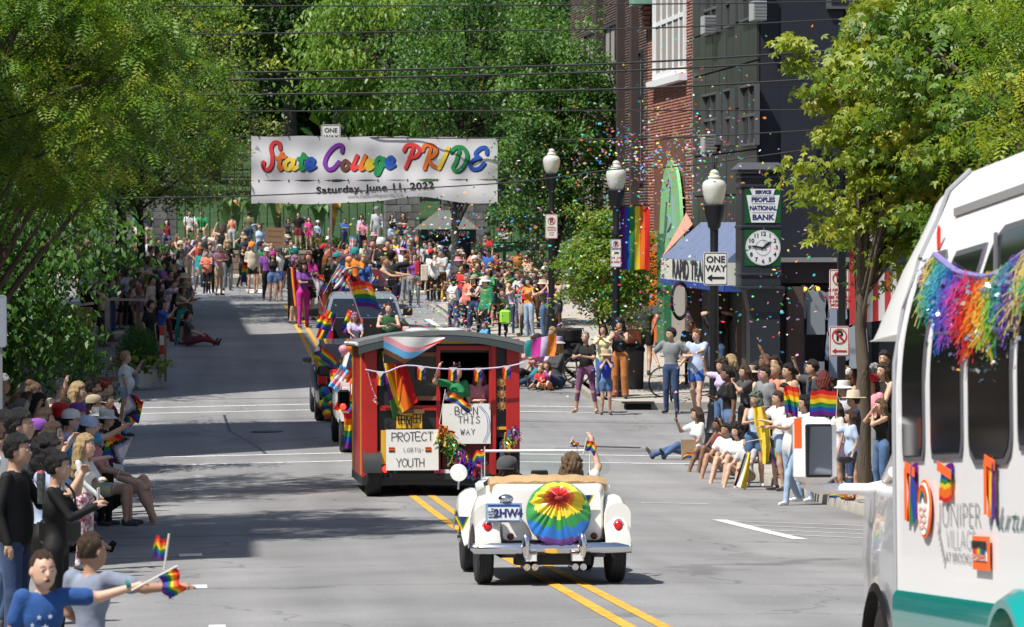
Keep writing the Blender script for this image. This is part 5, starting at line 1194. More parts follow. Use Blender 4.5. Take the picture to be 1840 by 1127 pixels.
for px,pw in((666,24),(922,24),(895-8,10)):mb=MB();mb.box((wx(px),-.02,(ztop_+zfl)/2+.02),(pw/119,.12,ztop_-zfl),WR,bev=.01);mb.build('corner_post',wg)
mb=MB();mb.box((0,L_/2,zfl-.06),(2*HWg,L_,.12),WK);mb.build('floor',wg)
def roofz(x):return wz(622)-.17*(x/1.25)**2
secs=[]
for y in(-.22,L_+.25):
 P=[(x,y,roofz(x)+.0)for x in np.linspace(-1.27,1.27,15)]+[(x,y,roofz(x)-.07)for x in np.linspace(1.27,-1.27,15)];secs.append(P)
mb=MB();mb.loft(secs,mat('roof_canvas',(.14,.16,.16),.5,var=.15),smooth=False);mb.build('roof',wg)
mb=MB();P=[(x,roofz(x)-.072)for x in np.linspace(-1.25,1.25,13)];P2=[(x,roofz(x)-.16-.02*(x*x))for x in np.linspace(1.25,-1.25,13)];mb.prism(P+P2,.05,mat('roof_rim',(.05,.065,.07),.5),off=-.19);mb.build('roof_edge',wg)
mb=MB();mb.tube([(-1.275,-.22,roofz(1.25)-.03),(-1.275,L_+.2,roofz(1.25)-.03)],.03,WHITE,6);mb.build('roof_gutter',wg)
for x in(-.30,.22):mb=MB();mb.sphere((x,.7,roofz(x)),(.2,.25,.05),mat('vent_grey',(.45,.46,.46),.5),16);mb.build('roof_vent',wg)
def plate(nm,px0,px1,py0,py1,m,y=-.03,th=.04,par=None):mb=MB();mb.box(((wx(px0)+wx(px1))/2,y,(wz(py0)+wz(py1))/2),(wx(px1)-wx(px0),th,wz(py0)-wz(py1)),m);return mb.build(nm,par or wg)
plate('header',678,910,634,662,WK,.03);plate('yellow_band',786,882,640,646,WY,-.005);plate('yellow_band',892,912,640,646,WY,-.005)
plate('red_rail',784,884,650,658,WR,-.01,.06);plate('red_rail',682,795,757,766,WR,-.01,.06)
plate('lower_panel',680,790,766,884,WK,.02);plate('lower_panel',795,884,772,884,mat('wagon_dark_red',(.16,.02,.02),.6),.03);plate('side_panel',680,700,662,766,WK,.02);plate('side_panel',892,912,648,815,WK,.0)
plate('yellow_band',893,911,796,801,WY,-.025)
plate('door_post',784,791,655,884,WR,-.02,.08);plate('door_post',879,886,655,884,WR,-.02,.08)
for py in(716,737,758):
 mb=MB();x,z=wx(902),wz(py);mb.lathe([(0,-.03),(.03,-.028),(.045,-.02),(.06,-.025),(.062,-.02)],mat('sun_brass',(.5,.28,.1),.4,.5),c=(x,0,z),n=16,axis='y')
 for q in range(10):a=R(36*q);mb.prism([(x+.06*math.cos(a-.15),z+.06*math.sin(a-.15)),(x+.095*math.cos(a),z+.095*math.sin(a)),(x+.06*math.cos(a+.15),z+.06*math.sin(a+.15))],.006,mat('sun_brass'),off=-.022)
 tag(mb.build('sun_ornament',wg),kind='stuff')
wn=link('side_window',None,wg);WB=mat('window_wood',(.22,.10,.045),.5)
for a in((716,790,662,669),(716,790,740,748),(716,723,669,740),(783,790,669,740)):plate('frame',*a,WB,-.0,.07,wn)
plate('pane',723,783,669,740,mat('smoke_glass',(.10,.09,.07),.08,trans=.6),.01,.01,wn)
mb=MB();mb.tube([(wx(a),.12,wz(b2))for a,b2 in((728,738),(728,690),(748,673),(768,690),(768,738))],.03,WY,6);mb.build('inner_arch',wn)
plate('book',745,775,722,742,mat('cream_box',(.6,.5,.25),.7),.2,.2)
yh=link('painted_shutter',None,wg);plate('shutter_board',712,758,770,798,mat('shutter_yellow',(.80,.45,.02),.5),-.04,.05,yh);plate('shutter_hood',711,762,764,771,mat('shutter_brown',(.16,.09,.04),.6),-.06,.1,yh)
mb=MB()
def ln(P,par,hw=.008,y=-.07,m=None):mb=MB();[ribbon(mb,[(wx(a),wz(b2))for a,b2 in q],hw,m or PB,y,sm=False)for q in P];return tag(mb.build('drawn_lines',par,fix=False),kind='stuff')
ln([[(716,775),(727,775),(727,790),(716,790),(716,775)],[(716,782),(727,782)],[(721,775),(721,790)],[(742,773),(755,773),(755,788),(742,788),(742,773)],[(742,780),(755,780)],[(748,773),(748,788)],[(730,776),(739,776),(739,797),(730,797),(730,776)],[(730,776),(739,797)],[(739,776),(730,797)]],yh)
PAPER=mat('poster_board',(.76,.76,.74),.7,var=.03);PEN=mat('pen_ink',(.06,.06,.07),.7)
def sign_board(name,label,px0,px1,py0,py1,y,rz=0,tilt=0):
 c=wg.matrix_basis@Vector((0,0,0));t=thing(name,label,'sign',wg.location+Matrix.Rotation(wg.rotation_euler.x,3,'X')@Vector(((wx(px0)+wx(px1))/2,y,(wz(py0)+wz(py1))/2)),(wg.rotation_euler.x,tilt,0))
 w_,h_=wx(px1)-wx(px0),wz(py0)-wz(py1);mb=MB();n=8;V=[]
 mb.box((0,0,0),(w_,.015,h_),PAPER);mb.build('board',t);return t,w_,h_
t,w_,h_=sign_board('poster_sign','white hand lettered PROTECT LGBTQ YOUTH poster taped to the wagon tail',693,787,800,873,-.12)
mb=MB();hand_text(mb,'PROTECT',.0,h_*.33,.125,PEN,.006,.12,-.012,seed=1,rot=.02);hand_text(mb,'LGBTQ-',.02,.0,.062,PEN,.003,.25,-.012,seed=2);hand_text(mb,'YOUTH',-.03,-h_*.31,.12,PEN,.0055,.12,-.012,seed=3)
tag(mb.build('lettering',t,fix=False),kind='stuff')
for x in(-.31,.24):
 for i in range(3):mb=MB();mb.box((x,-.013,.03-i*.024),(.09,.003,.022),(RB[0],RB[1],PB)[i]);mb.build('little_rainbow',t)
t,w_,h_=sign_board('poster_sign','white hand lettered BORN THIS WAY poster hanging from the wagon door',794,881,754,826,-.10)
mb=MB();hand_text(mb,'BORN',.0,h_*.32,.115,PEN,.006,.2,-.012,seed=5);hand_text(mb,'THIS',.04,.06,.10,PEN,.005,.3,-.012,seed=6);hand_text(mb,'WAY',.02,-.12,.085,PEN,.005,.35,-.012,seed=7)
for q in(.0,.03):ribbon(mb,[(.18+q,h_*.45),(.30+q,.12),(.32+q,-.1),(.25+q,-.28)],.0035,mat('pen_blue',(.08,.16,.5),.7),-.012)
tag(mb.build('lettering',t,fix=False),kind='stuff')
plate('yellow_side',684,694,801,862,WY,-.06,.03)
plate('red_white_tape',780,798,872,879,mat('tape_pink',(.7,.1,.25),.5),-.03);plate('red_white_tape',798,818,872,879,WHITE,-.03);plate('rear_beam',690,905,879,890,WK,.0,.12)
wheel(wg,wx(671),.25,.36,.24);wheel(wg,-wx(671),.25,.36,.24)
mb=MB();P=[(wx(650),0)]
for s in(-1,1):
 mb=MB();secs=[]
 for i in range(9):a=math.pi*i/8;secs.append([(s*1.18,.25-.45*math.cos(a),.36+.44*math.sin(a)),(s*.9,.25-.45*math.cos(a),.36+.44*math.sin(a)),(s*.9,.25-.42*math.cos(a),.36+.41*math.sin(a)),(s*1.18,.25-.42*math.cos(a),.36+.41*math.sin(a))])
 mb.loft(secs,WK);mb.build('mudguard',wg)
mb=MB();mb.lathe([(0,-.03),(.05,-.025),(.055,0)],mat('lamp_lit_red',(.9,.02,.01),.3,emit=3),c=(wx(693),-.03,wz(871)),n=14,axis='y');mb.build('tail_lamp',wg)
for s in(-1,1):mb=MB();mb.box((s*.8,-.01,wz(878)),(.05,.1,.14),BLACK);mb.build('bracket',wg)
# flags and bunting on the wagon
c=Matrix.Rotation(wg.rotation_euler.x,3,'X')
def won(px,py,y):return wg.location+c@Vector((wx(px),y,wz(py)))
t=thing('hanging_flag','large pride flag draped over the wagon header, pale blue and pink chevron uppermost','flag',won(688,633,-.24))
V=[];Q=[];mi=[];nx_,nz_=90,30
for j in range(nz_+1):
 for i in range(nx_+1):
  u,v=i/nx_,j/nz_;V.append((u*.92,-.02+.015*math.sin(u*9+v*2),-v*(.40 if u<.35 else.40*(1-(u-.35)/.68))-.015*u))
for j in range(nz_):
 for i in range(nx_):
  u,v=(i+.5)/nx_,(j+.5)/nz_;q=v-u*1.15;Q.append((j*(nx_+1)+i,j*(nx_+1)+i+1,(j+1)*(nx_+1)+i+1,(j+1)*(nx_+1)+i))
  mi.append(10 if q>.62 else 9 if q>.42 else 6 if q>.15 else 7 if q>-.08 else 0 if v>.62 else 8)
link('cloth',fast_mesh('cloth',V,Q,RB+[TM[k]for k in('lb','pk','wh','br','bk')],mi,smooth=True),t)
t=thing('hanging_flag','rainbow flag hanging in folds from the left of the wagon door','flag',won(686,660,-.14))
V=[];Q=[];mi=[];nx_,nz_=60,30
for j in range(nz_+1):
 v=j/nz_;xl=-.0+.16*v**1.3;xr=.24+.30*v**.7-(.25*max(0,v-.8)*4 if False else 0)
 for i in range(nx_+1):u=i/nx_;V.append((xl+(xr-xl)*u,-.05*math.sin(u*10+v*2)-.02*v,-v*(1.02-.26*u)-.0))
for j in range(nz_):
 for i in range(nx_):u,v=(i+.5)/nx_,(j+.5)/nz_;Q.append((j*(nx_+1)+i,j*(nx_+1)+i+1,(j+1)*(nx_+1)+i+1,(j+1)*(nx_+1)+i));s=u*1.25+(.15-v*.35);mi.append(5 if s<.12 and v<.75 else 3 if s<.0+v*.2 else 2 if s<.35 else 1 if s<.75 else 0)
link('cloth',fast_mesh('cloth',V,Q,RB,mi,smooth=True),t)
mb=MB();P=[won(a,b2,-.26)for a,b2 in((655,692),(690,697),(728,685),(790,691),(850,692),(905,688),(940,681))]
bs=thing('bunting','white string of small pride flags across the back of the wagon','bunting',P[0]);mb.tube([q-P[0]for q in spline(P,4)],.012,mat('string_lilac',(.55,.5,.66),.7),5);mb.build('cord',bs)
for i,(a,b2)in enumerate(((682,697),(756,687),(812,689),(858,690),(909,686))):
 me=flag_mesh(.13,.2,'rainbow',wave=.01,seed=i,nu=12,nv=6,vert=True);o=link('pennant',me,bs,won(a-8,b2,-.27)-P[0]);mb=MB();mb.add([(.0,-.03,.005),(.13,-.03,.005),(.065,-.03,-.07)],[(0,1,2)],TM['wh']);mb.build('chevron',o)
def garland(name,label,P,r,cols_,n,L,seed,W_=.03,cat='garland',grav=.6):
 """foil fringe along a sagging cord"""
 rn=np.random.default_rng(seed);S=spline(P,8);O=S[0].copy();t=thing(name,label,cat,O);mb=MB();mb.tube([s-O for s in S],r*.25,POLEW,5);mb.build('cord',t)
 k=len(cols_);me_=[[]for _ in range(1)];idx=rn.uniform(0,len(S)-1.001,n);i0=idx.astype(int);f=(idx-i0)[:,None];SS=np.array([list(s-O)for s in S]);C=SS[i0]*(1-f)+SS[i0+1]*f+rn.normal(0,r*.3,(n,3))
 d=rn.normal(0,.35,(n,3))+np.array([0,0,-grav*1.6]);d/=np.linalg.norm(d,axis=1)[:,None];s_=np.cross(d,rn.normal(0,1,(n,3)));s_/=np.linalg.norm(s_,axis=1)[:,None];l=(L*rn.uniform(.5,1.2,n))[:,None];w2=W_/2*rn.uniform(.5,1.3,n)[:,None]
 m1=C+d*l*.5+rn.normal(0,L*.08,(n,3));e=C+d*l+rn.normal(0,L*.1,(n,3))
 V=np.stack([C-s_*w2,C+s_*w2,m1+s_*w2,m1-s_*w2,e+s_*w2*.8,e-s_*w2*.8],1).reshape(-1,3);b0=np.arange(n)[:,None]*6
 Q=np.concatenate([b0+np.array([[0,1,2,3]]),b0+np.array([[3,2,4,5]])]);mi=((idx/len(S)*k*1.0).astype(int)+rn.integers(0,2,n))%k;mi=np.concatenate([mi,mi])
 tag(link('foil_strips',fast_mesh('foil_strips',V,Q,cols_,mi),t),kind='stuff');return t
FOIL=[mat('foil_'+n,c_,.22,.75,spec=.8)for n,c_ in(('red',(.6,.03,.04)),('gold',(.8,.6,.12)),('green',(.05,.4,.15)),('gold2',(.7,.5,.1)),('purple',(.35,.05,.5)),('blue',(.05,.2,.6)))]
garland('foil_garland','swag of red gold and purple foil fringe under the wagon door',[won(a,b2,-.2)for a,b2 in((797,800),(808,822),(830,850),(855,868))],.12,FOIL,900,.16,5,.03)
garland('foil_garland','short tuft of blue and gold foil at the right post of the wagon',[won(a,b2,-.2)for a,b2 in((925,800),(915,815),(905,826))],.1,FOIL[::-1],260,.13,6,.03)
garland('ribbon_curl','curling white ribbon hanging on the left side of the wagon',[won(a,b2,-.14)for a,b2 in((660,694),(665,715),(672,735),(676,742),(671,746),(678,752))],.012,[TM['wh']],20,.03,7,.01,'ribbon')
# pick-up trucks and car bodies
def pickup(name,label,px,k,paint,W_=1.95,cabz=1.86,bed=True,gate_open=True,gate=None,L=5.6,lit=False,liner=True):
 p,rt=rear_place(px,k);t=thing(name,label,'truck',p,rt);h=W_/2;blz=1.32;br=mat('bed_black',(.015,.015,.017),.7)
 for s in(-1,1):
  mb=MB();mb.loft([[(s*h,y,.62),(s*(h+.02),y,.95),(s*(h-.02),y,blz),(s*(h-.16),y,blz),(s*(h-.14),y,.62)]for y in(.05,.6,1.2,2.0)],paint);mb.build('bed_side',t)
  mb=MB();mb.box((s*(h-.09),.04,1.03),(.19,.09,.46),TAILR,bev=.02);mb.build('tail_lamp',t)
  mb=MB();mb.box((s*(h-.09),.02,1.20),(.15,.07,.1),LENSW,bev=.01);mb.build('lamp_lens',t)
  wheel(t,s*(h-.14),1.05,.39,.26);wheel(t,s*(h-.14),4.5,.39,.26)
  mb=MB();mb.box((s*(h+.17),3.6,1.4),(.24,.12,.2),BLACK,bev=.03);mb.tube([(s*(h-.06),3.62,1.3),(s*(h+.1),3.62,1.33)],.025,BLACK,6);mb.build('wing_mirror',t)
 mb=MB();mb.box((0,1.05,.72),(W_-.28,2.0,.06),br);mb.build('bed_floor',t)
 mb=MB();mb.box((0,2.02,1.0),(W_-.2,.06,.62),br);mb.build('bed_front',t)
 mb=MB()
 if gate_open:mb.box((0,-.27,.71),(W_-.36,.56,.07),br,bev=.015)
 else:mb.box((0,.02,1.02),(W_-.36,.07,.58),gate or paint,bev=.02)
 mb.build('tailgate',t)
 mb=MB();mb.box((0,-.08,.48),(W_-.06,.18,.2),CHROME,bev=.03);mb.build('rear_bumper',t)
 mb=MB();mb.loft([sec(2.1,h-.02,.45,1.36,.1),sec(3.9,h-.02,.45,1.36,.1),sec(4.3,h-.02,.5,1.28,.12),sec(5.5,h-.06,.5,1.12,.14)],paint);mb.build('cab_body',t)
 mb=MB();mb.loft([[(-h+.06,2.08,1.33),(h-.06,2.08,1.33),(h-.2,2.22,cabz-.08),(h-.3,2.25,cabz),(-h+.3,2.25,cabz),(-h+.2,2.22,cabz-.08)],[(-h+.06,3.95,1.33),(h-.06,3.95,1.33),(h-.22,3.3,cabz-.08),(h-.32,3.25,cabz),(-h+.32,3.25,cabz),(-h+.22,3.3,cabz-.08)]],paint,smooth=False);mb.build('cab_roof',t)
 mb=MB();a=math.atan2(.14,cabz-.08-1.33);mb.add([(-h+.14,2.072,1.38),(h-.14,2.072,1.38),(h-.27,2.19,cabz-.12),(-h+.27,2.19,cabz-.12)],[(0,1,2,3)],TINTG);
 mb.add([(x,y-.012,z)for x,y,z in((-h+.14,2.072,1.38),(h-.14,2.072,1.38),(h-.27,2.19,cabz-.12),(-h+.27,2.19,cabz-.12))],[(0,1,2,3)],TINTG);mb.build('rear_window',t)
 mb=MB();mb.box((0,2.17,cabz-.065),(.3,.04,.045),mat('tail_red')if not lit else mat('lamp_lit_red'));mb.build('high_brake_lamp',t)
 for s in(-1,1):mb=MB();mb.add([(s*(h-.06),2.5,1.38),(s*(h-.06),3.6,1.38),(s*(h-.2),3.25,cabz-.14),(s*(h-.17),2.5,cabz-.14)],[(0,1,2,3)],TINTG,M=T(s*.012,0,0));mb.build('side_window',t)
 return t
SILV=mat('silver_paint',(.42,.45,.48),.25,.5,coat=.5);MAROON=mat('maroon_paint',(.13,.015,.02),.2,.2,coat=.7);WPNT=mat('truck_white',(.74,.75,.75),.25,coat=.6);DGREY=mat('dark_car_paint',(.02,.022,.028),.2,.3,coat=.7)
pickup('pickup_truck','white pickup truck towing the wagon, its side hung with pride flags and balloons',712,99,WPNT,W_=2.0,gate_open=False,cabz=1.95)
gp=pickup('pickup_truck','silver roofed black pickup with its tailgate down and a rider sitting in the bed',661,74,DGREY,W_=2.03,gate_open=True,cabz=1.93)
gp.children[[c_.name.split('.')[0]for c_ in gp.children].index('cab_roof')].data.materials[0]=SILV
pickup('pickup_truck','maroon pickup further up the road with the skating team riding in its bed',643,64.5,MAROON,W_=1.95,gate_open=False,cabz=1.84,lit=True)
def suv(name,label,px,k,paint,facing=1):
 p,rt=rear_place(px,k);t=thing(name,label,'car',p,rt if facing>0 else(-rt[0],0,math.pi));h=.94
 mb=MB();mb.loft([sec(.0,h-.06,.4,1.05,.1),sec(.2,h,.35,1.12,.12),sec(3.4,h,.35,1.12,.12),sec(4.5,h-.08,.4,.95,.14)],paint);mb.build('body',t)
 mb=MB();mb.loft([[(-h+.06,.12,1.08),(h-.06,.12,1.08),(h-.2,.4,1.62),(-h+.2,.4,1.62)],[(-h+.06,3.5,1.08),(h-.06,3.5,1.08),(h-.24,2.7,1.62),(-h+.24,2.7,1.62)]],paint,smooth=False);mb.build('roof',t)
 mb=MB();mb.add([(-h+.16,.13,1.13),(h-.16,.13,1.13),(h-.28,.345,1.55),(-h+.28,.345,1.55)],[(0,1,2,3)],TINTG,M=T(0,-.02,0));mb.build('rear_window',t)
 mb=MB();mb.add([(-h+.16,3.48,1.12),(h-.16,3.48,1.12),(h-.32,2.76,1.56),(-h+.32,2.76,1.56)],[(0,1,2,3)],TINTG,M=T(0,.02,.012));mb.build('windscreen',t)
 for s in(-1,1):
  wheel(t,s*(h-.1),.85,.35,.22);wheel(t,s*(h-.1),3.6,.35,.22)
  mb=MB();mb.box((s*(h-.12),.02,.9),(.2,.1,.22),TAILR,bev=.02);mb.build('tail_lamp',t)
  mb=MB();mb.box((s*(h-.2),4.5,.78),(.3,.06,.14),LENSW,bev=.02);mb.build('headlight',t)
  mb=MB();mb.box((s*(h+.1),3.0,1.15),(.2,.1,.15),paint,bev=.03);mb.build('wing_mirror',t)
 return t
suv('parade_car','dark car wrapped in rainbow flags and foil balls, half hidden by the wagon',650,86.5,DGREY)
suv('parade_car','maroon car facing the camera behind the dancer with raised arms',642,54.5,MAROON,-1)
garland('ribbon_bow','white stick rainbow bow on the roof of the black pickup',[at(624,508,77),at(626,520,77)],.02,RB,30,.1,8,.02,'ribbon')
# flags, balls and balloons on the parade cars
hand_flag(627,509,76,.62,.62,'rainbow flag on a slanted stick above the black pickup',rz=R(40),tilt=R(-24),pole=1.1,seed=3,droop=.4,gather=-.2,flip=False)
t=thing('draped_flag','big rainbow flag draped over the tailgate riders of the black pickup','flag',at(626,556,75));link('cloth',flag_mesh(.42,.55,'rainbow',wave=.05,seed=8,droop=.25),t,None,(0,R(20),0))
for i,(px,py,k,w_,h_,lb,kd,ty)in enumerate(((571,566,78,.35,.3,'small rainbow flag at the left rear corner of the black pickup','rainbow',10),(586,556,77,.28,.7,'long rainbow scarf hanging on the left side of the black pickup','rainbow',20),(592,665,97,.42,.38,'rainbow flag flying on the left side of the white pickup','rainbow',-8),(630,668,99,.32,.75,'blue edged rainbow flag hanging on the white pickup door','rainbow',25),(618,705,101,.34,.30,'orange rainbow flag over the white pickup mirror','rainbow',15),(618,742,103,.26,.62,'dark rainbow skirt flag low on the white pickup','rainbow',0),(642,735,105,.24,.68,'bright satin rainbow drape beside the wagon wheel','rainbow',-5),(612,655,98,.2,.45,'pink and white pride flag on the white pickup','trans',30),(573,618,92,.5,.2,'green and gold flag streaming ahead of the white pickup','progress',35),(741-128,488,68,.3,.5,'rainbow flag held up beside the maroon pickup','progress',25))):
 t=thing('draped_flag',lb,'flag',at(px,py,k),(0,R(ty),R(10*(i%3-1))));link('cloth',flag_mesh(w_,h_,kd,wave=.05,seed=i+20,vert=(i in(1,3)),droop=.1),t)
def ball(px,py,k,r_,m,label,name='balloon',shine=True,string=True,grp=None):
 p=at(px,py,k);t=thing(name,label,'balloon'if name=='balloon'else 'ball',p,group=grp);mb=MB();mb.lathe([(0,-r_*1.15),(r_*.12,-r_*1.12),(r_*.45,-r_*.85),(r_*.82,-r_*.4),(r_,.1*r_),(r_*.9,r_*.55),(r_*.55,r_*.88),(0,r_)],m,n=20);mb.build('skin',t)
 if string:mb=MB();mb.tube([(0,0,-r_*1.1),(.01,0,-r_*1.6),(-.01,0,-r_*2.2)],.004,POLEW,4);mb.build('string',t)
def bmat(n,c):return mat('balloon_'+n,c,.25,spec=.6,transl=.3)
ball(618,629,101,.095,bmat('pink',(.80,.35,.45)),'pink balloon, leftmost of the cluster beside the wagon roof');ball(632,625,102,.10,bmat('orange',(.85,.25,.02)),'orange balloon in the middle of the cluster beside the wagon roof');ball(646,627,101,.095,bmat('green',(.12,.62,.05)),'bright green balloon touching the wagon roof')
ball(644,652,101,.085,bmat('dark_green',(.03,.25,.03)),'dark green balloon under the bright green one');ball(627,467,66,.10,bmat('peach',(.80,.38,.22)),'peach balloon over the maroon pickup');ball(630,488,66,.06,bmat('lime',(.42,.45,.18)),'small olive balloon just under the peach one')
RBALL=[mat('ball_%d'%i,c_,.4)for i,c_ in enumerate(RAINBOW)]
for i,(px,py)in enumerate(((583,705),(590,716),(582,728),(596,726),(590,742),(572,640),(578,652))):
 t=thing('rainbow_ball','','ball',at(px,py,88),(R(20*i),R(35*i),R(50*i)),group='rainbow paper balls on the dark parade car');t['label']='rainbow paper ball on the dark car, '+('top left of the five','upper right of the five','at the left middle','at the right middle','lowest of all','higher up by the streaming flag','just below the streaming flag')[i]
 mb=MB();n=24
 for g in range(6):
  a0,a1=2*math.pi*g/6,2*math.pi*(g+1)/6;V=[];F=[]
  for ii in range(9):
   th=math.pi*ii/8
   for jj in range(5):a=a0+(a1-a0)*jj/4;V.append((.12*math.sin(th)*math.cos(a),.12*math.sin(th)*math.sin(a),.12*math.cos(th)))
  for ii in range(8):
   for jj in range(4):F.append((ii*5+jj,ii*5+jj+1,ii*5+6+jj,ii*5+5+jj))
  mb.add(V,F,RBALL[g],True)
 mb.build('paper_skin',t)
# mirror of the towing truck
t=thing('tow_mirror','big black tow mirror wrapped with flags at the left of the white pickup','mirror',at(618,718,103));mb=MB();mb.box((0,0,0),(.22,.1,.34),BLACK,bev=.04);mb.build('housing',t);mb=MB();mb.box((0,-.055,0),(.17,.01,.28),mat('mirror_glass',(.16,.18,.21),.05,1.0));mb.build('glass',t);mb=MB();mb.tube([(.1,0,-.05),(.4,.1,-.08)],.02,BLACK,6);mb.build('arm',t);mb=MB();mb.sphere((-.02,-.08,-.12),.055,mat('lamp_lit_red'),10);mb.build('red_lamp',t)
# the shuttle bus (x right, y ahead, origin under the cab corner)
KB0=322.0
BD=FOC/KB0;_p=at(1606,395,KB0);BX,BYc=_p.x,_p.y
BW_=mat('bus_white',(.82,.82,.82),.3,coat=.35,spec=.4);TEAL=mat('bus_teal',(.0,.23,.21),.2,coat=.8);BTRIM=mat('bus_seal',(.09,.09,.1),.5);BG=mat('bus_glass',(.006,.007,.007),.08,spec=.22);ORT=mat('orange_tape',(.85,.13,.02),.6)
bus=thing('shuttle_bus','white and teal shuttle bus hung with rainbow tinsel, its door side out of frame','bus',(BX,BYc,0),(-.068,0,0))
bus.location.z=_p.z
def bz(py,k=KB0):return(395-py)/k
LB=6.5;WB_=2.35
# side wall cross-section: (inward offset, height)
def side_in(z):return 0 if z<-.95 else.26*((z+.95)/.95)**2.0
prof=[(side_in(z),z)for z in(-2.16,-1.6,-1.38,-1.1,-.95,-.7,-.45,-.2,0)]+[(.33,.16),(.45,.27),(.7,.34),(1.175,.36)]
P=prof+[(WB_-a,z)for a,z in prof[-2::-1]]
mb=MB()
secs=[[(a,y,z)for a,z in P]for y in(0,-LB*.5,-LB)]
mb.loft(secs,BW_,closed=True,caps=True);body=mb.build('body_shell',bus)
# fibreglass cap over the cab
secs=[]
for i in range(8):
 f=i/7;y=.02+1.05*f;zb_=-.64;zt2=.36-.46*f**2.6;ins=.05*f**3
 Q_=[]
 for a,z in prof:
  z2=zb_ if z<=zb_ else z;z2=zb_+(z2-zb_)*(zt2-zb_)/(.36-zb_)if z2>zb_ else zb_
  Q_.append((a+ins*(1-a/1.175),y,z2))
 secs.append(Q_+[(WB_-a,yy,z)for a,yy,z in Q_[-2::-1]])
mb=MB();mb.loft(secs,BW_);mb.build('cab_cap',bus)
mb=MB();mb.tube([(side_in(z)-.008,.01,z)for z in(-2.1,-1.6,-1.1,-.8,-.5,-.2,0)]+[(.31,.01,.16),(.44,.01,.28)],.014,mat('trim_grey',(.30,.31,.33),.4),6);mb.build('corner_trim',bus)
mb=MB();mb.box((.262,-LB/2-.25,.005),(.05,LB-.5,.045),mat('gutter_grey',(.26,.26,.25),.6));mb.build('gutter',bus)
# teal skirt with flare over the rear wheel
def byp(px):
 d=ray(px,700);t_=BX/d.x;return(EYE+d*t_).y-BYc
sk=MB();secs=[]
SKZ=[-2.10,-2.3]
mb=MB();mb.loft([[(-.012,y,-2.06),(-.03,y,-2.10),(-.03,y,-2.36),(-.0,y,-2.40),(.05,y,-2.40),(.05,y,-2.06)]for y in(0,-LB)],TEAL,smooth=False);mb.build('skirt',bus)
yc_=byp(1835);pts=[]
mb=MB();n=24
secs=[]
for i in range(n+1):
 a=math.pi*i/n;r1,r2=.55,.46
 secs.append([(-.05,yc_+r1*math.cos(a),-2.52+r1*1.0*math.sin(a)),(-.12,yc_+(r1-.05)*math.cos(a),-2.52+(r1-.05)*math.sin(a)),(-.12,yc_+r2*math.cos(a),-2.52+r2*math.sin(a)),(.1,yc_+r2*math.cos(a),-2.52+r2*math.sin(a)),(.1,yc_+r1*math.cos(a),-2.52+r1*math.sin(a))])
mb.loft(secs,TEAL,smooth=False);mb.build('wheel_arch',bus)
wheel(bus,.12,yc_,.37,.25,'chrome').location.z=-2.50
wheel(bus,WB_-.12,yc_,.37,.25,'chrome').location.z=-2.50
# windows: (x0,x1,top0,top1,bottom)
def bus_pt(px,py,off=-.004):
 """where the sight line meets the curved side wall, in bus coordinates"""
 Mi=bus_inv;o=Mi@EYE;d=(Mi.to_3x3()@ray(px,py));x=0.0
 for _ in range(12):
  s=(x-o.x)/d.x;q=o+d*s;x=side_in(min(q.z,0))
 return Vector((x+off,q.y,q.z))
bus_inv=(Matrix.Translation(bus.location)@Matrix.Rotation(-.068,4,'X')).inverted()
def wall_patch(pts,th=.006,m=None,name='patch',par=None,off=-.004,n=7):
 """a sheet lying on the curved wall, bounded by a picture-plane outline of 4 corners, rounded"""
 (a,b2,c_,d)=[bus_pt(*q,off=0)for q in pts]
 V=[];F=[];R_=[]
 y0,y1=a.y,b2.y
 return a,b2,c_,d
def glass_panel(px0,px1,t0,t1,b0,b1_,name='side_window',rad=.10,frame=True,mg=BG):
 W_=link(name,None,bus);A,B_,C_,D_=bus_pt(px0,t0),bus_pt(px1,t1),bus_pt(px1,b1_),bus_pt(px0,b0)
 yl,yr=D_.y,C_.y;zt,zbm=(A.z+B_.z)/2,(D_.z+C_.z)/2
 def outline(g):
  o=[];r_=rad
  for(sy,sz,a0)in((yl+g,zt-g,0),(yr-g*0+(g if yr>yl else-g)*-1*-1,zt-g,90),(0,0,0)):pass
  ya_,yb_=max(yl,yr)-g,min(yl,yr)+g;za,zb2=zt-g,zbm+g
  for cy_,cz_,a0 in((ya_-r_,za-r_,0),(yb_+r_,za-r_,90),(yb_+r_,zb2+r_,180),(ya_-r_,zb2+r_,270)):
   for q in range(5):o.append((cy_+r_*math.cos(R(a0+q*22.5)),cz_+r_*math.sin(R(a0+q*22.5))))
  out=[]
  for i in range(len(o)):
   p_,q_=o[i],o[(i+1)%len(o)];k_=8 if math.hypot(q_[0]-p_[0],q_[1]-p_[1])>.2 else 1
   out+=[(p_[0]+(q_[0]-p_[0])*j/k_,p_[1]+(q_[1]-p_[1])*j/k_)for j in range(k_)]
  return out
 def patch(g,off,m,nm,th):
  o=outline(g);zs=sorted({round(z,3)for _,z in o});mb=MB()
  ya_={};rows=np.linspace(min(zs),max(zs),26);secs=[]
  for z in rows:
   xs=[]
   for i in range(len(o)):
    (y1,z1),(y2,z2)=o[i],o[(i+1)%len(o)]
    if min(z1,z2)-1e-6<=z<=max(z1,z2)+1e-6:xs+=[y1+(y2-y1)*((z-z1)/(z2-z1)if abs(z2-z1)>1e-6 else 0),y2 if abs(z2-z1)<=1e-6 else y1+(y2-y1)*((z-z1)/(z2-z1))]
   if not xs:continue
   x=side_in(min(z,0));secs.append([(x-off,min(xs),z),(x-off,max(xs),z),(x-off+th,max(xs),z),(x-off+th,min(xs),z)])
  mb.loft(secs,m,smooth=False);return mb.build(nm,W_)
 if frame:patch(0,.012,BTRIM,'seal',.03)
 patch(.035 if frame else 0,.017,mg,'pane',.01)
 return W_,yl,yr,zt,zbm
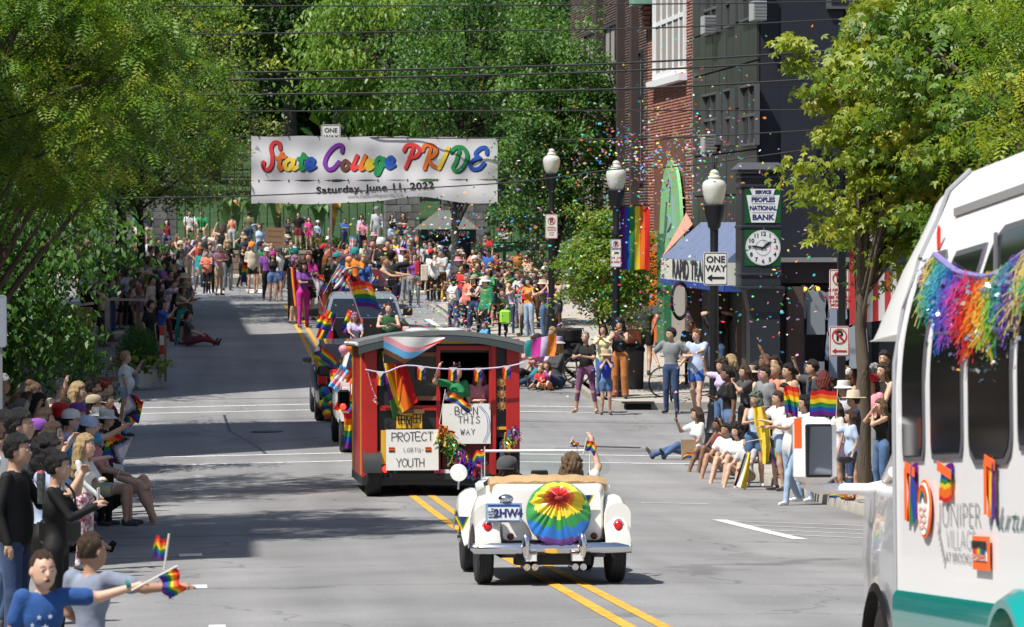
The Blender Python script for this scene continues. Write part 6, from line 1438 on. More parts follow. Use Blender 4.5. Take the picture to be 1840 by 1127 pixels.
glass_panel(1625,1664,470,462,845,845,rad=.14)
glass_panel(1676,1733,450,436,842,840,rad=.14)
glass_panel(1744,1822,425,400,838,832,rad=.14)
glass_panel(1833,1945,392,350,832,822,rad=.14)
# meeting rails of the sliding sashes
for(a,b2,t_,u_)in((1690,1742,600,598),(1757,1832,597,592)):
 A,B_=bus_pt(a+3,t_,-.03),bus_pt(b2-3,u_,-.03);mb=MB();mb.tube([A,B_],.012,BTRIM,5);mb.build('sash_rail',bus)
for(a,t_,b2)in((1800,420,592),):
 A,B_=bus_pt(a,t_,-.03),bus_pt(a,b2,-.03);mb=MB();mb.tube([A,bus_pt(a,(t_+b2)/2,-.03),B_],.012,BTRIM,5);mb.build('sash_rail',bus)
# lettering on the side: text stands in the x=0 plane
def side_text(s,px,py,size,m,name='lettering',**kw):
 p_=bus_pt(px,py,-.006);return text_mesh(name,s,size,m,bus,T(p_.x,p_.y,p_.z,rz=R(-90)),depth=.0004,**kw)
GINK=mat('logo_grey',(.16,.17,.17),.5);DINK=mat('logo_teal',(.02,.10,.10),.5)
side_text('JUNIPER',1726,928,.19,GINK,sx=1.6,bold=-.0055);side_text('VILLAGE',1728,972,.15,GINK,sx=1.35,bold=-.0045);side_text('AT BROOKLINE',1730,1004,.075,GINK,sx=1.6,bold=-.001)
side_text('Nurturing the spirit',1868,937,.17,DINK,shear=.45,sx=2.1,space=.82,bold=-.003)
sp_=bus_pt(1697,975,-.006);mb=MB()
mb.tube([(sp_.x,sp_.y+.12,sp_.z+.07),(sp_.x,sp_.y+.04,sp_.z-.03),(sp_.x,sp_.y-.05,sp_.z-.10)],.002,GINK,4)
for i in range(7):
 f=i/6;y,z=sp_.y+.12-.17*f,sp_.z+.07-.17*f
 for sg in(-1,1):mb.tube([(sp_.x,y,z),(sp_.x,y+.02,z+sg*.035)],.002,GINK,4)
mb.build('sprig_logo',bus)
# rainbow strips and posters taped on
def taped(px0,px1,py0,py1,label,kind,name='taped_flag'):
 a,b2=bus_pt(px0,py0,-.02),bus_pt(px1,py1,-.02);W_=abs(a.y-b2.y);H_=abs(a.z-b2.z)
 Mw=Matrix.Translation(bus.location)@Matrix.Rotation(-.068,4,'X');t=thing(name,label,'flag'if name=='taped_flag'else 'poster',Mw@a,(0,0,0));t.matrix_world=Mw@Matrix.Translation(a)@Matrix.Rotation(R(-90),4,'Z')
 return t,W_,H_
for(a,b2,c_,d,lb,kd)in((1636,1652,838,938,'narrow rainbow strip with orange tape hanging under the first bus window','v'),(1695,1717,838,900,'short rainbow flag hanging under the second bus window','h'),(1780,1797,826,928,'narrow rainbow strip with orange tape hanging under the third bus window','v')):
 t,W_,H_=taped(a,b2,c_,d,lb,kd);me=flag_mesh(W_,H_,'rainbow',wave=.012,seed=int(a),nu=12,nv=8,vert=(kd=='v'));o=link('cloth',me,t)
 if kd=='h':
  for q in me.polygons:q.material_index=5-q.material_index if q.material_index<6 else 0
 mb=MB();mb.box((W_/2,-.008,-.0),(W_*1.15,.004,.05),ORT,T(0,0,0,ry=R(8)));mb.build('tape',t)
 if kd=='v':mb=MB();mb.box((.0,-.009,-H_*.5),(W_*.3,.003,H_*.95),ORT);mb.build('tape_strip',t)
t,W_,H_=taped(1656,1680,862,968,'oval rainbow poster with orange tape edge on the bus side','p','taped_poster')
mb=MB();mb.prism([(W_/2+W_*.52*math.cos(R(18*i)),-H_/2+H_*.5*math.sin(R(18*i)))for i in range(20)],.006,ORT);mb.build('tape_edge',t)
mb=MB();mb.prism([(W_/2+W_*.42*math.cos(R(18*i)),-H_/2+H_*.45*math.sin(R(18*i)))for i in range(20)],.008,PAPER,off=-.004);mb.build('paper',t)
mb=MB()
for i in range(5):ribbon(mb,[(W_/2+(W_*(.34-i*.05))*math.cos(a),-H_*.36+H_*(.24-i*.035)*math.sin(a))for a in[math.pi*q/6 for q in range(7)]],.009,RB[i],-.012)
mb.build('painted_rainbow',t,fix=False)
for i,s in enumerate(('LOVE','WINS')):text_mesh('lettering',s,.07,mat('pink_ink',(.7,.25,.2),.6),t,T(W_/2,-.010,-H_*.6-i*.08),shear=.3)if False else None
mb=MB()
for i in range(4):ribbon(mb,[(W_*(.22+.18*j),-H_*(.52+.1*i)+.012*((j+i)%2))for j in range(4)],.006,mat('pink_ink',(.75,.35,.28),.6),-.012)
mb.build('scribbled_lines',t,fix=False)
t,W_,H_=taped(1756,1785,963,1026,'EVERYONE IS WELCOME HERE card framed with orange tape on the bus side','p','taped_poster')
mb=MB();mb.box((W_/2,0,-H_/2),(W_,.008,H_),ORT);mb.build('tape_frame',t)
mb=MB();mb.box((W_*.5,-.006,-H_*.44),(W_*.84,.006,H_*.56),PAPER);mb.build('card',t)
text_mesh('lettering','EVERYONE',.052,SBLK,t,T(W_/2,-.012,-H_*.27),bold=.003,sx=1.3);text_mesh('lettering','IS WELCOME HERE',.034,mat('soft_red_ink',(.55,.2,.15),.6),t,T(W_/2,-.012,-H_*.62),sx=1.05)
for i in range(5):mb=MB();mb.box((W_*(.2+.15*i),-.012,-H_*.43),(W_*.15,.003,.03),(RB[0],RB[1],RB[2],RB[3],RB[4])[i]);mb.build('colour_band',t)
# mirror on its long arm
mk=305.0
mr=link('door_mirror',None,bus)
def bp_(px,py,k):return bus_inv@at(px,py,k)
c0=bp_(1464,810,mk);mb=MB();mb.box((0,0,0),(78/mk,.13,120/mk),BW_,T(c0.x,c0.y,c0.z,rz=R(8)),bev=.045);mb.build('housing',mr)
mb=MB();mb.box((.004,-.064,.0),(50/mk,.02,96/mk),BLACK,T(c0.x,c0.y,c0.z,rz=R(8)),bev=.035);mb.build('bezel',mr)
mb=MB();mb.box((.008,-.077,.0),(42/mk,.006,86/mk),mat('mirror_glass',(.16,.18,.21),.05,1.0),T(c0.x,c0.y,c0.z,rz=R(8),rx=R(0)));mb.build('glass',mr)
mb=MB();mb.tube([bp_(1440,866,mk),bp_(1470,878,mk),bp_(1560,879,mk),bp_(1592,872,mk),bp_(1606,848,315)],10/mk,BW_,10);mb.build('arm',mr)
mb=MB();mb.box((0,0,0),(13/mk,.02,54/mk),ORT,T(*(bp_(1434,779,mk+4)),rz=R(8)));mb.build('orange_tape',mr)
# cab: door, bonnet, front wheel
mb=MB();ck_=300.0
secs=[]
for y,zt2,ins in((.0,-.66,.06),(.6,-.72,.06),(1.1,-1.25,.08),(1.9,-1.45,.14),(2.2,-1.7,.25)):
 secs.append([(ins+.03,y,-2.35),(ins-.0,y,-1.9),(ins+.02,y,-1.5 if zt2>-1.5 else zt2-.05),(ins+.12,y,zt2),(WB_-ins-.12,y,zt2),(WB_-ins-.02,y,-1.5 if zt2>-1.5 else zt2-.05),(WB_-ins,y,-1.9),(WB_-ins-.03,y,-2.35)])
mb.loft(secs,mat('cab_silver',(.62,.64,.67),.25,.3,coat=.6),smooth=False);mb.build('cab',bus)
mb=MB();mb.add([(.052,.06,-1.25),(.055,.34,-1.26),(.11,.26,-.78),(.12,.06,-.74)],[(0,1,2,3)],BG,M=T(-.01,0,0));mb.build('cab_window',bus)
wheel(bus,.2,.95,.37,.24,'chrome').location.z=-2.52;wheel(bus,WB_-.2,.95,.37,.24,'chrome').location.z=-2.52
mb=MB();secs=[]
for i in range(13):a=math.pi*i/12;secs.append([(.045,.95+.46*math.cos(a),-2.5+.46*math.sin(a)),(.03,.95+.41*math.cos(a),-2.5+.41*math.sin(a)),(.2,.95+.41*math.cos(a),-2.5+.41*math.sin(a))])
mb.loft(secs,BLACK,closed=False);mb.build('front_wheel_arch',bus)
mb=MB();mb.box((.06,.28,-1.86),(.03,.05,.14),ORT);mb.box((.055,.28,-1.62),(.03,.05,.2),ORT);mb.build('orange_mark',bus)
# tinsel garland and red tape
G2=[mat('tinsel_'+n_,c_,.3,.3,spec=.8,transl=.2)for n_,c_ in(('cream',(.80,.66,.22)),('green',(.10,.50,.22)),('aqua',(.10,.48,.62)),('blue',(.04,.16,.60)),('purple',(.30,.10,.60)),('pink',(.75,.08,.30)),('red',(.75,.05,.04)),('orange',(.90,.28,.03)),('gold',(.9,.6,.08)),('lime',(.25,.6,.10)),('teal',(.05,.40,.42)),('violet',(.2,.1,.5)))]
Mw=Matrix.Translation(bus.location)@Matrix.Rotation(-.068,4,'X')
cordP=[(1697,458),(1712,470),(1735,487),(1760,494),(1790,497),(1815,490),(1840,470),(1870,450),(1910,440)]
Wp=[Mw@bus_pt(a,b2,-.05)for a,b2 in cordP]
S=spline(Wp,8);O=S[0].copy();tg=thing('tinsel_garland','shaggy rainbow tinsel garland with metallic strands on the bus side','garland',O)
mb=MB();mb.tube([s-O for s in S],.018,mat('cord_purple',(.22,.18,.42),.5),6);mb.build('cord',tg)
rn=np.random.default_rng(3);n=2600;nb_=len(S)-1;idx=rn.uniform(-3,nb_,n);i0=np.clip(idx,0,nb_-1).astype(int);f=(idx-i0)[:,None];SS=np.array([list(s-O)for s in S]);C=SS[i0]*(1-f)+SS[i0+1]*f
C[:,2]-=rn.uniform(0,.14,n);C+=rn.normal(0,.012,(n,3));lng=(.25+.07*np.sin(idx*.5))[:,None]*rn.uniform(.45,1.15,(n,1))
Vs=[];prev=C;sway=rn.normal(0,.35,(n,1));segs=5
side_d=np.array([[-.12,.99,.1]]);wv=rn.uniform(.0035,.010,(n,1))
rows=[]
for s in range(segs+1):
 q=s/segs;pt_=C+lng*q*np.array([[0,0,-1]])+side_d*(sway*lng*q*q*.8+.035*np.sin(q*6+idx[:,None]*3)+.10*q)+rn.normal(0,.006,(n,3))-np.array([[.04*q,0,0]])
 rows.append(pt_-side_d*wv);rows.append(pt_+side_d*wv)
V=np.stack(rows,1).reshape(-1,3);b0=np.arange(n)[:,None]*(2*(segs+1));Q=np.concatenate([b0+np.array([[2*s,2*s+1,2*s+3,2*s+2]])for s in range(segs)])
mi=(np.floor((idx+3)/(nb_+3)*14+rn.normal(0,.3,n)).astype(int))%len(G2);tag(link('tinsel',fast_mesh('tinsel',V,Q,G2,np.tile(mi,segs)),tg),kind='stuff')
n=420;idx=rn.uniform(0,nb_,n);i0=np.clip(idx,0,nb_-1).astype(int);C=SS[i0]+rn.normal(0,.05,(n,3))*np.array([[.3,1,1]])-np.array([[.05,0,0]]);C[:,2]-=rn.uniform(.02,.45,n);Vv,Qq,tn=leaf_quads(C,.035,.03,0,rn,rn.uniform(0,1,n));tag(link('foil_flecks',fast_mesh('foil_flecks',Vv,Qq,[mat('foil_silver',(.75,.82,.85),.12,1.0)]),tg),kind='stuff')
t=thing('red_tape','scrap of red tape holding the end of the tinsel garland on the bus','tape',Mw@bus_pt(1697,430,-.03));mb=MB();mb.prism([(-.03,.06),(.02,.075),(.045,.03),(.03,-.06),(-.02,-.05)],.01,mat('tape_red',(.75,.03,.02),.6),'x');mb.build('tape_piece',t)
# people: one continuous surface each, drawn out of a smooth distance field
def surface_nets(D,Lb,o,vx):
 S=D<0;nx,ny,nz=S.shape
 c=np.zeros((nx-1,ny-1,nz-1),np.int8)
 for dx in(0,1):
  for dy in(0,1):
   for dz in(0,1):c+=S[dx:nx-1+dx,dy:ny-1+dy,dz:nz-1+dz]
 act=(c>0)&(c<8);ii=np.argwhere(act);idx=-np.ones(act.shape,np.int32);idx[act]=np.arange(len(ii))
 P=np.zeros((len(ii),3));n=np.zeros(len(ii));I,J,K=ii.T
 for ax_ in range(3):
  for a in(0,1):
   for b in(0,1):
    o1=[0,0,0];o1[(ax_+1)%3]=a;o1[(ax_+2)%3]=b;o2=list(o1);o2[ax_]=1
    d1,d2=D[I+o1[0],J+o1[1],K+o1[2]],D[I+o2[0],J+o2[1],K+o2[2]];m=(d1<0)!=(d2<0)
    t=d1[m]/(d1[m]-d2[m]);q=np.tile(np.array(o1,float),(m.sum(),1));q[:,ax_]=t;P[m]+=q;n[m]+=1
 V=(ii+P/n[:,None])*vx+o
 Q=[];M=[]
 for ax_ in range(3):
  sl=[slice(1,-1)]*3;sl[ax_]=slice(0,-1);a,b=(ax_+1)%3,(ax_+2)%3
  s1=tuple(sl);s2=list(sl);s2[ax_]=slice(1,None);s2=tuple(s2);X1,X2=S[s1],S[s2];e=np.argwhere(X1!=X2);off=np.ones(3,int);off[ax_]=0;e=e+off
  ea,eb,eab=e.copy(),e.copy(),e.copy();ea[:,a]-=1;eb[:,b]-=1;eab[:,a]-=1;eab[:,b]-=1
  q=np.stack([idx[tuple(eab.T)],idx[tuple(eb.T)],idx[tuple(e.T)],idx[tuple(ea.T)]],1)
  e2=e.copy();e2[:,ax_]+=1;ins=S[tuple(e.T)];q[~ins]=q[~ins][:,::-1]
  Q.append(q);M.append(np.where(ins,Lb[tuple(e.T)],Lb[tuple(e2.T)]))
 return V,np.concatenate(Q),np.concatenate(M)
class Field:
 def __init__(s,lo,hi,vx):
  s.vx=vx;s.o=np.array(lo)-2*vx;n=np.ceil((np.array(hi)-s.o)/vx).astype(int)+3
  s.D=np.full(n,.3,np.float32);s.L=np.zeros(n,np.int8);s.n=n;s.ax=[s.o[i]+np.arange(n[i])*vx for i in range(3)]
 def win(s,lo,hi,m=.07):
  a=np.maximum(0,np.floor((np.array(lo)-m-s.o)/s.vx).astype(int));b=np.minimum(s.n,np.ceil((np.array(hi)+m-s.o)/s.vx).astype(int)+1)
  if(b<=a).any():return None
  sl=tuple(slice(a[i],b[i])for i in range(3));return sl,(s.ax[0][sl[0]][:,None,None],s.ax[1][sl[1]][None,:,None],s.ax[2][sl[2]][None,None,:])
 def put(s,sl,d,lab,k):
  D=s.D[sl];L=s.L[sl];L[d<D]=lab;h=np.clip(.5+.5*(D-d)/k,0,1);s.D[sl]=D*(1-h)+d*h-k*h*(1-h)
 def cone(s,a,b,ra,rb,lab,k=.02):
  a,b=np.array(a,float),np.array(b,float);r=max(ra,rb);w_=s.win(np.minimum(a,b)-r,np.maximum(a,b)+r)
  if w_ is None:return
  sl,(X,Y,Z)=w_;ab=b-a;t=np.clip(((X-a[0])*ab[0]+(Y-a[1])*ab[1]+(Z-a[2])*ab[2])/(ab@ab+1e-9),0,1)
  d=np.sqrt((X-a[0]-t*ab[0])**2+(Y-a[1]-t*ab[1])**2+(Z-a[2]-t*ab[2])**2)-(ra+(rb-ra)*t);s.put(sl,d,lab,k)
 def ell(s,c,r,lab,k=.02,M=None,carve=False):
  c,r=np.array(c,float),np.array(r,float);R_=r.max();w_=s.win(c-R_,c+R_,.06)
  if w_ is None:return
  sl,(X,Y,Z)=w_;P=[X-c[0]+0*Y+0*Z,Y-c[1]+0*X+0*Z,Z-c[2]+0*X+0*Y]
  if M is not None:P=[M[0][i]*P[0]+M[1][i]*P[1]+M[2][i]*P[2]for i in range(3)]
  k0=np.sqrt((P[0]/r[0])**2+(P[1]/r[1])**2+(P[2]/r[2])**2);k1=np.sqrt((P[0]/r[0]**2)**2+(P[1]/r[1]**2)**2+(P[2]/r[2]**2)**2)+1e-6
  d=k0*(k0-1)/k1
  if carve:
   D=s.D[sl];h=np.clip(.5-.5*(D+d)/k,0,1);s.D[sl]=D*(1-h)+(-d)*h+k*h*(1-h)
  else:s.put(sl,d,lab,k)
ARM={'d':((.07,.03,-.53),(.35,-.5,-1)),'h':((.06,.06,-.40),(1.3,-.5,-.2)),'c':((-.13,.31,-.20),(.7,.1,-1)),'C':((-.13,.30,.02),(.8,.2,-1)),'p':((-.10,.36,.08),(.6,.3,-1)),'P':((-.08,.34,-.16),(.5,.1,-1)),'r':((.16,.10,.50),(.9,.1,.3)),'w':((.20,.16,.28),(.8,-.1,-.9)),'f':((-.02,.50,-.12),(.4,.0,-1)),'F':((.02,.48,.16),(.5,.1,-1)),'x':((-.26,.19,-.22),(.7,.25,-1)),'o':((.52,.08,.04),(.2,-.2,-1)),'k':((-.02,.40,-.30),(.5,.0,-1)),'m':((-.15,.17,.10),(.6,.4,-1)),'H':((-.10,.03,.30),(1.2,.3,.1)),'b':((.02,-.22,-.42),(.6,-.8,-.4)),'l':((-.04,.25,-.42),(.5,-.2,-1)),'O':((.50,.22,-.06),(.3,-.1,-1)),'u':((.05,.22,.42),(.8,.3,-.2))}
def body_mesh(legs='s',arms='dd',top='tee',bot='pants',fem=False,fat=0.0,hs=1.0,vx=.03,hyaw=0,hpit=0,lean=0.0,seed=0,fingers=False,bend=None,crop=False):
 """returns mesh, head centre, head rotation. labels: 0 skin 1 top 2 bottom 3 shoe 4 sock"""
 rn=random.Random(seed);v3=lambda*a:np.array(a,float)
 pz,py={'sit':(.50,.0),'curb':(.24,.05),'floor':(.13,.05),'kneel':(.50,0)}.get(legs,(.93,0))
 W_=(.155 if fem else.185)+fat*.04;W_*=.88 if hs>1.1 else 1;hipw=(.105 if fem else.092)+fat*.02
 lo_,hi_=v3(-.95,-1.1,-.06),v3(.95,.5,2.25-(.93-pz))
 J=[]
 ca,sa=math.cos(lean),math.sin(lean)
 def up(p):
  x,y,z=p;return v3(x,py+y*ca-z*sa,pz+y*sa+z*ca)
 st,sb=1,2;tt=.014 if vx<.02 else.008
 sh_z=.50;sh={-1:up((-W_,0,sh_z)),1:up((W_,0,sh_z))}
 nk=up((0,.0,sh_z+.05));hc=up((0,-.015-.02*hs,sh_z+.155+.045*hs))
 J.append(('ell',up((0,.0,.02)),(hipw+.075+fat*.03,.105+fat*.05,.12),sb,.04))
 J.append(('ell',up((0,-.005-fat*.04,.17)),(W_-.045+fat*.05,.095+fat*.09,.16),st,.05))
 J.append(('ell',up((0,.0,.36)),(W_+.005,.112+fat*.03,.175),st,.05))
 if fem:J.append(('ell',up((-.065,-.085,.34)),(.062,.055,.06),st,.03));J.append(('ell',up((.065,-.085,.34)),(.062,.055,.06),st,.03))
 if not fem:J.append(('cone',up((-.10,.0,.46)),up((.10,.0,.46)),.07,.07,st,.04))
 if top=='tank'or top=='crop':J.append(('cone',up((-.07,.01,.50)),up((.07,.01,.50)),.045,.045,0,.03))
 if top=='jacket':J.append(('ell',up((0,.0,.12)),(W_+.02,.14,.26),st,.05))
 if top=='loose':J.append(('ell',up((0,.0,.08)),(W_+.015,.135,.22),st,.05))
 J.append(('cone',up((0,.01,sh_z-.01)),hc+v3(0,.02,-.06*hs),.052,.052,0,.03))
 Rh=Matrix.Rotation(hyaw,3,'Z')@Matrix.Rotation(hpit+lean*.4,3,'X');hR=[[Rh[i][j]for j in range(3)]for i in range(3)]
 def hd(p):q=Rh@Vector(p);return hc+v3(q.x,q.y,q.z)*1.0
 s=hs;J.append(('ellM',hc+v3(0,0,.0),(.076*s,.095*s,.112*s),0,.02));J.append(('ellM',hd((0,-.026*s,-.055*s)),(.056*s,.066*s,.062*s),0,.03));
 J.append(('cone',hd((0,-.088*s,.012*s)),hd((0,-.106*s,-.022*s)),.009*s,.014*s,0,.012))
 for q in(-1,1):J.append(('ellM',hd((q*.078*s,.008,-.01*s)),(.012*s,.02*s,.03*s),0,.008))
 if vx<.02:
  for q in(-1,1):J.append(('carve',hd((q*.031*s,-.098*s,.012*s)),(.020*s,.014*s,.012*s),0,.012))
  J.append(('cone',hd((-.018*s,-.092*s,-.052*s)),hd((.018*s,-.092*s,-.052*s)),.009*s,.009*s,0,.01))
 wr={}
 for q,code in((-1,arms[0]),(1,arms[1])):
  (ox,fo,uz),hint=ARM[code];jit=lambda a:rn.uniform(-a,a)
  S_=sh[q];tgt=S_+v3(q*(ox+jit(.03)),-(fo+jit(.03)),uz+jit(.03))
  if lean and code in 'dk':tgt=tgt
  La,Lf=.285,.25;d=tgt-S_;L=np.linalg.norm(d);
  if L>La+Lf-.005:tgt=S_+d/L*(La+Lf-.005);d=tgt-S_;L=np.linalg.norm(d)
  u=d/L;a_=(La*La-Lf*Lf+L*L)/(2*L);hh=math.sqrt(max(1e-5,La*La-a_*a_));hv=v3(q*hint[0],-hint[1],hint[2]);hv-=u*(hv@u);hv/=np.linalg.norm(hv)+1e-9
  E=S_+u*a_+hv*hh;sl={'tee':.62,'loose':.7,'tank':0,'crop':0,'long':9,'jacket':9,'dress':.3,'tube':0}.get(top,.62);ra=.046 if fem else.052;rb,rw=ra*.82,ra*.56
  sk=st if sl>5 else 0;J.append(('cone',S_,E,ra,rb,sk,.02));J.append(('cone',E,tgt,rb,rw if sk==0 else rw+.01,sk,.015))
  if 0<sl<5:J.append(('cone',S_+v3(q*-.01,0,.0),S_+(E-S_)*sl,ra+.02,ra+.018,st,.02))
  fd=(tgt-E);fd/=np.linalg.norm(fd);wr[q]=(tgt,fd,E)
  hr=.040 if hs<=1.05 else.034;sd=np.cross(fd,v3(0,0,1));sd=sd/(np.linalg.norm(sd)+1e-6)if np.linalg.norm(sd)>.2 else v3(1,0,0);nr_=np.cross(sd,fd);
  J.append(('cone',tgt,tgt+fd*.07,.026,.030,0,.015))
  if fingers:
   curl=.65 if code in 'fFrwd'else.45
   for fi,(lat,ln_)in enumerate(((-.027,.062),(-.009,.072),(.009,.068),(.027,.054))):
    b0=tgt+fd*.085+sd*lat;m_=b0+fd*ln_*.5-nr_*ln_*.12*curl*2;e_=m_+fd*ln_*.4*(1-curl*.5)-nr_*ln_*.45*curl;J.append(('cone',b0,m_,.0095,.009,0,.004));J.append(('cone',m_,e_,.009,.0075,0,.004))
   th=-q;b0=tgt+fd*.03+sd*th*.028;m_=b0+fd*.03+sd*th*.022-nr_*.012;J.append(('cone',b0,m_,.013,.011,0,.008));J.append(('cone',m_,m_+fd*.03-nr_*.012,.011,.009,0,.005))
  else:
   f0=tgt+fd*.07;J.append(('cone',f0-sd*.018,f0+fd*.075-sd*.022-nr_*.02,max(.012,vx*.55),max(.009,vx*.5),0,.01));J.append(('cone',f0+sd*.018,f0+fd*.07+sd*.024-nr_*.02,max(.012,vx*.55),max(.009,vx*.5),0,.01))
   J.append(('cone',tgt+fd*.03,tgt+fd*.06+sd*-q*.045,max(.011,vx*.5),max(.009,vx*.45),0,.01))
 for q in(-1,1):
  hip=v3(q*hipw,py,pz-.02);lg=legs
  if lg=='s':kn,an=v3(q*(hipw+.005),-.03+rn.uniform(-.02,.02),.50),v3(q*(hipw+.02),.02+rn.uniform(-.03,.03),.085)
  elif lg=='w':kn,an=v3(q*.17,-.03,.49),v3(q*.23,.02,.085)
  elif lg=='t':kn,an=v3(q*.10,-.16*(q>0)+.02,.51),v3(q*.11,-.20 if q>0 else.24,.085+(.03 if q<0 else 0))
  elif lg=='sit':kn,an=v3(q*.13,-.44,.50),v3(q*.14,-.46,.085)
  elif lg=='curb':kn,an=v3(q*.14,-.36,.47+q*.02),v3(q*.12,-.52+q*.04,.0)
  elif lg=='floor':kn,an=v3(q*.17,-.42,.20+.09*(q>0)),v3(q*.13,-.82+.12*(q>0),.09)
  elif lg=='kneel':kn,an=(v3(q*.12,-.34,.48),v3(q*.12,-.32,.085))if q>0 else(v3(q*.12,-.1,.08),v3(q*.12,.34,.1))
  th_r,kr,ar=(.088 if fem else.082)+fat*.02,.056+fat*.005,.037
  pant=bot in('pants','jeans','wide');m1=sb if bot in('pants','jeans','wide','shorts','long_shorts','capri','leggings')else 0
  e=.010 if pant else 0
  if pant or bot in('leggings','capri'):
   lt=1 if pant or bot=='leggings'else.55;w3=.03 if bot=='wide'else 0
   J.append(('cone',hip,kn,th_r+e,kr+e+w3*.5,sb,.03));J.append(('cone',kn,an,kr,ar,0,.02));en=kn+(an-kn)*(lt*.97);J.append(('cone',kn,en,kr+e+w3*.5,(ar+.014+w3)if pant else(ar+(kr-ar)*(1-lt)+.003),sb,.015))
  else:
   J.append(('cone',hip,kn,th_r,kr,0,.03));J.append(('cone',kn,an,kr+.004,ar,0,.02));J.append(('cone',kn+(an-kn)*.35+v3(0,.015,0),kn+(an-kn)*.4,.05,.048,0,.03))
   if bot in('shorts','long_shorts'):fr=.45 if bot=='shorts'else.82;J.append(('cone',hip,hip+(kn-hip)*fr,th_r+.018,th_r+(.012 if bot=='shorts'else.0),sb,.03))
  ft=v3(q*.03,-.155,-.045)if lg!='floor'else v3(q*.05,-.07,.12)
  if lg=='kneel'and q<0:ft=v3(0,.08,-.05)
  J.append(('cone',an+v3(0,.03,-.035),an+ft,.040,.034,3,.015));J.append(('cone',an+v3(0,.02,0),an+v3(0,.01,-.03),.042,.042,3,.012))
 if bot in('skirt','dress'):
  if legs in('s','w','t'):
   zb=.60 if bot=='skirt'else.55
   for i in range(5):f=i/4;z=pz+.02+(zb-pz)*f;J.append(('ell',v3(0,py,z),(hipw+.075+.06*f,.11+.05*f,.07),sb,.03))
 lo=np.min([np.minimum(j[1],j[2])if j[0]=='cone'else j[1]for j in J],0)-.13;hi=np.max([np.maximum(j[1],j[2])if j[0]=='cone'else j[1]for j in J],0)+.15
 if crop:lo[2]=max(lo[2],crop)
 F=Field(lo,hi,vx)
 for j in J:
  if j[0]=='cone':F.cone(j[1],j[2],max(j[3],vx*.45),max(j[4],vx*.42),j[5],j[6])
  elif j[0]=='ell':F.ell(j[1],j[2],j[3],j[4])
  elif j[0]=='ellM':F.ell(j[1],j[2],j[3],j[4],M=hR)
  elif j[0]=='carve':F.ell(j[1],j[2],j[3],j[4],M=hR,carve=True)
 V,Q,M=surface_nets(F.D,F.L,F.o,vx)
 return fast_mesh('body',V,Q,[None]*4,M,smooth=True),Vector(hc),Rh.to_euler(),wr
# hair and hats, made once each in head space (face towards -y, head radius about 0.1)
def hair_mesh(kind,vx=.013,seed=0):
 rn=random.Random(seed);F=Field((-.22,-.2,-.48),(.22,.28,.24),vx);sc=1.3 if kind=='afro'else 1.14 if kind=='curly'else 1.04
 F.ell((0,.014,.022),(.086*sc,.106*sc,.116*sc),0)
 if kind in('long','bob','curly'):
  zl={'long':-.30,'bob':-.13,'curly':-.16}[kind]
  for i in range(7):
   a=R(-10+200*i/6);x,y=.078*math.cos(a),.03+.075*math.sin(a);jz=rn.uniform(-.03,.03)
   F.cone((x,y,.0),(x*1.12+rn.uniform(-.01,.01),y*1.05+.02,zl+jz+(.05 if abs(x)>.07 else 0)),.036,.03 if kind!='curly'else.05,0,.02)
 if kind=='bun':F.ell((0,.07,.13),(.05,.05,.045),0)
 if kind=='lowbun':F.ell((0,.12,-.01),(.045,.04,.045),0)
 if kind=='pony':
  F.cone((0,.10,.04),(0,.17,-.02),.03,.035,0);F.cone((0,.17,-.02),(0,.15,-.22),.035,.018,0)
 if kind in('curly','afro'):
  for i in range(60):
   v=Vector((rn.gauss(0,1),rn.gauss(.3,1),rn.gauss(.4,1))).normalized();F.ell((v.x*.085*sc,.02+v.y*.1*sc,.03+v.z*.11*sc),(.028,)*3,0,.01)
 X,Y,Z=np.meshgrid(*F.ax,indexing='ij')
 n_=.006*np.sin(X*160+4*np.sin(Z*18))+.004*np.sin(X*300+Y*120)
 fz=.062 if kind!='buzz'else.07;cut=np.maximum(-(Y+.030),0)*0
 face=np.maximum(Y-(-.035 if kind not in('short','buzz')else-.025),(Z-fz-.4*np.maximum(-(Y+.07),0)))
 D=np.maximum(F.D+n_+(.012 if kind=='buzz'else 0),-face)
 if kind in('short','buzz','bun','pony','lowbun'):
  nk_=np.maximum(-(Y-.06)*.0+(Z+.055),-10);low=-(Z+(.06 if kind!='buzz'else.04));D=np.maximum(D,low)
  side=np.maximum(np.maximum(Y-.02,Z-.015),-(np.abs(X)-.05));D=np.maximum(D,-np.where(np.abs(X)>.05,np.maximum(Y-.015,Z-.005),1.0))
 V,Q,M=surface_nets(D.astype(np.float32),F.L,F.o,vx);return fast_mesh('hair',V,Q,[None],None,smooth=True)
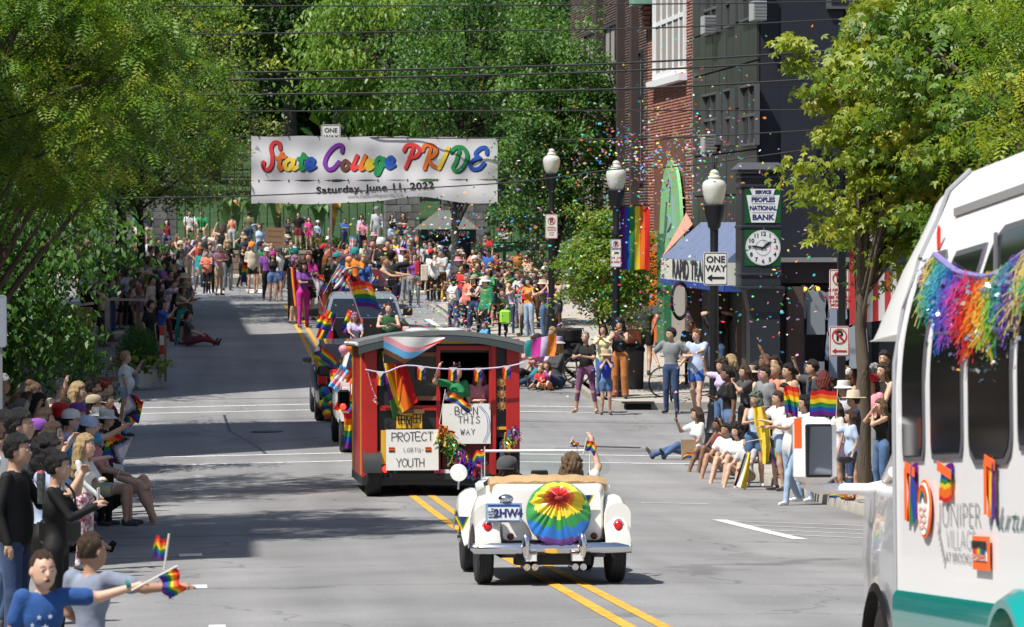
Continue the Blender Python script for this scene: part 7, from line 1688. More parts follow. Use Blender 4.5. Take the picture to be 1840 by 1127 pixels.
def hat_mesh(kind):
 mb=MB();m=WHITE
 if kind=='cap':mb.lathe([(.10,.03),(.104,.06),(.10,.10),(.075,.135),(.03,.15),(0,.152)],m,c=(0,.012,0),n=20,sy=1.14);mb.add([(-.075,-.075,.045),(.075,-.075,.045),(.06,-.165,.03),(0,-.185,.03),(-.06,-.165,.03),(-.075,-.075,.053),(.075,-.075,.053),(.06,-.165,.036),(0,-.185,.036),(-.06,-.165,.036)],[(0,1,2,3,4),(9,8,7,6,5),(0,5,6,1),(1,6,7,2),(2,7,8,3),(3,8,9,4),(4,9,5,0)],m)
 if kind=='backcap':mb.lathe([(.10,.02),(.104,.06),(.10,.10),(.075,.135),(.03,.15),(0,.152)],m,c=(0,.012,0),n=20,sy=1.14);mb.box((0,.13,.03),(.12,.06,.01),m)
 if kind=='helmet':mb.lathe([(.112,.0),(.118,.05),(.112,.10),(.085,.15),(.04,.17),(0,.173)],m,c=(0,.015,0),n=20,sy=1.16)
 if kind=='bucket':mb.lathe([(.15,.02),(.155,.024),(.105,.06),(.10,.13),(.095,.145),(0,.15)],m,c=(0,.01,0),n=22,sy=1.1)
 if kind=='sunhat':mb.lathe([(.195,.045),(.20,.05),(.15,.04),(.112,.05),(.108,.06),(.10,.15),(.085,.17),(0,.165)],m,c=(0,.01,0),n=26,sy=1.08)
 if kind=='beanie':mb.lathe([(.102,.025),(.106,.05),(.10,.10),(.07,.145),(0,.16)],m,c=(0,.015,0),n=18,sy=1.12)
 if kind=='bandana':mb.lathe([(.098,.02),(.103,.06),(.097,.10),(.07,.135),(0,.145)],m,c=(0,.015,0),n=18,sy=1.12);mb.tube([(0,.12,.02),(.03,.15,-.03),(.04,.16,-.08)],[.02,.018,.008],m,6);mb.tube([(0,.12,.02),(-.02,.15,-.04),(-.02,.15,-.10)],[.02,.018,.008],m,6)
 if kind=='ears':
  for q in(-1,1):mb.prism([(q*.03,.11),(q*.075,.10),(q*.07,.16)],.02,m)
  mb.tube([(-.09,0,.03),(-.07,0,.1),(0,0,.135),(.07,0,.1),(.09,0,.03)],.008,m,5)
 return mb.mesh('hat')
def eyes_mesh():
 mb=MB();W_,I_,B_=mat('eye_white',(.65,.63,.6),.3),mat('eye_dark',(.02,.012,.01),.2),mat('brow',(.06,.035,.02),.8)
 for q in(-1,1):
  mb.sphere((q*.031,-.084,.008),(.0125,.008,.0050),W_,10);mb.sphere((q*.031,-.0905,.008),(.0058,.003,.0050),I_,8)
  mb.tube([(q*.014,-.094,.029),(q*.032,-.094,.035),(q*.048,-.082,.028)],[.0035,.004,.002],B_,5)
 mb.tube([(-.022,-.090,-.051),(0,-.096,-.054),(.022,-.090,-.051)],[.003,.0055,.003],mat('lip',(.38,.13,.11),.5),6);return mb.mesh('face_features')
HAIRM,HATM,EYEM={},{},None
def get_hair(k):
 if k not in HAIRM:HAIRM[k]=hair_mesh(k)
 return HAIRM[k]
def get_hat(k):
 if k not in HATM:HATM[k]=hat_mesh(k)
 return HATM[k]
EYEM=eyes_mesh()
# colours by word
CL={'black':(.014,.014,.016),'white':(.72,.72,.72),'grey':(.19,.20,.21),'pale_grey':(.38,.39,.41),'dark_grey':(.05,.05,.055),'navy':(.015,.02,.05),'blue':(.03,.10,.36),'royal_blue':(.02,.05,.40),'sky_blue':(.18,.36,.58),'pale_blue':(.36,.44,.60),'denim':(.06,.12,.24),'dark_denim':(.025,.05,.12),'pale_denim':(.28,.38,.52),'teal':(.01,.22,.22),'green':(.02,.22,.08),'dark_green':(.02,.08,.03),'olive':(.10,.11,.05),'lime':(.35,.5,.06),'yellow':(.72,.52,.04),'mustard':(.45,.28,.04),'orange':(.75,.22,.02),'coral':(.62,.19,.12),'rust':(.36,.13,.03),'red':(.50,.02,.03),'maroon':(.14,.015,.025),'pink':(.68,.28,.36),'hot_pink':(.60,.03,.22),'magenta':(.45,.02,.25),'purple':(.20,.06,.32),'lilac':(.45,.38,.58),'plum':(.15,.05,.12),'brown':(.12,.06,.035),'tan':(.42,.30,.19),'beige':(.50,.42,.32),'cream':(.62,.56,.44),'khaki':(.32,.27,.18),'pale_yellow':(.62,.60,.34),'slate':(.19,.22,.29),'deep_blue':(.014,.07,.24),'tie_dye':(.35,.42,.50),'floral':(.50,.38,.40),'plaid':(.26,.16,.20),'orange_brown':(.4,.16,.06)}
HCOL={'black':(.008,.007,.007),'dark':(.02,.013,.010),'brown':(.055,.03,.018),'light':(.14,.085,.045),'blond':(.38,.27,.13),'ginger':(.22,.07,.02),'red':(.13,.02,.015),'grey':(.25,.25,.25),'green':(.13,.18,.14),'lavender':(.30,.14,.28),'white':(.5,.5,.48)}
SKIN=[(.56,.35,.25),(.46,.28,.19),(.36,.20,.13),(.20,.105,.065),(.09,.045,.03)]
def cloth_mat(c):
 nm='cloth_'+c
 if nm in MATS:return MATS[nm]
 base=CL[c]
 if c in('tie_dye','floral','plaid'):
  m=mat(nm,base,.85,bump=.5,bscale=14);n,l,b=mnodes(m);tc=n.new('ShaderNodeTexCoord')
  v=n.new('ShaderNodeTexNoise'if c!='plaid'else 'ShaderNodeTexChecker');v.inputs['Scale'].default_value={'tie_dye':7,'floral':22,'plaid':26}[c];l.new(tc.outputs['Object'],v.inputs[0 if c!='plaid'else 'Vector'])
  if c=='plaid':v.inputs[1].default_value=(.34,.22,.24,1);v.inputs[2].default_value=(.12,.07,.10,1);l.new(v.outputs[0],b.inputs['Base Color'])
  else:
   r=n.new('ShaderNodeValToRGB');e=r.color_ramp.elements;e[0].position,e[1].position=.38,.62
   a,d=((.20,.45,.55),(.70,.62,.25))if c=='tie_dye'else((.30,.05,.10),(.70,.64,.66));e[0].color,e[1].color=(*a,1),(*d,1);l.new(v.outputs[0],r.inputs[0]);l.new(r.outputs[0],b.inputs['Base Color'])
  return m
 return mat(nm,base,.88,var=.2,vscale=6,bump=.6,bscale=7,sheen=.1)
def skin_mat(i):return mat('skin_%d'%i,SKIN[i],.5,var=.06,vscale=12)
def hair_mat(h):return mat('hair_'+h,HCOL[h],.5,var=.6,vscale=34,stretch=(3,3,.35),bump=1.0,bscale=60)
def dress_up(o,mats):
 for i,m in enumerate(mats):
  if i<len(o.material_slots):o.material_slots[i].link='OBJECT';o.material_slots[i].material=m
NP=[0]
HEIGHT={'sit':1.32,'curb':1.06,'floor':.95,'kneel':1.32}
def person(px,yh,k,face,legs,arms,top,bot,hair,label,skin=1,H=0,fem=None,fat=0.0,kid=0,hat=None,shoe='dark_grey',lean=0.0,hyaw=0,hpit=0,z=None,eyes=True,group=None,dz=0.0,vx=None,pos=None,shirt2=None,fingers=False,crop=False):
 """px column of the body, yh row of the top of the head, k scale (0: found from yh), face: 0 towards the camera, 90 towards the right"""
 top_t,top_c=top.split(':');bot_t,bot_c=bot.split(':');ht,hcl=hair.split(':')if hair else(None,None)
 if fem is None:fem=ht in('long','bob','bun','pony','curly','lowbun')
 full=HEIGHT.get(legs,1.75);hs=(kid if kid>1 else 1.25)if kid else 1.0
 if kid:full+=.02
 if k==0:
  H=H or(1.66 if fem else 1.77);h_=H*full/1.75;a,b_=40.0,115.0
  for _ in range(24):
   m_=(a+b_)/2;g=at(px,yh,m_);zt=ground(g.x,g.y)+dz
   if g.z-zt>h_:b_=m_
   else:a=m_
  k=(a+b_)/2;sc=H/1.75;g=foot(px,k);g.z+=dz
 else:
  g=foot(px,k)if z is None else at(px,yh,k)
  g.z=(g.z+dz)if z is None else z
  head=at(px,yh,k);hh=head.z-g.z;sc=hh/(full+(.03 if hat else 0))if not H else H/1.75
  if H and z is None and legs in('s','w','t')is False:pass
 if pos is not None:g=Vector(pos)
 sc=max(.5,min(1.25,sc));NP[0]+=1;sd=NP[0]
 v=vx or(.042 if k<64 else.033 if k<80 else.026 if k<125 else.020 if k<190 else.0155)
 me,hc,hrot,wr=body_mesh(legs,arms,top_t,bot_t,fem,fat,hs,v/sc,R(hyaw),R(hpit),lean,sd,fingers,crop=crop)
 me.name='person'
 t=link('person',me,None,g,(0,0,R(face)),sc);tag(t,label,'person',group)
 sm,tm,bm_,fm=skin_mat(skin),cloth_mat(top_c),cloth_mat(bot_c),(skin_mat(skin)if shoe=='bare'else cloth_mat(shoe))
 dress_up(t,[sm,tm,bm_,fm]);
 if ht:h_=link('hair',get_hair(ht),t,hc,hrot,hs*1.03);dress_up(h_,[hair_mat(hcl)])
 if hat:a,c=hat.split(':');h_=link(a if a not in('ears',)else 'ear_headband',get_hat(a),t,hc+Vector((0,0,.0)),hrot,hs*1.06);dress_up(h_,[RB[0]if c=='rainbow'else cloth_mat(c)])
 rel=(face+hyaw+180)%360-180
 if eyes and k>55 and abs(rel)<115:link('face_features',EYEM,t,hc,hrot,hs)
 t_w={q:t.matrix_basis@Vector(wr[q][0]+wr[q][1]*.06)for q in wr}
 return t,t_w,k
def phone(pt,face,label,col='black'):
 t=thing('phone',label,'phone',pt,(0,0,R(face)));mb=MB();mb.box((0,0,.04),(.075,.01,.15),cloth_mat(col)if col!='black'else BLACK,bev=.004);mb.build('case',t);mb=MB();mb.box((0,.0065,.04),(.066,.002,.135),TINTG);mb.build('screen',t);return t
# the crowd. columns: px, head row, scale (0 = solve), facing, legs, arms, top, bottom, hair, skin, hat, where, extras
WZ=hill(151.5)+.92
def where_label(top,hair,hat,wh):
 t_,c_=top.split(':');tn={'tee':'tee','tank':'tank top','crop':'crop top','long':'long sleeved top','jacket':'jacket','loose':'loose shirt','dress':'dress','tube':'top'}[t_]
 hn=(hair.split(':')[1]+' hair')if hair else 'no hair'
 if hat:hn=hat.split(':')[1]+' '+{'backcap':'cap','sunhat':'sun hat','ears':'ear headband'}.get(hat.split(':')[0],hat.split(':')[0])
 elif hair and hair.startswith('buzz'):hn='cropped '+hair.split(':')[1]+' hair'
 return('person in %s %s, %s, %s'%(c_,tn,hn,wh)).replace('_',' ')
GROUPS={'wall':'spectators on the wall in front of the campus fence','lf':'spectators packed behind the parklet','sk':'skaters and friends in the street','rf':'spectators along the far right kerb','rm':'spectators at the alley corner','rn':'spectators behind the mirror and lamp','ln':'spectators along the near left kerb','ride':'riders on the parade vehicles','lp':'passers-by'}
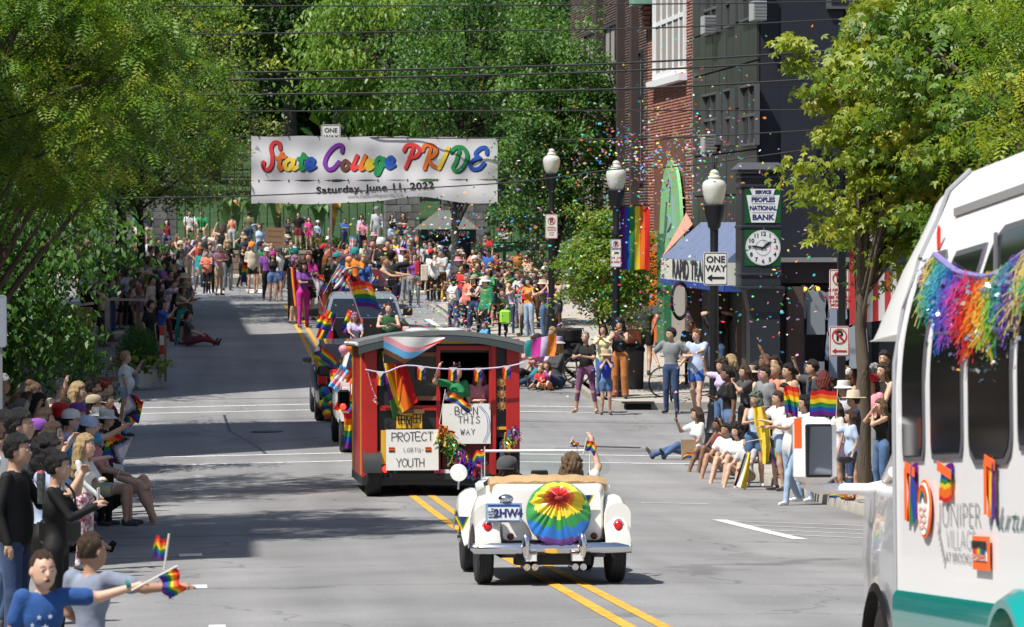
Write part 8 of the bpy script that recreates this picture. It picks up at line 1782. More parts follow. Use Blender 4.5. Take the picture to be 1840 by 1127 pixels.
CROWD={'wall':[(250,378,46,10,'s','dd','tee:teal','shorts:white','short:brown',1,0,'half hidden by the dark tree trunk'),(268,379,46,5,'s','dm','tee:navy','shorts:khaki','buzz:dark',1,0,'hand at mouth before the pillar'),(300,394,45,0,'sit','km','jacket:maroon','pants:dark_denim','long:black',1,0,'seated before the wide pillar'),(341,378,43.5,5,'sit','lk','tee:white','shorts:dark_grey','short:brown',1,0,'seated left of the green shirt',{'z':4.22}),(363,379,43.5,-5,'sit','kl','tee:green','shorts:khaki','short:light',1,0,'seated by the fence',{'z':4.22}),(417,386,46,160,'s','dd','tank:coral','pants:pale_grey','lowbun:dark',1,0,'back turned near the banana plants',{'fem':True}),(447,380,46,170,'s','dd','tee:olive','jeans:dark_denim','short:dark',1,0,'back turned beside the fence'),(517,392,46,20,'s','dC','tee:dark_grey','pants:black','long:dark',1,0,'right of the cardboard sign'),(536,381,46,0,'s','dd','tee:black','shorts:maroon','short:dark',1,0,'tallest beside the pink shirt'),(555,390,46,0,'s','cd','tee:hot_pink','shorts:hot_pink','long:red',0,0,'between black tee and white cap'),(571,396,46,0,'s','kl','long:pale_blue','pants:dark_grey','long:dark',1,'cap:white','leaning behind the dancer'),(547,388,45,0,'s','dd','tee:pale_grey','pants:dark_grey','short:grey',1,'cap:white','peering over the pink shirt'),(619,392,46,10,'s','xx','tee:blue','pants:navy','short:dark',2,0,'arms crossed alone below the banner'),(649,385,45,0,'s','dd','long:lilac','jeans:denim','long:dark',1,0,'smiling left of grey sweatshirt'),(652,402,48,10,'s','cl','tee:pink','pants:black','short:black',1,0,'crouched in front of the grey sweatshirt',{'H':1.45,'z':3.7}),(677,371,46,-20,'s','dd','long:pale_grey','pants:grey','short:grey',1,'cap:grey','tall at the pillar edge'),(704,384,46,20,'s','xd','long:black','shorts:pale_denim','long:brown',1,0,'left of the pair at the pillar'),(725,382,46,-10,'s','xx','tee:black','shorts:black','long:black',1,0,'arms crossed at the pillar')],'lf':[(283,424,0,60,'s','dd','tee:black','pants:black','short:black',1,0,'at the back behind the white tee man'),(257,440,0,50,'s','xx','tank:pale_grey','skirt:black','short:dark',1,0,'arms crossed beside the dark trunk',{'fem':True}),(283,449,0,70,'s','dP','tee:white','jeans:denim','short:dark',1,0,'looking at a phone'),(301,446,0,45,'s','dd','tee:maroon','pants:dark_denim','curly:black',2,0,'right of the white tee man'),(307,424,0,60,'s','cd','tee:white','pants:navy','long:brown',1,0,'far back under the seated trio'),(319,421,0,50,'s','cc','tank:orange_brown','shorts:denim','long:light',0,0,'far back hands together'),(324,434,0,60,'s','dd','tee:dark_green','pants:black','short:brown',1,'cap:beige','behind the plaid shirt'),(338,428,0,55,'s','dP','loose:plaid','pants:khaki','buzz:dark',2,0,'bearded, at the road edge',{'fat':.6}),(315,467,0,60,'s','CC','long:black','pants:dark_grey','buzz:dark',1,0,'clapping high'),(306,486,0,50,'s','xx','tee:black','jeans:dark_denim','buzz:black',1,0,'white print on the chest'),(211,456,0,60,'s','dd','loose:khaki','pants:dark_grey','buzz:grey',2,0,'black strap across the chest'),(228,446,0,40,'s','dd','tee:dark_grey','pants:black','short:dark',2,'cap:brown','left of the dark trunk'),(228,480,0,75,'s','pp','long:pale_blue','jeans:denim','bob:black',1,0,'photographing over the rail'),(152,478,0,60,'s','dP','tee:white','pants:dark_grey','short:grey',2,0,'leftmost at the wooden post'),(168,472,0,60,'s','dd','long:white','pants:black','short:dark',1,0,'second from the wooden post'),(180,478,0,50,'s','cd','tank:pale_grey','jeans:denim','long:brown',1,0,'smiling behind the maroon jacket'),(188,489,0,40,'s','dd','jacket:maroon','jeans:denim','bob:black',2,0,'at the parklet corner'),(167,457,0,70,'s','dF','tee:navy','pants:black','short:dark',2,0,'arm stretched under the leaves'),(184,450,0,160,'s','dd','jacket:royal_blue','pants:black','short:black',2,0,'back turned under the leaves'),(212,440,0,60,'s','dd','tee:blue','pants:black','short:light',1,0,'head just above the khaki shirt'),(247,489,0,60,'s','dd','long:pale_grey','pants:grey','bob:dark',1,'beanie:mustard','bright beanie over the rail'),(243,501,0,70,'s','mc','tee:sky_blue','skirt:denim','bob:brown',1,0,'hand at mouth above the planter'),(266,488,0,60,'s','dd','tee:maroon','pants:black','short:brown',1,'cap:tan','between the beanie and beige shirt'),(272,496,0,65,'s','dd','long:beige','pants:dark_grey','short:dark',1,0,'left of the leaning floral shirt'),(294,500,0,80,'t','FF','loose:floral','pants:maroon','buzz:dark',1,0,'leaning out with sunglasses',{'lean':.35}),(270,540,0,60,'s','dd','tee:black','pants:black','short:dark',1,0,'bearded, behind the planter shrub'),(290,540,0,75,'s','pp','tee:blue','shorts:black','curly:dark',1,0,'photographing beside the planter'),(330,511,0,15,'w','cc','tee:olive','jeans:teal','long:brown',1,'bucket:olive','standing alone in the road'),(340,560,66,85,'floor','kk','tee:dark_grey','pants:maroon','short:dark',1,0,'sitting on the road, legs stretched out'),(200,500,0,60,'s','xx','tee:dark_green','pants:dark_denim','short:black',1,0,'in the shade under the khaki shirt'),(236,462,0,60,'s','cc','tee:black','pants:dark_grey','long:dark',2,0,'in front of the dark trunk'),(322,452,0,60,'s','dd','tee:lilac','shorts:teal','bob:brown',1,0,'above the high clapper'),(291,470,0,70,'s','cc','tee:purple','jeans:denim','short:dark',2,0,'just right of the white tee back'),(194,437,0,60,'s','dd','tee:dark_grey','pants:black','long:brown',1,0,'deep in the leaf shade'),(268,424,0,60,'s','dd','tee:white','pants:black','short:dark',1,0,'small at the back by the trunk'),(332,428,0,60,'s','dd','tee:khaki','pants:black','short:light',1,0,'just behind the plaid shoulder')],'sk':[(369,434,0,130,'t','dd','jacket:black','jeans:dark_denim','long:black',3,0,'walking in the road with a long coat'),(382,419,0,20,'s','cd','tee:pink','skirt:tan','short:light',1,0,'tan skirt, beside the black coat',{'fem':True}),(394,440,0,40,'s','cC','tee:pink','shorts:tan','short:white',1,0,'second pink outfit near the skaters'),(352,424,0,60,'s','dd','tank:mustard','jeans:denim','lowbun:brown',1,0,'partly behind the black coat'),(411,437,0,20,'s','cc','tank:black','leggings:dark_denim',None,1,'helmet:black','leftmost skater, arms folded',{'fem':True}),(437,437,0,30,'t','ff','tee:black','leggings:black',None,1,'helmet:navy','second skater wrapped in an orange flag',{'fem':True}),(453,437,0,10,'s','dd','jacket:beige','shorts:black',None,1,'helmet:orange','orange helmeted skater behind'),(468,436,0,0,'s','wH','tank:green','shorts:black',None,1,'helmet:black','skater with black knee pads'),(491,453,0,0,'s','rd','tank:black','shorts:denim','long:dark',1,'beanie:magenta','front of the skaters with arm up'),(500,446,0,10,'s','dw','tank:white','shorts:blue','short:dark',1,'cap:dark_grey','behind the raised arm'),(480,446,0,0,'s','dd','tee:purple','pants:black','short:dark',1,'cap:white','peeking between two skaters'),(466,401,49,0,'s','Hd','long:pale_blue','jeans:denim','bob:brown',1,0,'holding the cardboard sign',{'z':3.3}),(400,404,49,150,'s','dw','tank:black','pants:black','bob:brown',1,0,'back turned below the coral tank',{'z':3.0})],'ride':[(529,446,60,10,'s','dd','tee:black','pants:black','short:dark',1,'beanie:teal','behind the lavender hair rider'),(528,460,61,60,'s','fd','long:white','skirt:red','bob:lavender',0,0,'wearing a red and black robe'),(554,454,60,10,'s','cc','loose:magenta','skirt:black','long:red',0,0,'hands together by the maroon pickup'),(572,428,57,0,'s','rr','tank:black','pants:black','short:dark',0,'bandana:mustard','dancing with both arms raised',{'dz':.35}),(587,457,65.5,70,'s','dd','tee:black','pants:brown','long:ginger',0,0,'long haired rider shouting',{'dz':.6}),(604,454,65.2,60,'s','dd','tee:dark_grey','pants:black','short:dark',1,'beanie:teal','turquoise beanie rider in the bed',{'dz':.75}),(638,446,64,0,'s','cc','tee:orange','pants:maroon','short:dark',1,'helmet:teal','rider behind the peach balloon',{'dz':.7}),(654,458,64,-20,'s','dd','long:blue','pants:blue','bob:blond',1,0,'blue clad rider right of the balloon',{'dz':.5}),(669,424,55,10,'s','xc','tee:dark_grey','pants:black','short:brown',1,0,'beyond the riders below pink shirt'),(685,427,56,-10,'s','dc','tee:black','pants:black','short:white',1,'helmet:white','white helmet beyond the pickup'),(690,461,62,70,'s','ff','tank:pale_grey','pants:black','buzz:light',1,0,'beside the maroon pickup'),(703,447,61,170,'s','ww','tee:black','shorts:navy','short:black',3,'cap:black','back turned, tall, right of the pickup',{'fat':.5}),(697,430,54,0,'s','dd','tee:pink','pants:black','short:dark',1,0,'pink shirt in the gap beyond'),(664,470,61,20,'s','cc','tee:royal_blue','pants:blue','bob:dark',1,0,'royal blue beside the cropped head'),(545,470,62,30,'s','cc','tee:purple','pants:magenta','curly:dark',1,0,'low between two pink clad riders'),(698,546,75,0,'sit','cc','tank:dark_green','jeans:denim','buzz:brown',0,0,'sitting on the lowered tailgate',{'dz':.62,'fat':.6}),(637,562,75,10,'sit','kk','tee:lilac','pants:black','bob:lavender',1,0,'tailgate rider behind the draped flag',{'dz':.5}),(820,652,118.9,10,'s','wd','tee:green','pants:dark_grey','bob:dark',0,'ears:pink','waving from the wagon door',{'dz':.43,'hyaw':35}),(861,664,118.4,0,'s','cd','loose:pink','pants:purple','curly:light',0,0,'leaning in the wagon door with sunglasses',{'dz':.43})],'rf':[(742,428,0,-30,'s','xd','tube:white','jeans:pale_denim','long:brown',1,0,'pale jeans near the kiosk',{'fem':True}),(731,415,0,-30,'t','cd','tee:lilac','shorts:white','short:light',1,'cap:grey','bare legs left of the white top'),(752,424,0,-20,'s','cd','jacket:tan','pants:black',None,1,'helmet:coral','carrying a red bag'),(765,434,0,-40,'s','dd','tee:pale_grey','pants:black','short:dark',1,0,'cream tote bag in hand'),(709,420,0,-10,'s','dd','tee:yellow','pants:black','short:brown',1,0,'yellow shirt below the pillar'),(794,448,0,-40,'s','cc','tee:pale_grey','pants:brown','short:brown',1,0,'sunglasses, clapping left of the kiosk leg'),(812,440,0,170,'s','cc','tee:black','shorts:pale_denim','bob:grey',1,0,'back turned in pale shorts'),(829,445,0,-30,'s','xx','tee:navy','shorts:navy','lowbun:brown',2,0,'arms crossed all in navy',{'fem':True}),(846,403,0,-50,'s','dd','tee:grey','pants:black','short:grey',1,0,'beside the kiosk post',{'dz':.25}),(853,420,0,-40,'s','dd','tee:dark_grey','pants:black','short:black',1,0,'below the grey tee by the kiosk'),(852,446,0,-40,'s','cc','tee:coral','shorts:red','long:dark',1,0,'sunglasses, red shorts'),(877,408,0,-50,'s','dd','tee:red','pants:black','short:dark',1,'backcap:black','tall bearded beside the little sign',{'dz':.2}),(874,428,0,-60,'s','cd','tee:black','pants:black','long:dark',1,0,'below the red shirt man'),(878,447,0,-30,'s','dd','tee:blue','pants:navy','short:black',2,'backcap:black','bright blue tee behind the orange dress'),(892,455,0,-40,'s','dd','tee:maroon','pants:black','short:dark',1,0,'between blue tee and lime polo'),(881,472,0,-10,'s','CC','tank:coral','dress:coral','long:blond',0,0,'orange dress, standing on the road edge',{'shoe':'bare'}),(902,469,0,-40,'s','dd','tee:lime','pants:khaki','buzz:grey',1,0,'lime polo, sunglasses'),(931,446,0,175,'s','dd','tee:rust','pants:dark_denim','buzz:black',4,0,'back turned near the street tree',{'fat':.4}),(917,467,0,-50,'s','xx','tee:black','pants:black','short:dark',1,0,'left of the rust shirt back'),(903,520,0,-10,'s','cl','tee:dark_green','pants:black','short:brown',1,0,'child holding a lime bag in the road',{'kid':1,'H':1.32}),(916,505,0,-30,'s','mm','tank:lilac','jeans:dark_denim','lowbun:brown',0,0,'girl in blue trousers beside the lime bag',{'H':1.5,'fem':True}),(932,488,0,-60,'s','cc','tee:pale_grey','pants:grey','bob:light',1,0,'pale top beside the rust shirt'),(942,496,0,-50,'s','cc','tee:floral','jeans:pale_denim','bob:brown',1,0,'floral top in the road edge row'),(951,499,0,-50,'s','CC','tee:orange','jeans:pale_denim','long:dark',1,0,'orange top, pale jeans, clapping',{'shoe':'tan'}),(962,487,0,-50,'s','CC','tee:black','pants:brown','long:brown',1,0,'hands held up behind the bucket hat'),(973,485,0,-50,'s','dd','tee:tan','pants:black','bob:light',1,0,'just left of the farthest lamp'),(977,504,0,-110,'s','pp','tank:olive','jeans:denim','lowbun:brown',1,'bucket:beige','taking a photo by the lamp post',{'fem':True}),(994,524,74,-60,'s','cd','tee:white','shorts:pale_grey','short:blond',1,0,'child right of the lamp post',{'kid':1,'H':1.3}),(1003,470,0,-80,'s','dd','tee:dark_grey','pants:black','short:dark',2,0,'in the tree shade'),(850,497,0,-30,'curb','kk','tee:teal','pants:black','buzz:dark',2,0,'seated on the kerb in teal'),(838,517,0,-30,'curb','kc','tee:pink','shorts:denim','bob:brown',1,0,'seated on the kerb in pink'),(862,521,0,-20,'curb','kk','tee:dark_grey','pants:black','long:black',1,0,'seated low beside the orange dress'),(800,470,0,-50,'sit','kk','tee:pale_grey','shorts:beige','short:brown',1,0,'seated on a chair, bare knees'),(783,475,0,-40,'curb','kk','tee:black','shorts:mustard','long:dark',1,0,'seated low left of the pale shorts'),(816,480,0,-40,'curb','kk','tee:cream','pants:mustard','short:light',1,0,'seated in mustard trousers'),(870,548,66,-60,'curb','kk','tee:sky_blue','shorts:blue','short:dark',1,0,'child crouching at the gutter',{'kid':1,'H':1.15}),(960,581,75,-60,'floor','pp','tee:pink','pants:black','bun:dark',1,0,'on the kerb blanket photographing'),(973,578,75,-40,'floor','kk','tee:lilac','pants:teal','bob:black',1,0,'on the kerb blanket, dark bob'),(970,600,76,-30,'floor','kc','tee:red','shorts:teal','buzz:blond',0,0,'smallest child on the blanket',{'kid':1,'H':1.0}),(982,594,76,-20,'floor','kC','tank:purple','shorts:orange','bob:light',0,0,'child on the blanket lifting a hand',{'kid':1,'H':1.2}),(998,591,75.5,-60,'floor','cc','long:dark_grey','pants:dark_denim','long:blond',1,'bucket:lilac','at the right end of the blanket')],'rm':[(1053,596,82,-25,'w','cc','tee:black','capri:plum','buzz:grey',1,0,'barefoot with plum leggings on the kerb',{'fem':True,'shoe':'bare','fat':.3}),(1084,584,79,-15,'s','CC','loose:pale_yellow','jeans:denim','bob:dark',1,0,'clapping left of the rust trousers'),(1089,630,82.5,-5,'s','mm','tee:royal_blue','shorts:denim',None,1,'bucket:tan','child in front, hands at face',{'kid':1}),(1114,574,79.5,-20,'s','CC','crop:black','wide:rust','curly:dark',1,0,'rust flared trousers at the corner'),(1132,572,77,-10,'s','dd','tee:coral','pants:red','short:brown',1,0,'coral figure behind the rust trousers'),(1159,527,74,165,'t','bd','tee:dark_grey','shorts:black','short:dark',2,0,'walking away with a pale jacket'),(1206,590,82,-25,'s','hh','tee:grey','jeans:dark_denim','short:black',1,0,'hands on hips at the alley corner',{'hyaw':-40}),(1252,592,82,-25,'t','cf','loose:pale_blue','shorts:blue','short:ginger',0,0,'ginger beard, blue shorts',{'hyaw':-20,'shoe':'brown'}),(1288,557,78,165,'s','HH','tee:black','jeans:denim','short:dark',1,0,'hands on head in the shop doorway'),(1340,552,77,20,'s','dd','tank:white','pants:dark_denim','bob:brown',1,0,'in the dark doorway behind the clock'),(1241,577,76,-10,'s','dd','tee:dark_grey','pants:black','short:light',1,0,'face just above the blue checked shoulder'),(1250,733,98.5,-75,'floor','pl','tee:white','jeans:denim','long:brown',1,0,'sitting on the kerb photographing',{'hyaw':-10})],'rn':[(1298,646,97,-60,'s','wd','tee:lilac','jeans:denim','curly:brown',1,0,'waving behind the nearest lamp post'),(1315,638,96,-100,'s','dd','tee:dark_grey','pants:black','bob:blond',1,0,'blond bob left of the clock shaft'),(1309,660,103,-80,'s','cd','tee:black','jeans:denim','lowbun:black',3,0,'dark jeans, hair in knots',{'fem':True}),(1340,657,102,-70,'s','CC','tee:dark_grey','pants:black','long:brown',1,0,'beside the clock shaft'),(1394,640,101,-30,'s','kl','jacket:black','pants:black','long:dark',1,0,'pink top under a black jacket',{'hpit':.3}),(1411,690,110,-60,'s','cc','tee:maroon','pants:black','short:dark',1,0,'dark head behind the curved flag'),(1400,704,113,-70,'s','Cc','tee:white','shorts:pale_denim','short:brown',1,0,'clapping behind the yellow cape'),(1357,706,111,-10,'s','cd','crop:pale_blue','shorts:denim','curly:green',1,0,'grey green curls, yellow flag cape',{'hyaw':-40,'hpit':.35,'shoe':'white'}),(1303,762,107,-50,'curb','kk','tee:white','shorts:khaki','short:dark',2,0,'seated on the kerb in sunglasses',{'shoe':'beige'}),(1322,764,109,-50,'curb','kk','tee:white','shorts:grey','curly:dark',0,0,'seated second from the lamp post',{'shoe':'white'}),(1341,784,111,-50,'curb','kk','tee:pale_grey','shorts:khaki','short:brown',0,0,'seated nearest the yellow cape',{'shoe':'navy'}),(1288,752,104,-70,'curb','kw','tank:maroon','shorts:black','lowbun:black',3,0,'seated closest to the lamp foot',{'fem':True,'shoe':'maroon'}),(1422,718,121,-60,'t','ff','loose:white','jeans:pale_denim','long:brown',1,0,'ripped pale jeans beside the mirror',{'shoe':'white'}),(1446,712,119,-60,'s','cc','tee:white','jeans:pale_denim','bob:black',1,0,'hidden behind the two flags',{'shoe':'white'}),(1462,648,106,-80,'s','wd','tee:dark_grey','pants:black','short:dark',1,0,'hand raised beside the f poster'),(1480,668,114,170,'s','dd','tee:black','pants:black','bob:red',0,0,'dark red hair seen from behind'),(1536,704,120,-90,'s','cc','tee:navy','shorts:pale_grey','short:dark',1,'sunhat:beige','wide brimmed sun hat'),(1506,724,120,-80,'s','cd','tee:white','shorts:lilac','long:brown',1,0,'lilac shorts behind the mirror',{'shoe':'pink'}),(1530,738,124,-85,'s','fd','loose:pale_blue','capri:dark_denim','long:brown',1,0,'puffed sleeves and black belt bag',{'shoe':'brown'}),(1584,718,122,-70,'s','mm','tank:black','jeans:denim','long:light',1,0,'hands at face beside the bus'),(1590,631,106,-30,'s','cd','tee:black','pants:black','short:dark',1,0,'right of the maple trunk at the back'),(1588,653,109,-50,'s','cx','crop:black','pants:black','long:brown',0,0,'smiling right of the maple trunk'),(1568,676,112,-60,'s','Cc','tank:black','shorts:lilac','bob:dark',1,0,'between the sun hat and the bus'),(1518,684,113,-60,'s','dd','tee:pale_grey','pants:grey','bob:grey',1,'bucket:white','white hat left of the sun hat'),(1376,660,104,-60,'s','dd','tee:grey','pants:black','short:dark',1,0,'in the shadow right of the clock shaft')],'ln':[(224,632,90,95,'s','dp','tee:white','jeans:pale_denim','short:blond',0,0,'photographing beside the planter tank',{'fem':True,'fat':.9}),(141,603,88,80,'s','xx','tee:navy','pants:dark_grey','short:dark',2,0,'arms folded left of the parklet'),(58,690,130,110,'s','dd','tee:dark_grey','pants:black','bun:light',1,0,'top knot highest at the left'),(47,707,136,100,'s','dd','loose:white','pants:black','bob:brown',1,0,'brown bob below the top knot'),(68,709,140,110,'s','dd','tee:lilac','pants:black','bob:black',1,0,'black bob beside the brown bob'),(107,681,118,85,'s','wd','tee:pale_grey','jeans:denim','buzz:grey',0,0,'balding, hand raised'),(137,688,128,70,'s','cc','tee:dark_grey','pants:black','long:blond',0,0,'long blond hair above the bandana'),(165,682,119,80,'s','cc','tee:black','pants:black','bun:black',1,0,'black knot near the planter'),(187,684,117,80,'s','cc','tee:maroon','pants:black','bun:red',1,0,'dark red knot near the planter'),(168,698,119,70,'s','cc','tee:dark_grey','pants:black','bob:brown',1,0,'brown bob left of the clapper'),(189,705,123,75,'s','CC','tee:black','pants:dark_grey','short:dark',1,0,'clapping close to the flags'),(136,723,136,90,'s','dd','tee:black','pants:black','short:dark',1,'bandana:purple','purple headscarf in the middle'),(110,733,142,85,'s','cc','long:black','pants:black','long:dark',1,'beanie:rainbow','rainbow knitted hat'),(76,736,165,95,'s','dC','long:pale_blue','pants:black','long:brown',1,0,'long brown hair beside the purple cap'),(63,753,172,100,'s','Cd','tee:purple','pants:black','short:black',1,'cap:purple','purple cap, hands raised to face'),(116,736,152,75,'t','cF','tee:sky_blue','jeans:denim','short:black',0,'bandana:pale_blue','leaning out in pale blue headscarf',{'lean':.42}),(189,737,134,70,'s','cu','tee:black','pants:black','short:dark',0,'bucket:white','white and pink hat, holding the high flag'),(169,770,139,80,'sit','kk','tee:pink','shorts:tie_dye','short:brown',1,0,'seated in pink shirt behind the big flag',{'dz':.1}),(29,738,225,80,'s','dC','tee:grey','pants:black','short:black',1,0,'thick black hair, upper left'),(4,740,200,80,'s','dd','tee:navy','pants:black','bob:black',1,0,'cut by the left edge, upper'),(2,765,215,70,'s','dd','tee:pale_blue','jeans:denim','short:brown',1,0,'cut by the left edge, second'),(25,783,240,75,'s','dP','jacket:black','jeans:dark_denim','short:black',1,0,'big dark figure holding a phone at left',{'fat':.2}),(80,790,230,80,'s','CC','tee:pale_blue','pants:black','curly:black',1,0,'mass of black hair behind the tumbler'),(99,815,240,80,'s','PP','long:black','pants:black','bun:black',1,0,'black knot, reading a phone'),(150,785,168,60,'s','lc','long:white','leggings:floral','long:blond',0,0,'blond child in patterned trousers',{'kid':1}),(128,905,153,80,'floor','kk','tee:dark_grey','shorts:black','short:brown',1,0,'sitting on the ground with big black boots',{'shoe':'black'}),(196,772,133,80,'curb','kk','tee:white','shorts:black','short:dark',0,0,'seated on the kerb by the big flag',{'shoe':'white'}),(92,760,176,85,'s','dd','tee:white','pants:black','long:brown',1,0,'white shirt between hair knots'),(40,690,116,90,'s','dd','tee:pale_blue','pants:black','short:grey',1,0,'in the leaf shade at far left'),(20,716,130,90,'s','dd','jacket:pale_grey','pants:black','bob:black',1,0,'pale jacket at the left edge')]}
HANDS={}
FILL=[('lf',140,345,49,66,45,85,52,'crowd beyond the parklet'),('sk',345,560,46.8,51.5,-15,35,22,'far row across the street'),('rf',690,800,47.5,56,-50,10,20,'in the crowd left of the kiosk'),('rf',800,1000,55,67,-70,-20,34,'in the far right kerb row'),('ln',0,195,116,150,75,100,16,'packed near left crowd'),('rn',1292,1420,98,110,-80,-40,5,'behind the seated kerb group'),('rn',1440,1610,100,116,-90,-40,5,'group behind the bus mirror'),('rf',560,690,47,52,-10,20,10,'far row beyond the riders')]
rf_=random.Random(42);TAKEN=[];SEEN=set()
for rows in CROWD.values():
 for r in rows:
  if r[2]:q=foot(r[0],r[2]);TAKEN.append((q.x,q.y))
for g_,x0,x1,k0,k1,f0,f1,n_f,ph in FILL:
 got=0;tries=0
 while got<n_f and tries<4000:
  tries+=1;px,k=rf_.uniform(x0,x1),rf_.uniform(k0,k1);q=foot(px,k)
  if g_=='rf'and ph.startswith('in the far right')and q.x<kerb_r(q.y)-.6:continue
  if g_=='lf'and q.x>.6-(q.y-108)*.05:continue
  if g_=='rn'and q.x<10.2:continue
  if any((q.x-a)**2+(q.y-b)**2<.19 for a,b in TAKEN):continue
  tc_=rf_.choice(['black','white','grey','pale_grey','dark_grey','navy','blue','teal','green','olive','coral','red','maroon','pink','purple','lilac','tan','beige','black','navy','black','dark_grey','dark_green','brown','black','navy','dark_denim','plum']);tt_=rf_.choice(['tee','tee','tee','long','tank','loose','jacket'])
  hk=rf_.choice(['short','short','buzz','long','bob','pony','curly','lowbun','bun']);hc_=rf_.choice(['black','dark','brown','light','blond','grey','dark','brown','ginger']);ht_=rf_.choice([0,0,0,0,0,0,0,0,'cap:'+rf_.choice(['white','navy','red','khaki']),'bucket:'+rf_.choice(['beige','white','pink'])])
  key=where_label(tt_+':'+tc_,hk+':'+hc_,ht_ or None,ph)
  if key in SEEN:continue
  SEEN.add(key);TAKEN.append((q.x,q.y));got+=1
  H_=rf_.uniform(1.55,1.83);yh_=400+k*(CAMZ-ground(q.x,q.y)-H_)
  CROWD[g_].append((px,yh_,k,rf_.uniform(f0,f1),rf_.choice('sssw'),rf_.choice(['dd','cc','xx','dP','CC','dd','wd','hd','pp','du','cd','mm']),tt_+':'+tc_,rf_.choice(['jeans:denim','pants:black','shorts:denim','jeans:dark_denim','shorts:khaki','pants:grey','skirt:black','leggings:black','shorts:navy']),hk+':'+hc_,rf_.choice([0,0,1,1,1,1,2,2,3,4]),ht_,ph,{'fat':rf_.uniform(-.1,.5)}))
for gname,rows in CROWD.items():
 for r in rows:
  px,yh,k,face,legs,arms,top,bot,hair,skin,hat,wh=r[:12];ex=dict(r[12])if len(r)>12 else{}
  if gname=='wall'and 'z'not in ex:ex['z']=WZ
  t,w_,kk=person(px,yh,k,face,legs,arms,top,bot,hair,where_label(top,hair,hat or None,wh),skin,hat=hat or None,group=GROUPS[gname],fingers=(k and k>105)or False,**ex)
  HANDS[(px,yh)]=(t,w_,face,kk)
labs=[o['label']for o in SC.objects if o.get('category')=='person']
for l in set(labs):
 if labs.count(l)>1:print('DUP',l)
 if len(l.replace(',','').split())>16:print('LONG',l)
# people in the roadster
def car_pt(v):return car.matrix_basis@Vector(v)
t,w_,_=person(0,0,182,178,'sit','fc','tee:dark_grey','pants:black','short:brown','person in dark shirt and black cap driving the white roadster',1,H=1.68,hat='backcap:dark_grey',pos=car_pt((-.33,.88,-.10)),eyes=False,crop=.45,group=GROUPS['ride'])
t,w_,_=person(0,0,182,178,'sit','uf','tee:white','pants:dark_denim','curly:light','person in white shirt with wavy light brown hair waving from the roadster',0,H=1.70,pos=car_pt((.30,.86,-.10)),eyes=False,crop=.45,group=GROUPS['ride'],fem=True,fingers=True)
PASS=w_
# the two boys in front
b1_,w1,_=person(75,995,360,12,'s','do','tee:deep_blue','shorts:navy','buzz:brown','person, small boy in blue star tee with arm stretched out holding a flag',0,kid=1.22,fingers=True,vx=.0075,hyaw=8,crop=.72)
b2_,w2,_=person(161,961,345,150,'s','Ol','tee:slate','shorts:dark_grey','buzz:brown','person, boy in grey tee seen from behind reaching right with a flag',2,kid=1.16,fingers=True,vx=.008,crop=.6,hyaw=-20)
b1h=[c_ for c_ in b1_.children if c_.name.startswith('face_features')][0]
mb=MB();mb.sphere((0,-.096,-.056),(.017,.007,.012),mat('mouth_dark',(.06,.012,.012),.5),12);mb.build('mouth',b1_,b1h.location,b1h.rotation_euler,b1h.scale)
STAR=mat('print_star',(.55,.62,.75),.8)
for(x,z,s)in((-.04,.02,.022),(.035,.025,.022),(-.085,-.04,.020),(.09,-.10,.020),(-.075,-.115,.022),(.0,-.06,.03)):
 mb=MB();mb.prism([(s*(1 if i%2==0 else.42)*math.sin(R(36*i)),s*(1 if i%2==0 else.42)*math.cos(R(36*i)))for i in range(10)],.004,STAR)
 zz=1.265+z;mb.build('star_print',b1_,(x*1.15,-.128-.0+abs(x)*.25+(.0),zz))
mb=MB();mb.lathe([(.030,-.012),(.034,-.01),(.034,.01),(.030,.012)],mat('wrist_band',(.03,.2,.2),.5),n=14,axis='x');h_=b1_.matrix_basis.inverted()@w1[1];mb.build('wrist_band',b1_,(h_.x-.085,h_.y+.01,h_.z+.01))
def flag_at(P,label,W_,H_,kind='rainbow',rz=0,tilt=0,up=.35,down=.12,**kw):
 """a hand flag gripped at P"""
 t=thing('hand_flag',label,'flag',P,(0,R(tilt),R(rz)));mb=MB();mb.tube([(0,0,up+.01),(0,0,-down)],.005,POLEW,6);mb.build('stick',t);link('cloth',flag_mesh(W_,H_,kind,**kw),t,(0,0,up));return t
hand_flag(303,966,350,.07,.105,'small upright rainbow flag with a gold tip held by the two boys',rz=0,tilt=R(8),pole=.17,seed=1,wave=.006,flip=True)
flag_at(w1[1]+Vector((.01,-.02,0)),'small folded rainbow flag on a white stick held by the boy in blue',.13,.10,tilt=62,up=.20,down=.05,seed=2,wave=.02,droop=.2)
# flags in the near crowd
def pf(px,py,k,W_,H_,label,kind='rainbow',tilt=0,pole=None,rz=0,**kw):return hand_flag(px,py,k,W_,H_,label,kind,R(rz),R(tilt),pole or H_*1.9,**kw)
pf(231,706,134,.22,.30,'pride chevron flag lifted over the left crowd','progress',tilt=12,seed=5,wave=.03,droop=.3)
pf(236,738,133,.16,.16,'small rainbow flag behind the lifted chevron flag',tilt=50,seed=6,wave=.03)
pf(236,788,146,.27,.34,'large chevron pride flag hanging low over the road edge','progress',tilt=20,seed=7,wave=.02,droop=.0,flip=True)
pf(182,788,140,.12,.12,'small pride flag beside the pink shirt','progress',tilt=0,seed=8)
pf(1436,694,122,.24,.46,'curved rainbow flag left of the flat one above the mirror',tilt=2,seed=11,wave=.05,flip=True,gather=.2,curl=.6)
pf(1505,702,122,.40,.37,'flat six striped rainbow flag right above the bus mirror',tilt=3,seed=12,wave=.01,flip=True)
pf(1540,884,122,.42,.25,'rainbow flag hanging under the mirror arm',tilt=0,seed=13,wave=.03,flip=True,gather=.8)
pf(1262,812,103,.32,.10,'rainbow flag drooping from the hand of the seated photographer','progress',tilt=10,seed=14,wave=.02,flip=True,droop=.3)
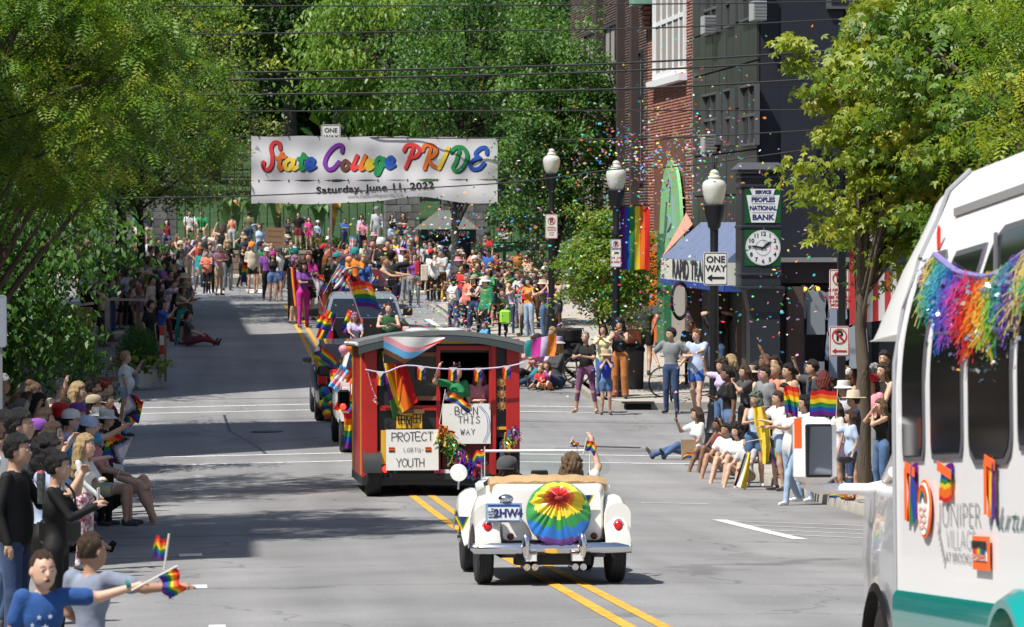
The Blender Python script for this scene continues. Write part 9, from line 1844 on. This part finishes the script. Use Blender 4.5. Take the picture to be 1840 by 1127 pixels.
pf(1395,784,113,.50,.10,'long pride flag held out level by the pale jeans person','progress',tilt=80,pole=.5,seed=15,wave=.02,flip=False)
pf(871,806,186,.115,.11,'small rainbow flag clipped to the left of the roadster windscreen',tilt=0,pole=.3,seed=16,wave=.01,flip=True,droop=.35)
flag_at(PASS[-1]+Vector((-.03,0,.0))if PASS[-1].x<PASS[1].x else PASS[1],'small rainbow flag waved by the roadster passenger',.12,.10,tilt=-12,up=.10,down=.06,seed=17,wave=.01)if False else pf(1054,789,184,.115,.10,'small rainbow flag waved by the roadster passenger',tilt=12,pole=.16,seed=17,wave=.01,droop=.2)
pf(1029,788,182,.09,.05,'narrow second rainbow flag beside the waved one',tilt=25,pole=.05,seed=18,wave=.01,droop=.3)
pf(800,702,121,.42,.13,'pride flag held across the wagon door by the waving person','progress',tilt=10,pole=.5,seed=19,droop=.35,wave=.03)
for(px,py,k,W_,H_,lb,kd,tl)in((436,470,59,.16,.62,'orange flag wrapped round the second skater','rainbow',5),(561,498,66,.3,.45,'chevron pride flag left of the maroon pickup','progress',-20),(610,474,66,.22,.5,'pink and blue striped flag held over the maroon pickup','trans',28),(628,425,52,.18,.5,'pink and pale blue flag below the blue tee spectator','trans',0),(670,492,65,.18,.22,'small chevron flag on the right side of the maroon pickup','progress',10),(722,425,54,.2,.35,'upright chevron flag near the kiosk','progress',10),(706,498,62,.1,.2,'tiny rainbow flag in the back pocket of the black tee','rainbow',0)):
 pf(px,py,k,W_,H_,lb,kd,tilt=tl,seed=px,wave=.03)
def drape(name,label,pts,m,k,n=3,cat='flag',fold=.03,nu=14):
 """cloth spanned by a chain of left/right picture points"""
 O=at(*pts[0][0],k);t=thing(name,label,cat,O);L_=spline([at(*a,k)-O for a,b in pts],n);R__=spline([at(*b,k)-O for a,b in pts],n);V=[];Q=[];mi=[];ms=m if isinstance(m,list)else[m]
 for j,(a,b)in enumerate(zip(L_,R__)):
  for i in range(nu+1):u=i/nu;V.append(a.lerp(b,u)+Vector((0,-fold*math.sin(u*11+j*.4)-.05*math.sin(math.pi*u),0)))
 for j in range(len(L_)-1):
  for i in range(nu):Q.append((j*(nu+1)+i,j*(nu+1)+i+1,(j+1)*(nu+1)+i+1,(j+1)*(nu+1)+i));mi.append(min(len(ms)-1,int((i+.5)/nu*len(ms))))
 link('cloth',fast_mesh('cloth',V,Q,ms,mi,smooth=True),t);return t
YC=cloth_mat('yellow');drape('flag_cape','yellow flag worn as a cape by the person with grey green curls',[((1352,735),(1372,728)),((1355,760),(1382,760)),((1366,800),(1384,800)),((1370,835),(1380,830))],YC,113)
drape('flag_tail','yellow white and black tail of the cape hanging between the legs',[((1338,815),(1350,812)),((1326,850),(1346,848)),((1318,872),(1340,880))],[cloth_mat('black'),cloth_mat('white'),YC,YC],112.5)
drape('robe','red and black robe with gold edge hanging beside the maroon pickup',[((515,482),(532,480)),((516,510),(536,510)),((517,550),(545,550))],[cloth_mat('black'),cloth_mat('black'),cloth_mat('orange'),cloth_mat('red'),cloth_mat('red')],61.5,cat='robe')
drape('rainbow_blanket','teal magenta and orange blanket across the knees of the kerb family',[((946,612),(1000,600)),((942,626),(1000,622)),((944,642),(996,640))],[cloth_mat('teal'),cloth_mat('magenta'),cloth_mat('lilac'),cloth_mat('orange')],77,cat='blanket')
t=thing('cardboard_sign','brown cardboard sign held up left of the banana plants','sign',at(494,427,50),(0,R(2),0));mb=MB();mb.box((0,0,0),(.70,.02,.72),mat('cardboard',(.22,.13,.075),.85,var=.1));mb.build('board',t);mb=MB()
for i in range(3):ribbon(mb,[(-.25+.1*j,.22-i*.2+.02*(j%2))for j in range(6)],.008,mat('pen_brown',(.08,.05,.03),.8),-.013)
tag(mb.build('scribbled_lines',t,fix=False),kind='stuff')
# phones and things in hands
def hp(key,q,label,**kw):t,w_,f,k=HANDS[key];phone(w_[q],f,label,**kw)
hp((25,783),1,'phone held by the big dark figure at the left edge',col='pale_grey');hp((99,815),1,'phone read by the person with the black hair knot',col='white');hp((29,738),1,'phone held low beside the handbag',col='grey');hp((224,632),1,'phone held up beside the planter tank');hp((1250,733),-1,'phone raised by the seated photographer');hp((228,480),1,'phone raised over the parklet rail',col='pale_grey');hp((290,540),1,'phone raised beside the planter shrub',col='pale_grey');hp((977,504),-1,'phone held up by the bucket hat person')
t=thing('tumbler','dark patterned drinks tumbler held up at the left edge','cup',at(74,878,245));mb=MB();mb.lathe([(.028,-.11),(.033,.08),(.034,.1),(.03,.115)],mat('tumbler_dark',(.05,.06,.055),.3,var=.9,vscale=40),n=18);mb.lathe([(.0,.115),(.03,.115),(.024,.13)],mat('tumbler_lid',(.4,.05,.06),.4),n=14);mb.build('cup_body',t)
t=thing('handbag','black leather handbag hanging among the near left crowd','bag',at(108,955,235));mb=MB();mb.box((0,0,0),(.32,.12,.22),mat('black_leather',(.012,.012,.013),.35),bev=.04);mb.build('bag_body',t);mb=MB();mb.tube(spline([(-.13,0,.1),(-.1,0,.3),(.0,0,.38),(.1,0,.3),(.13,0,.1)],4),.01,mat('black_leather'),6);mb.build('strap',t)
t=thing('paper_bag','brown paper bag standing beside the seated photographer','bag',at(1237,808,101));mb=MB();mb.box((0,0,.0),(.24,.14,.36),mat('kraft_paper',(.30,.20,.12),.85,var=.1,bump=.5,bscale=12),taper=(1.1,.6));mb.build('bag_body',t)
t=thing('lime_bag','lime green bag carried by the child on the right','bag',at(907,566,66));mb=MB();mb.box((0,-.12,-.05),(.30,.16,.38),mat('lime_cloth',(.28,.62,.04),.7),bev=.05);mb.build('bag_body',t)
t=thing('tote_bag','cream tote bag at the knees near the kiosk','bag',at(762,490,57));mb=MB();mb.box((0,-.15,0),(.22,.06,.5),cloth_mat('cream'),bev=.02);mb.build('bag_body',t)
t=thing('red_bag','bright red bag hanging beside the tan jacket near the kiosk','bag',at(749,482,57));mb=MB();mb.box((0,-.15,0),(.14,.06,.45),cloth_mat('red'),bev=.02);mb.build('bag_body',t)
t=thing('belt_bag','black belt bag at the waist of the puffed sleeve blouse','bag',at(1524,826,125.5));mb=MB();mb.box((-.05,-.0,0),(.20,.32,.09),mat('black_leather'),bev=.03);mb.build('bag_body',t)
# confetti hanging in the air and fallen on the road: nobody could count it
rng=np.random.default_rng(12);P=[]
def burst(n,px,py,sx,sy,k0=68,k1=96):
 k=rng.uniform(k0,k1,n);x=rng.normal(px,sx,n);y=rng.normal(py,sy,n)
 for a,b,c in zip(x,y,k):
  q=at(a,b,c)
  if q.z>ground(q.x,q.y)+.02 and q.x<12.7:P.append(q)
burst(520,1240,285,62,48);burst(230,1130,275,40,32);burst(420,1060,440,150,110);burst(170,800,420,70,30);burst(210,900,520,110,60,66,80);burst(300,800,560,75,32,68,82);burst(150,1180,560,110,70);burst(90,1420,520,45,60,84,100);burst(80,1300,140,80,60);burst(60,700,470,60,50)
n=330;xx=rng.uniform(4.5,9.6,n);yy=rng.uniform(88,118,n)
for a,b in zip(xx,yy):P.append(Vector((a,b,ground(a,b)+.015)))
P=np.array([list(p)for p in P]);Vv,Qq,tn=leaf_quads(P,.078,.050,.2,rng,rng.uniform(0,1,len(P)),up=.1)
CF=[mat('confetti_%d'%i,c,.5,transl=.35)for i,c in enumerate([(.80,.05,.10),(.9,.30,.05),(.85,.75,.10),(.12,.65,.20),(.08,.35,.80),(.45,.25,.75),(.85,.40,.60),(.75,.75,.78),(.05,.60,.60)])]
tag(link('confetti',fast_mesh('confetti',Vv,Qq,CF,rng.integers(0,len(CF),len(P)))),'multicoloured paper confetti drifting over the right side of the street','confetti',kind='stuff')
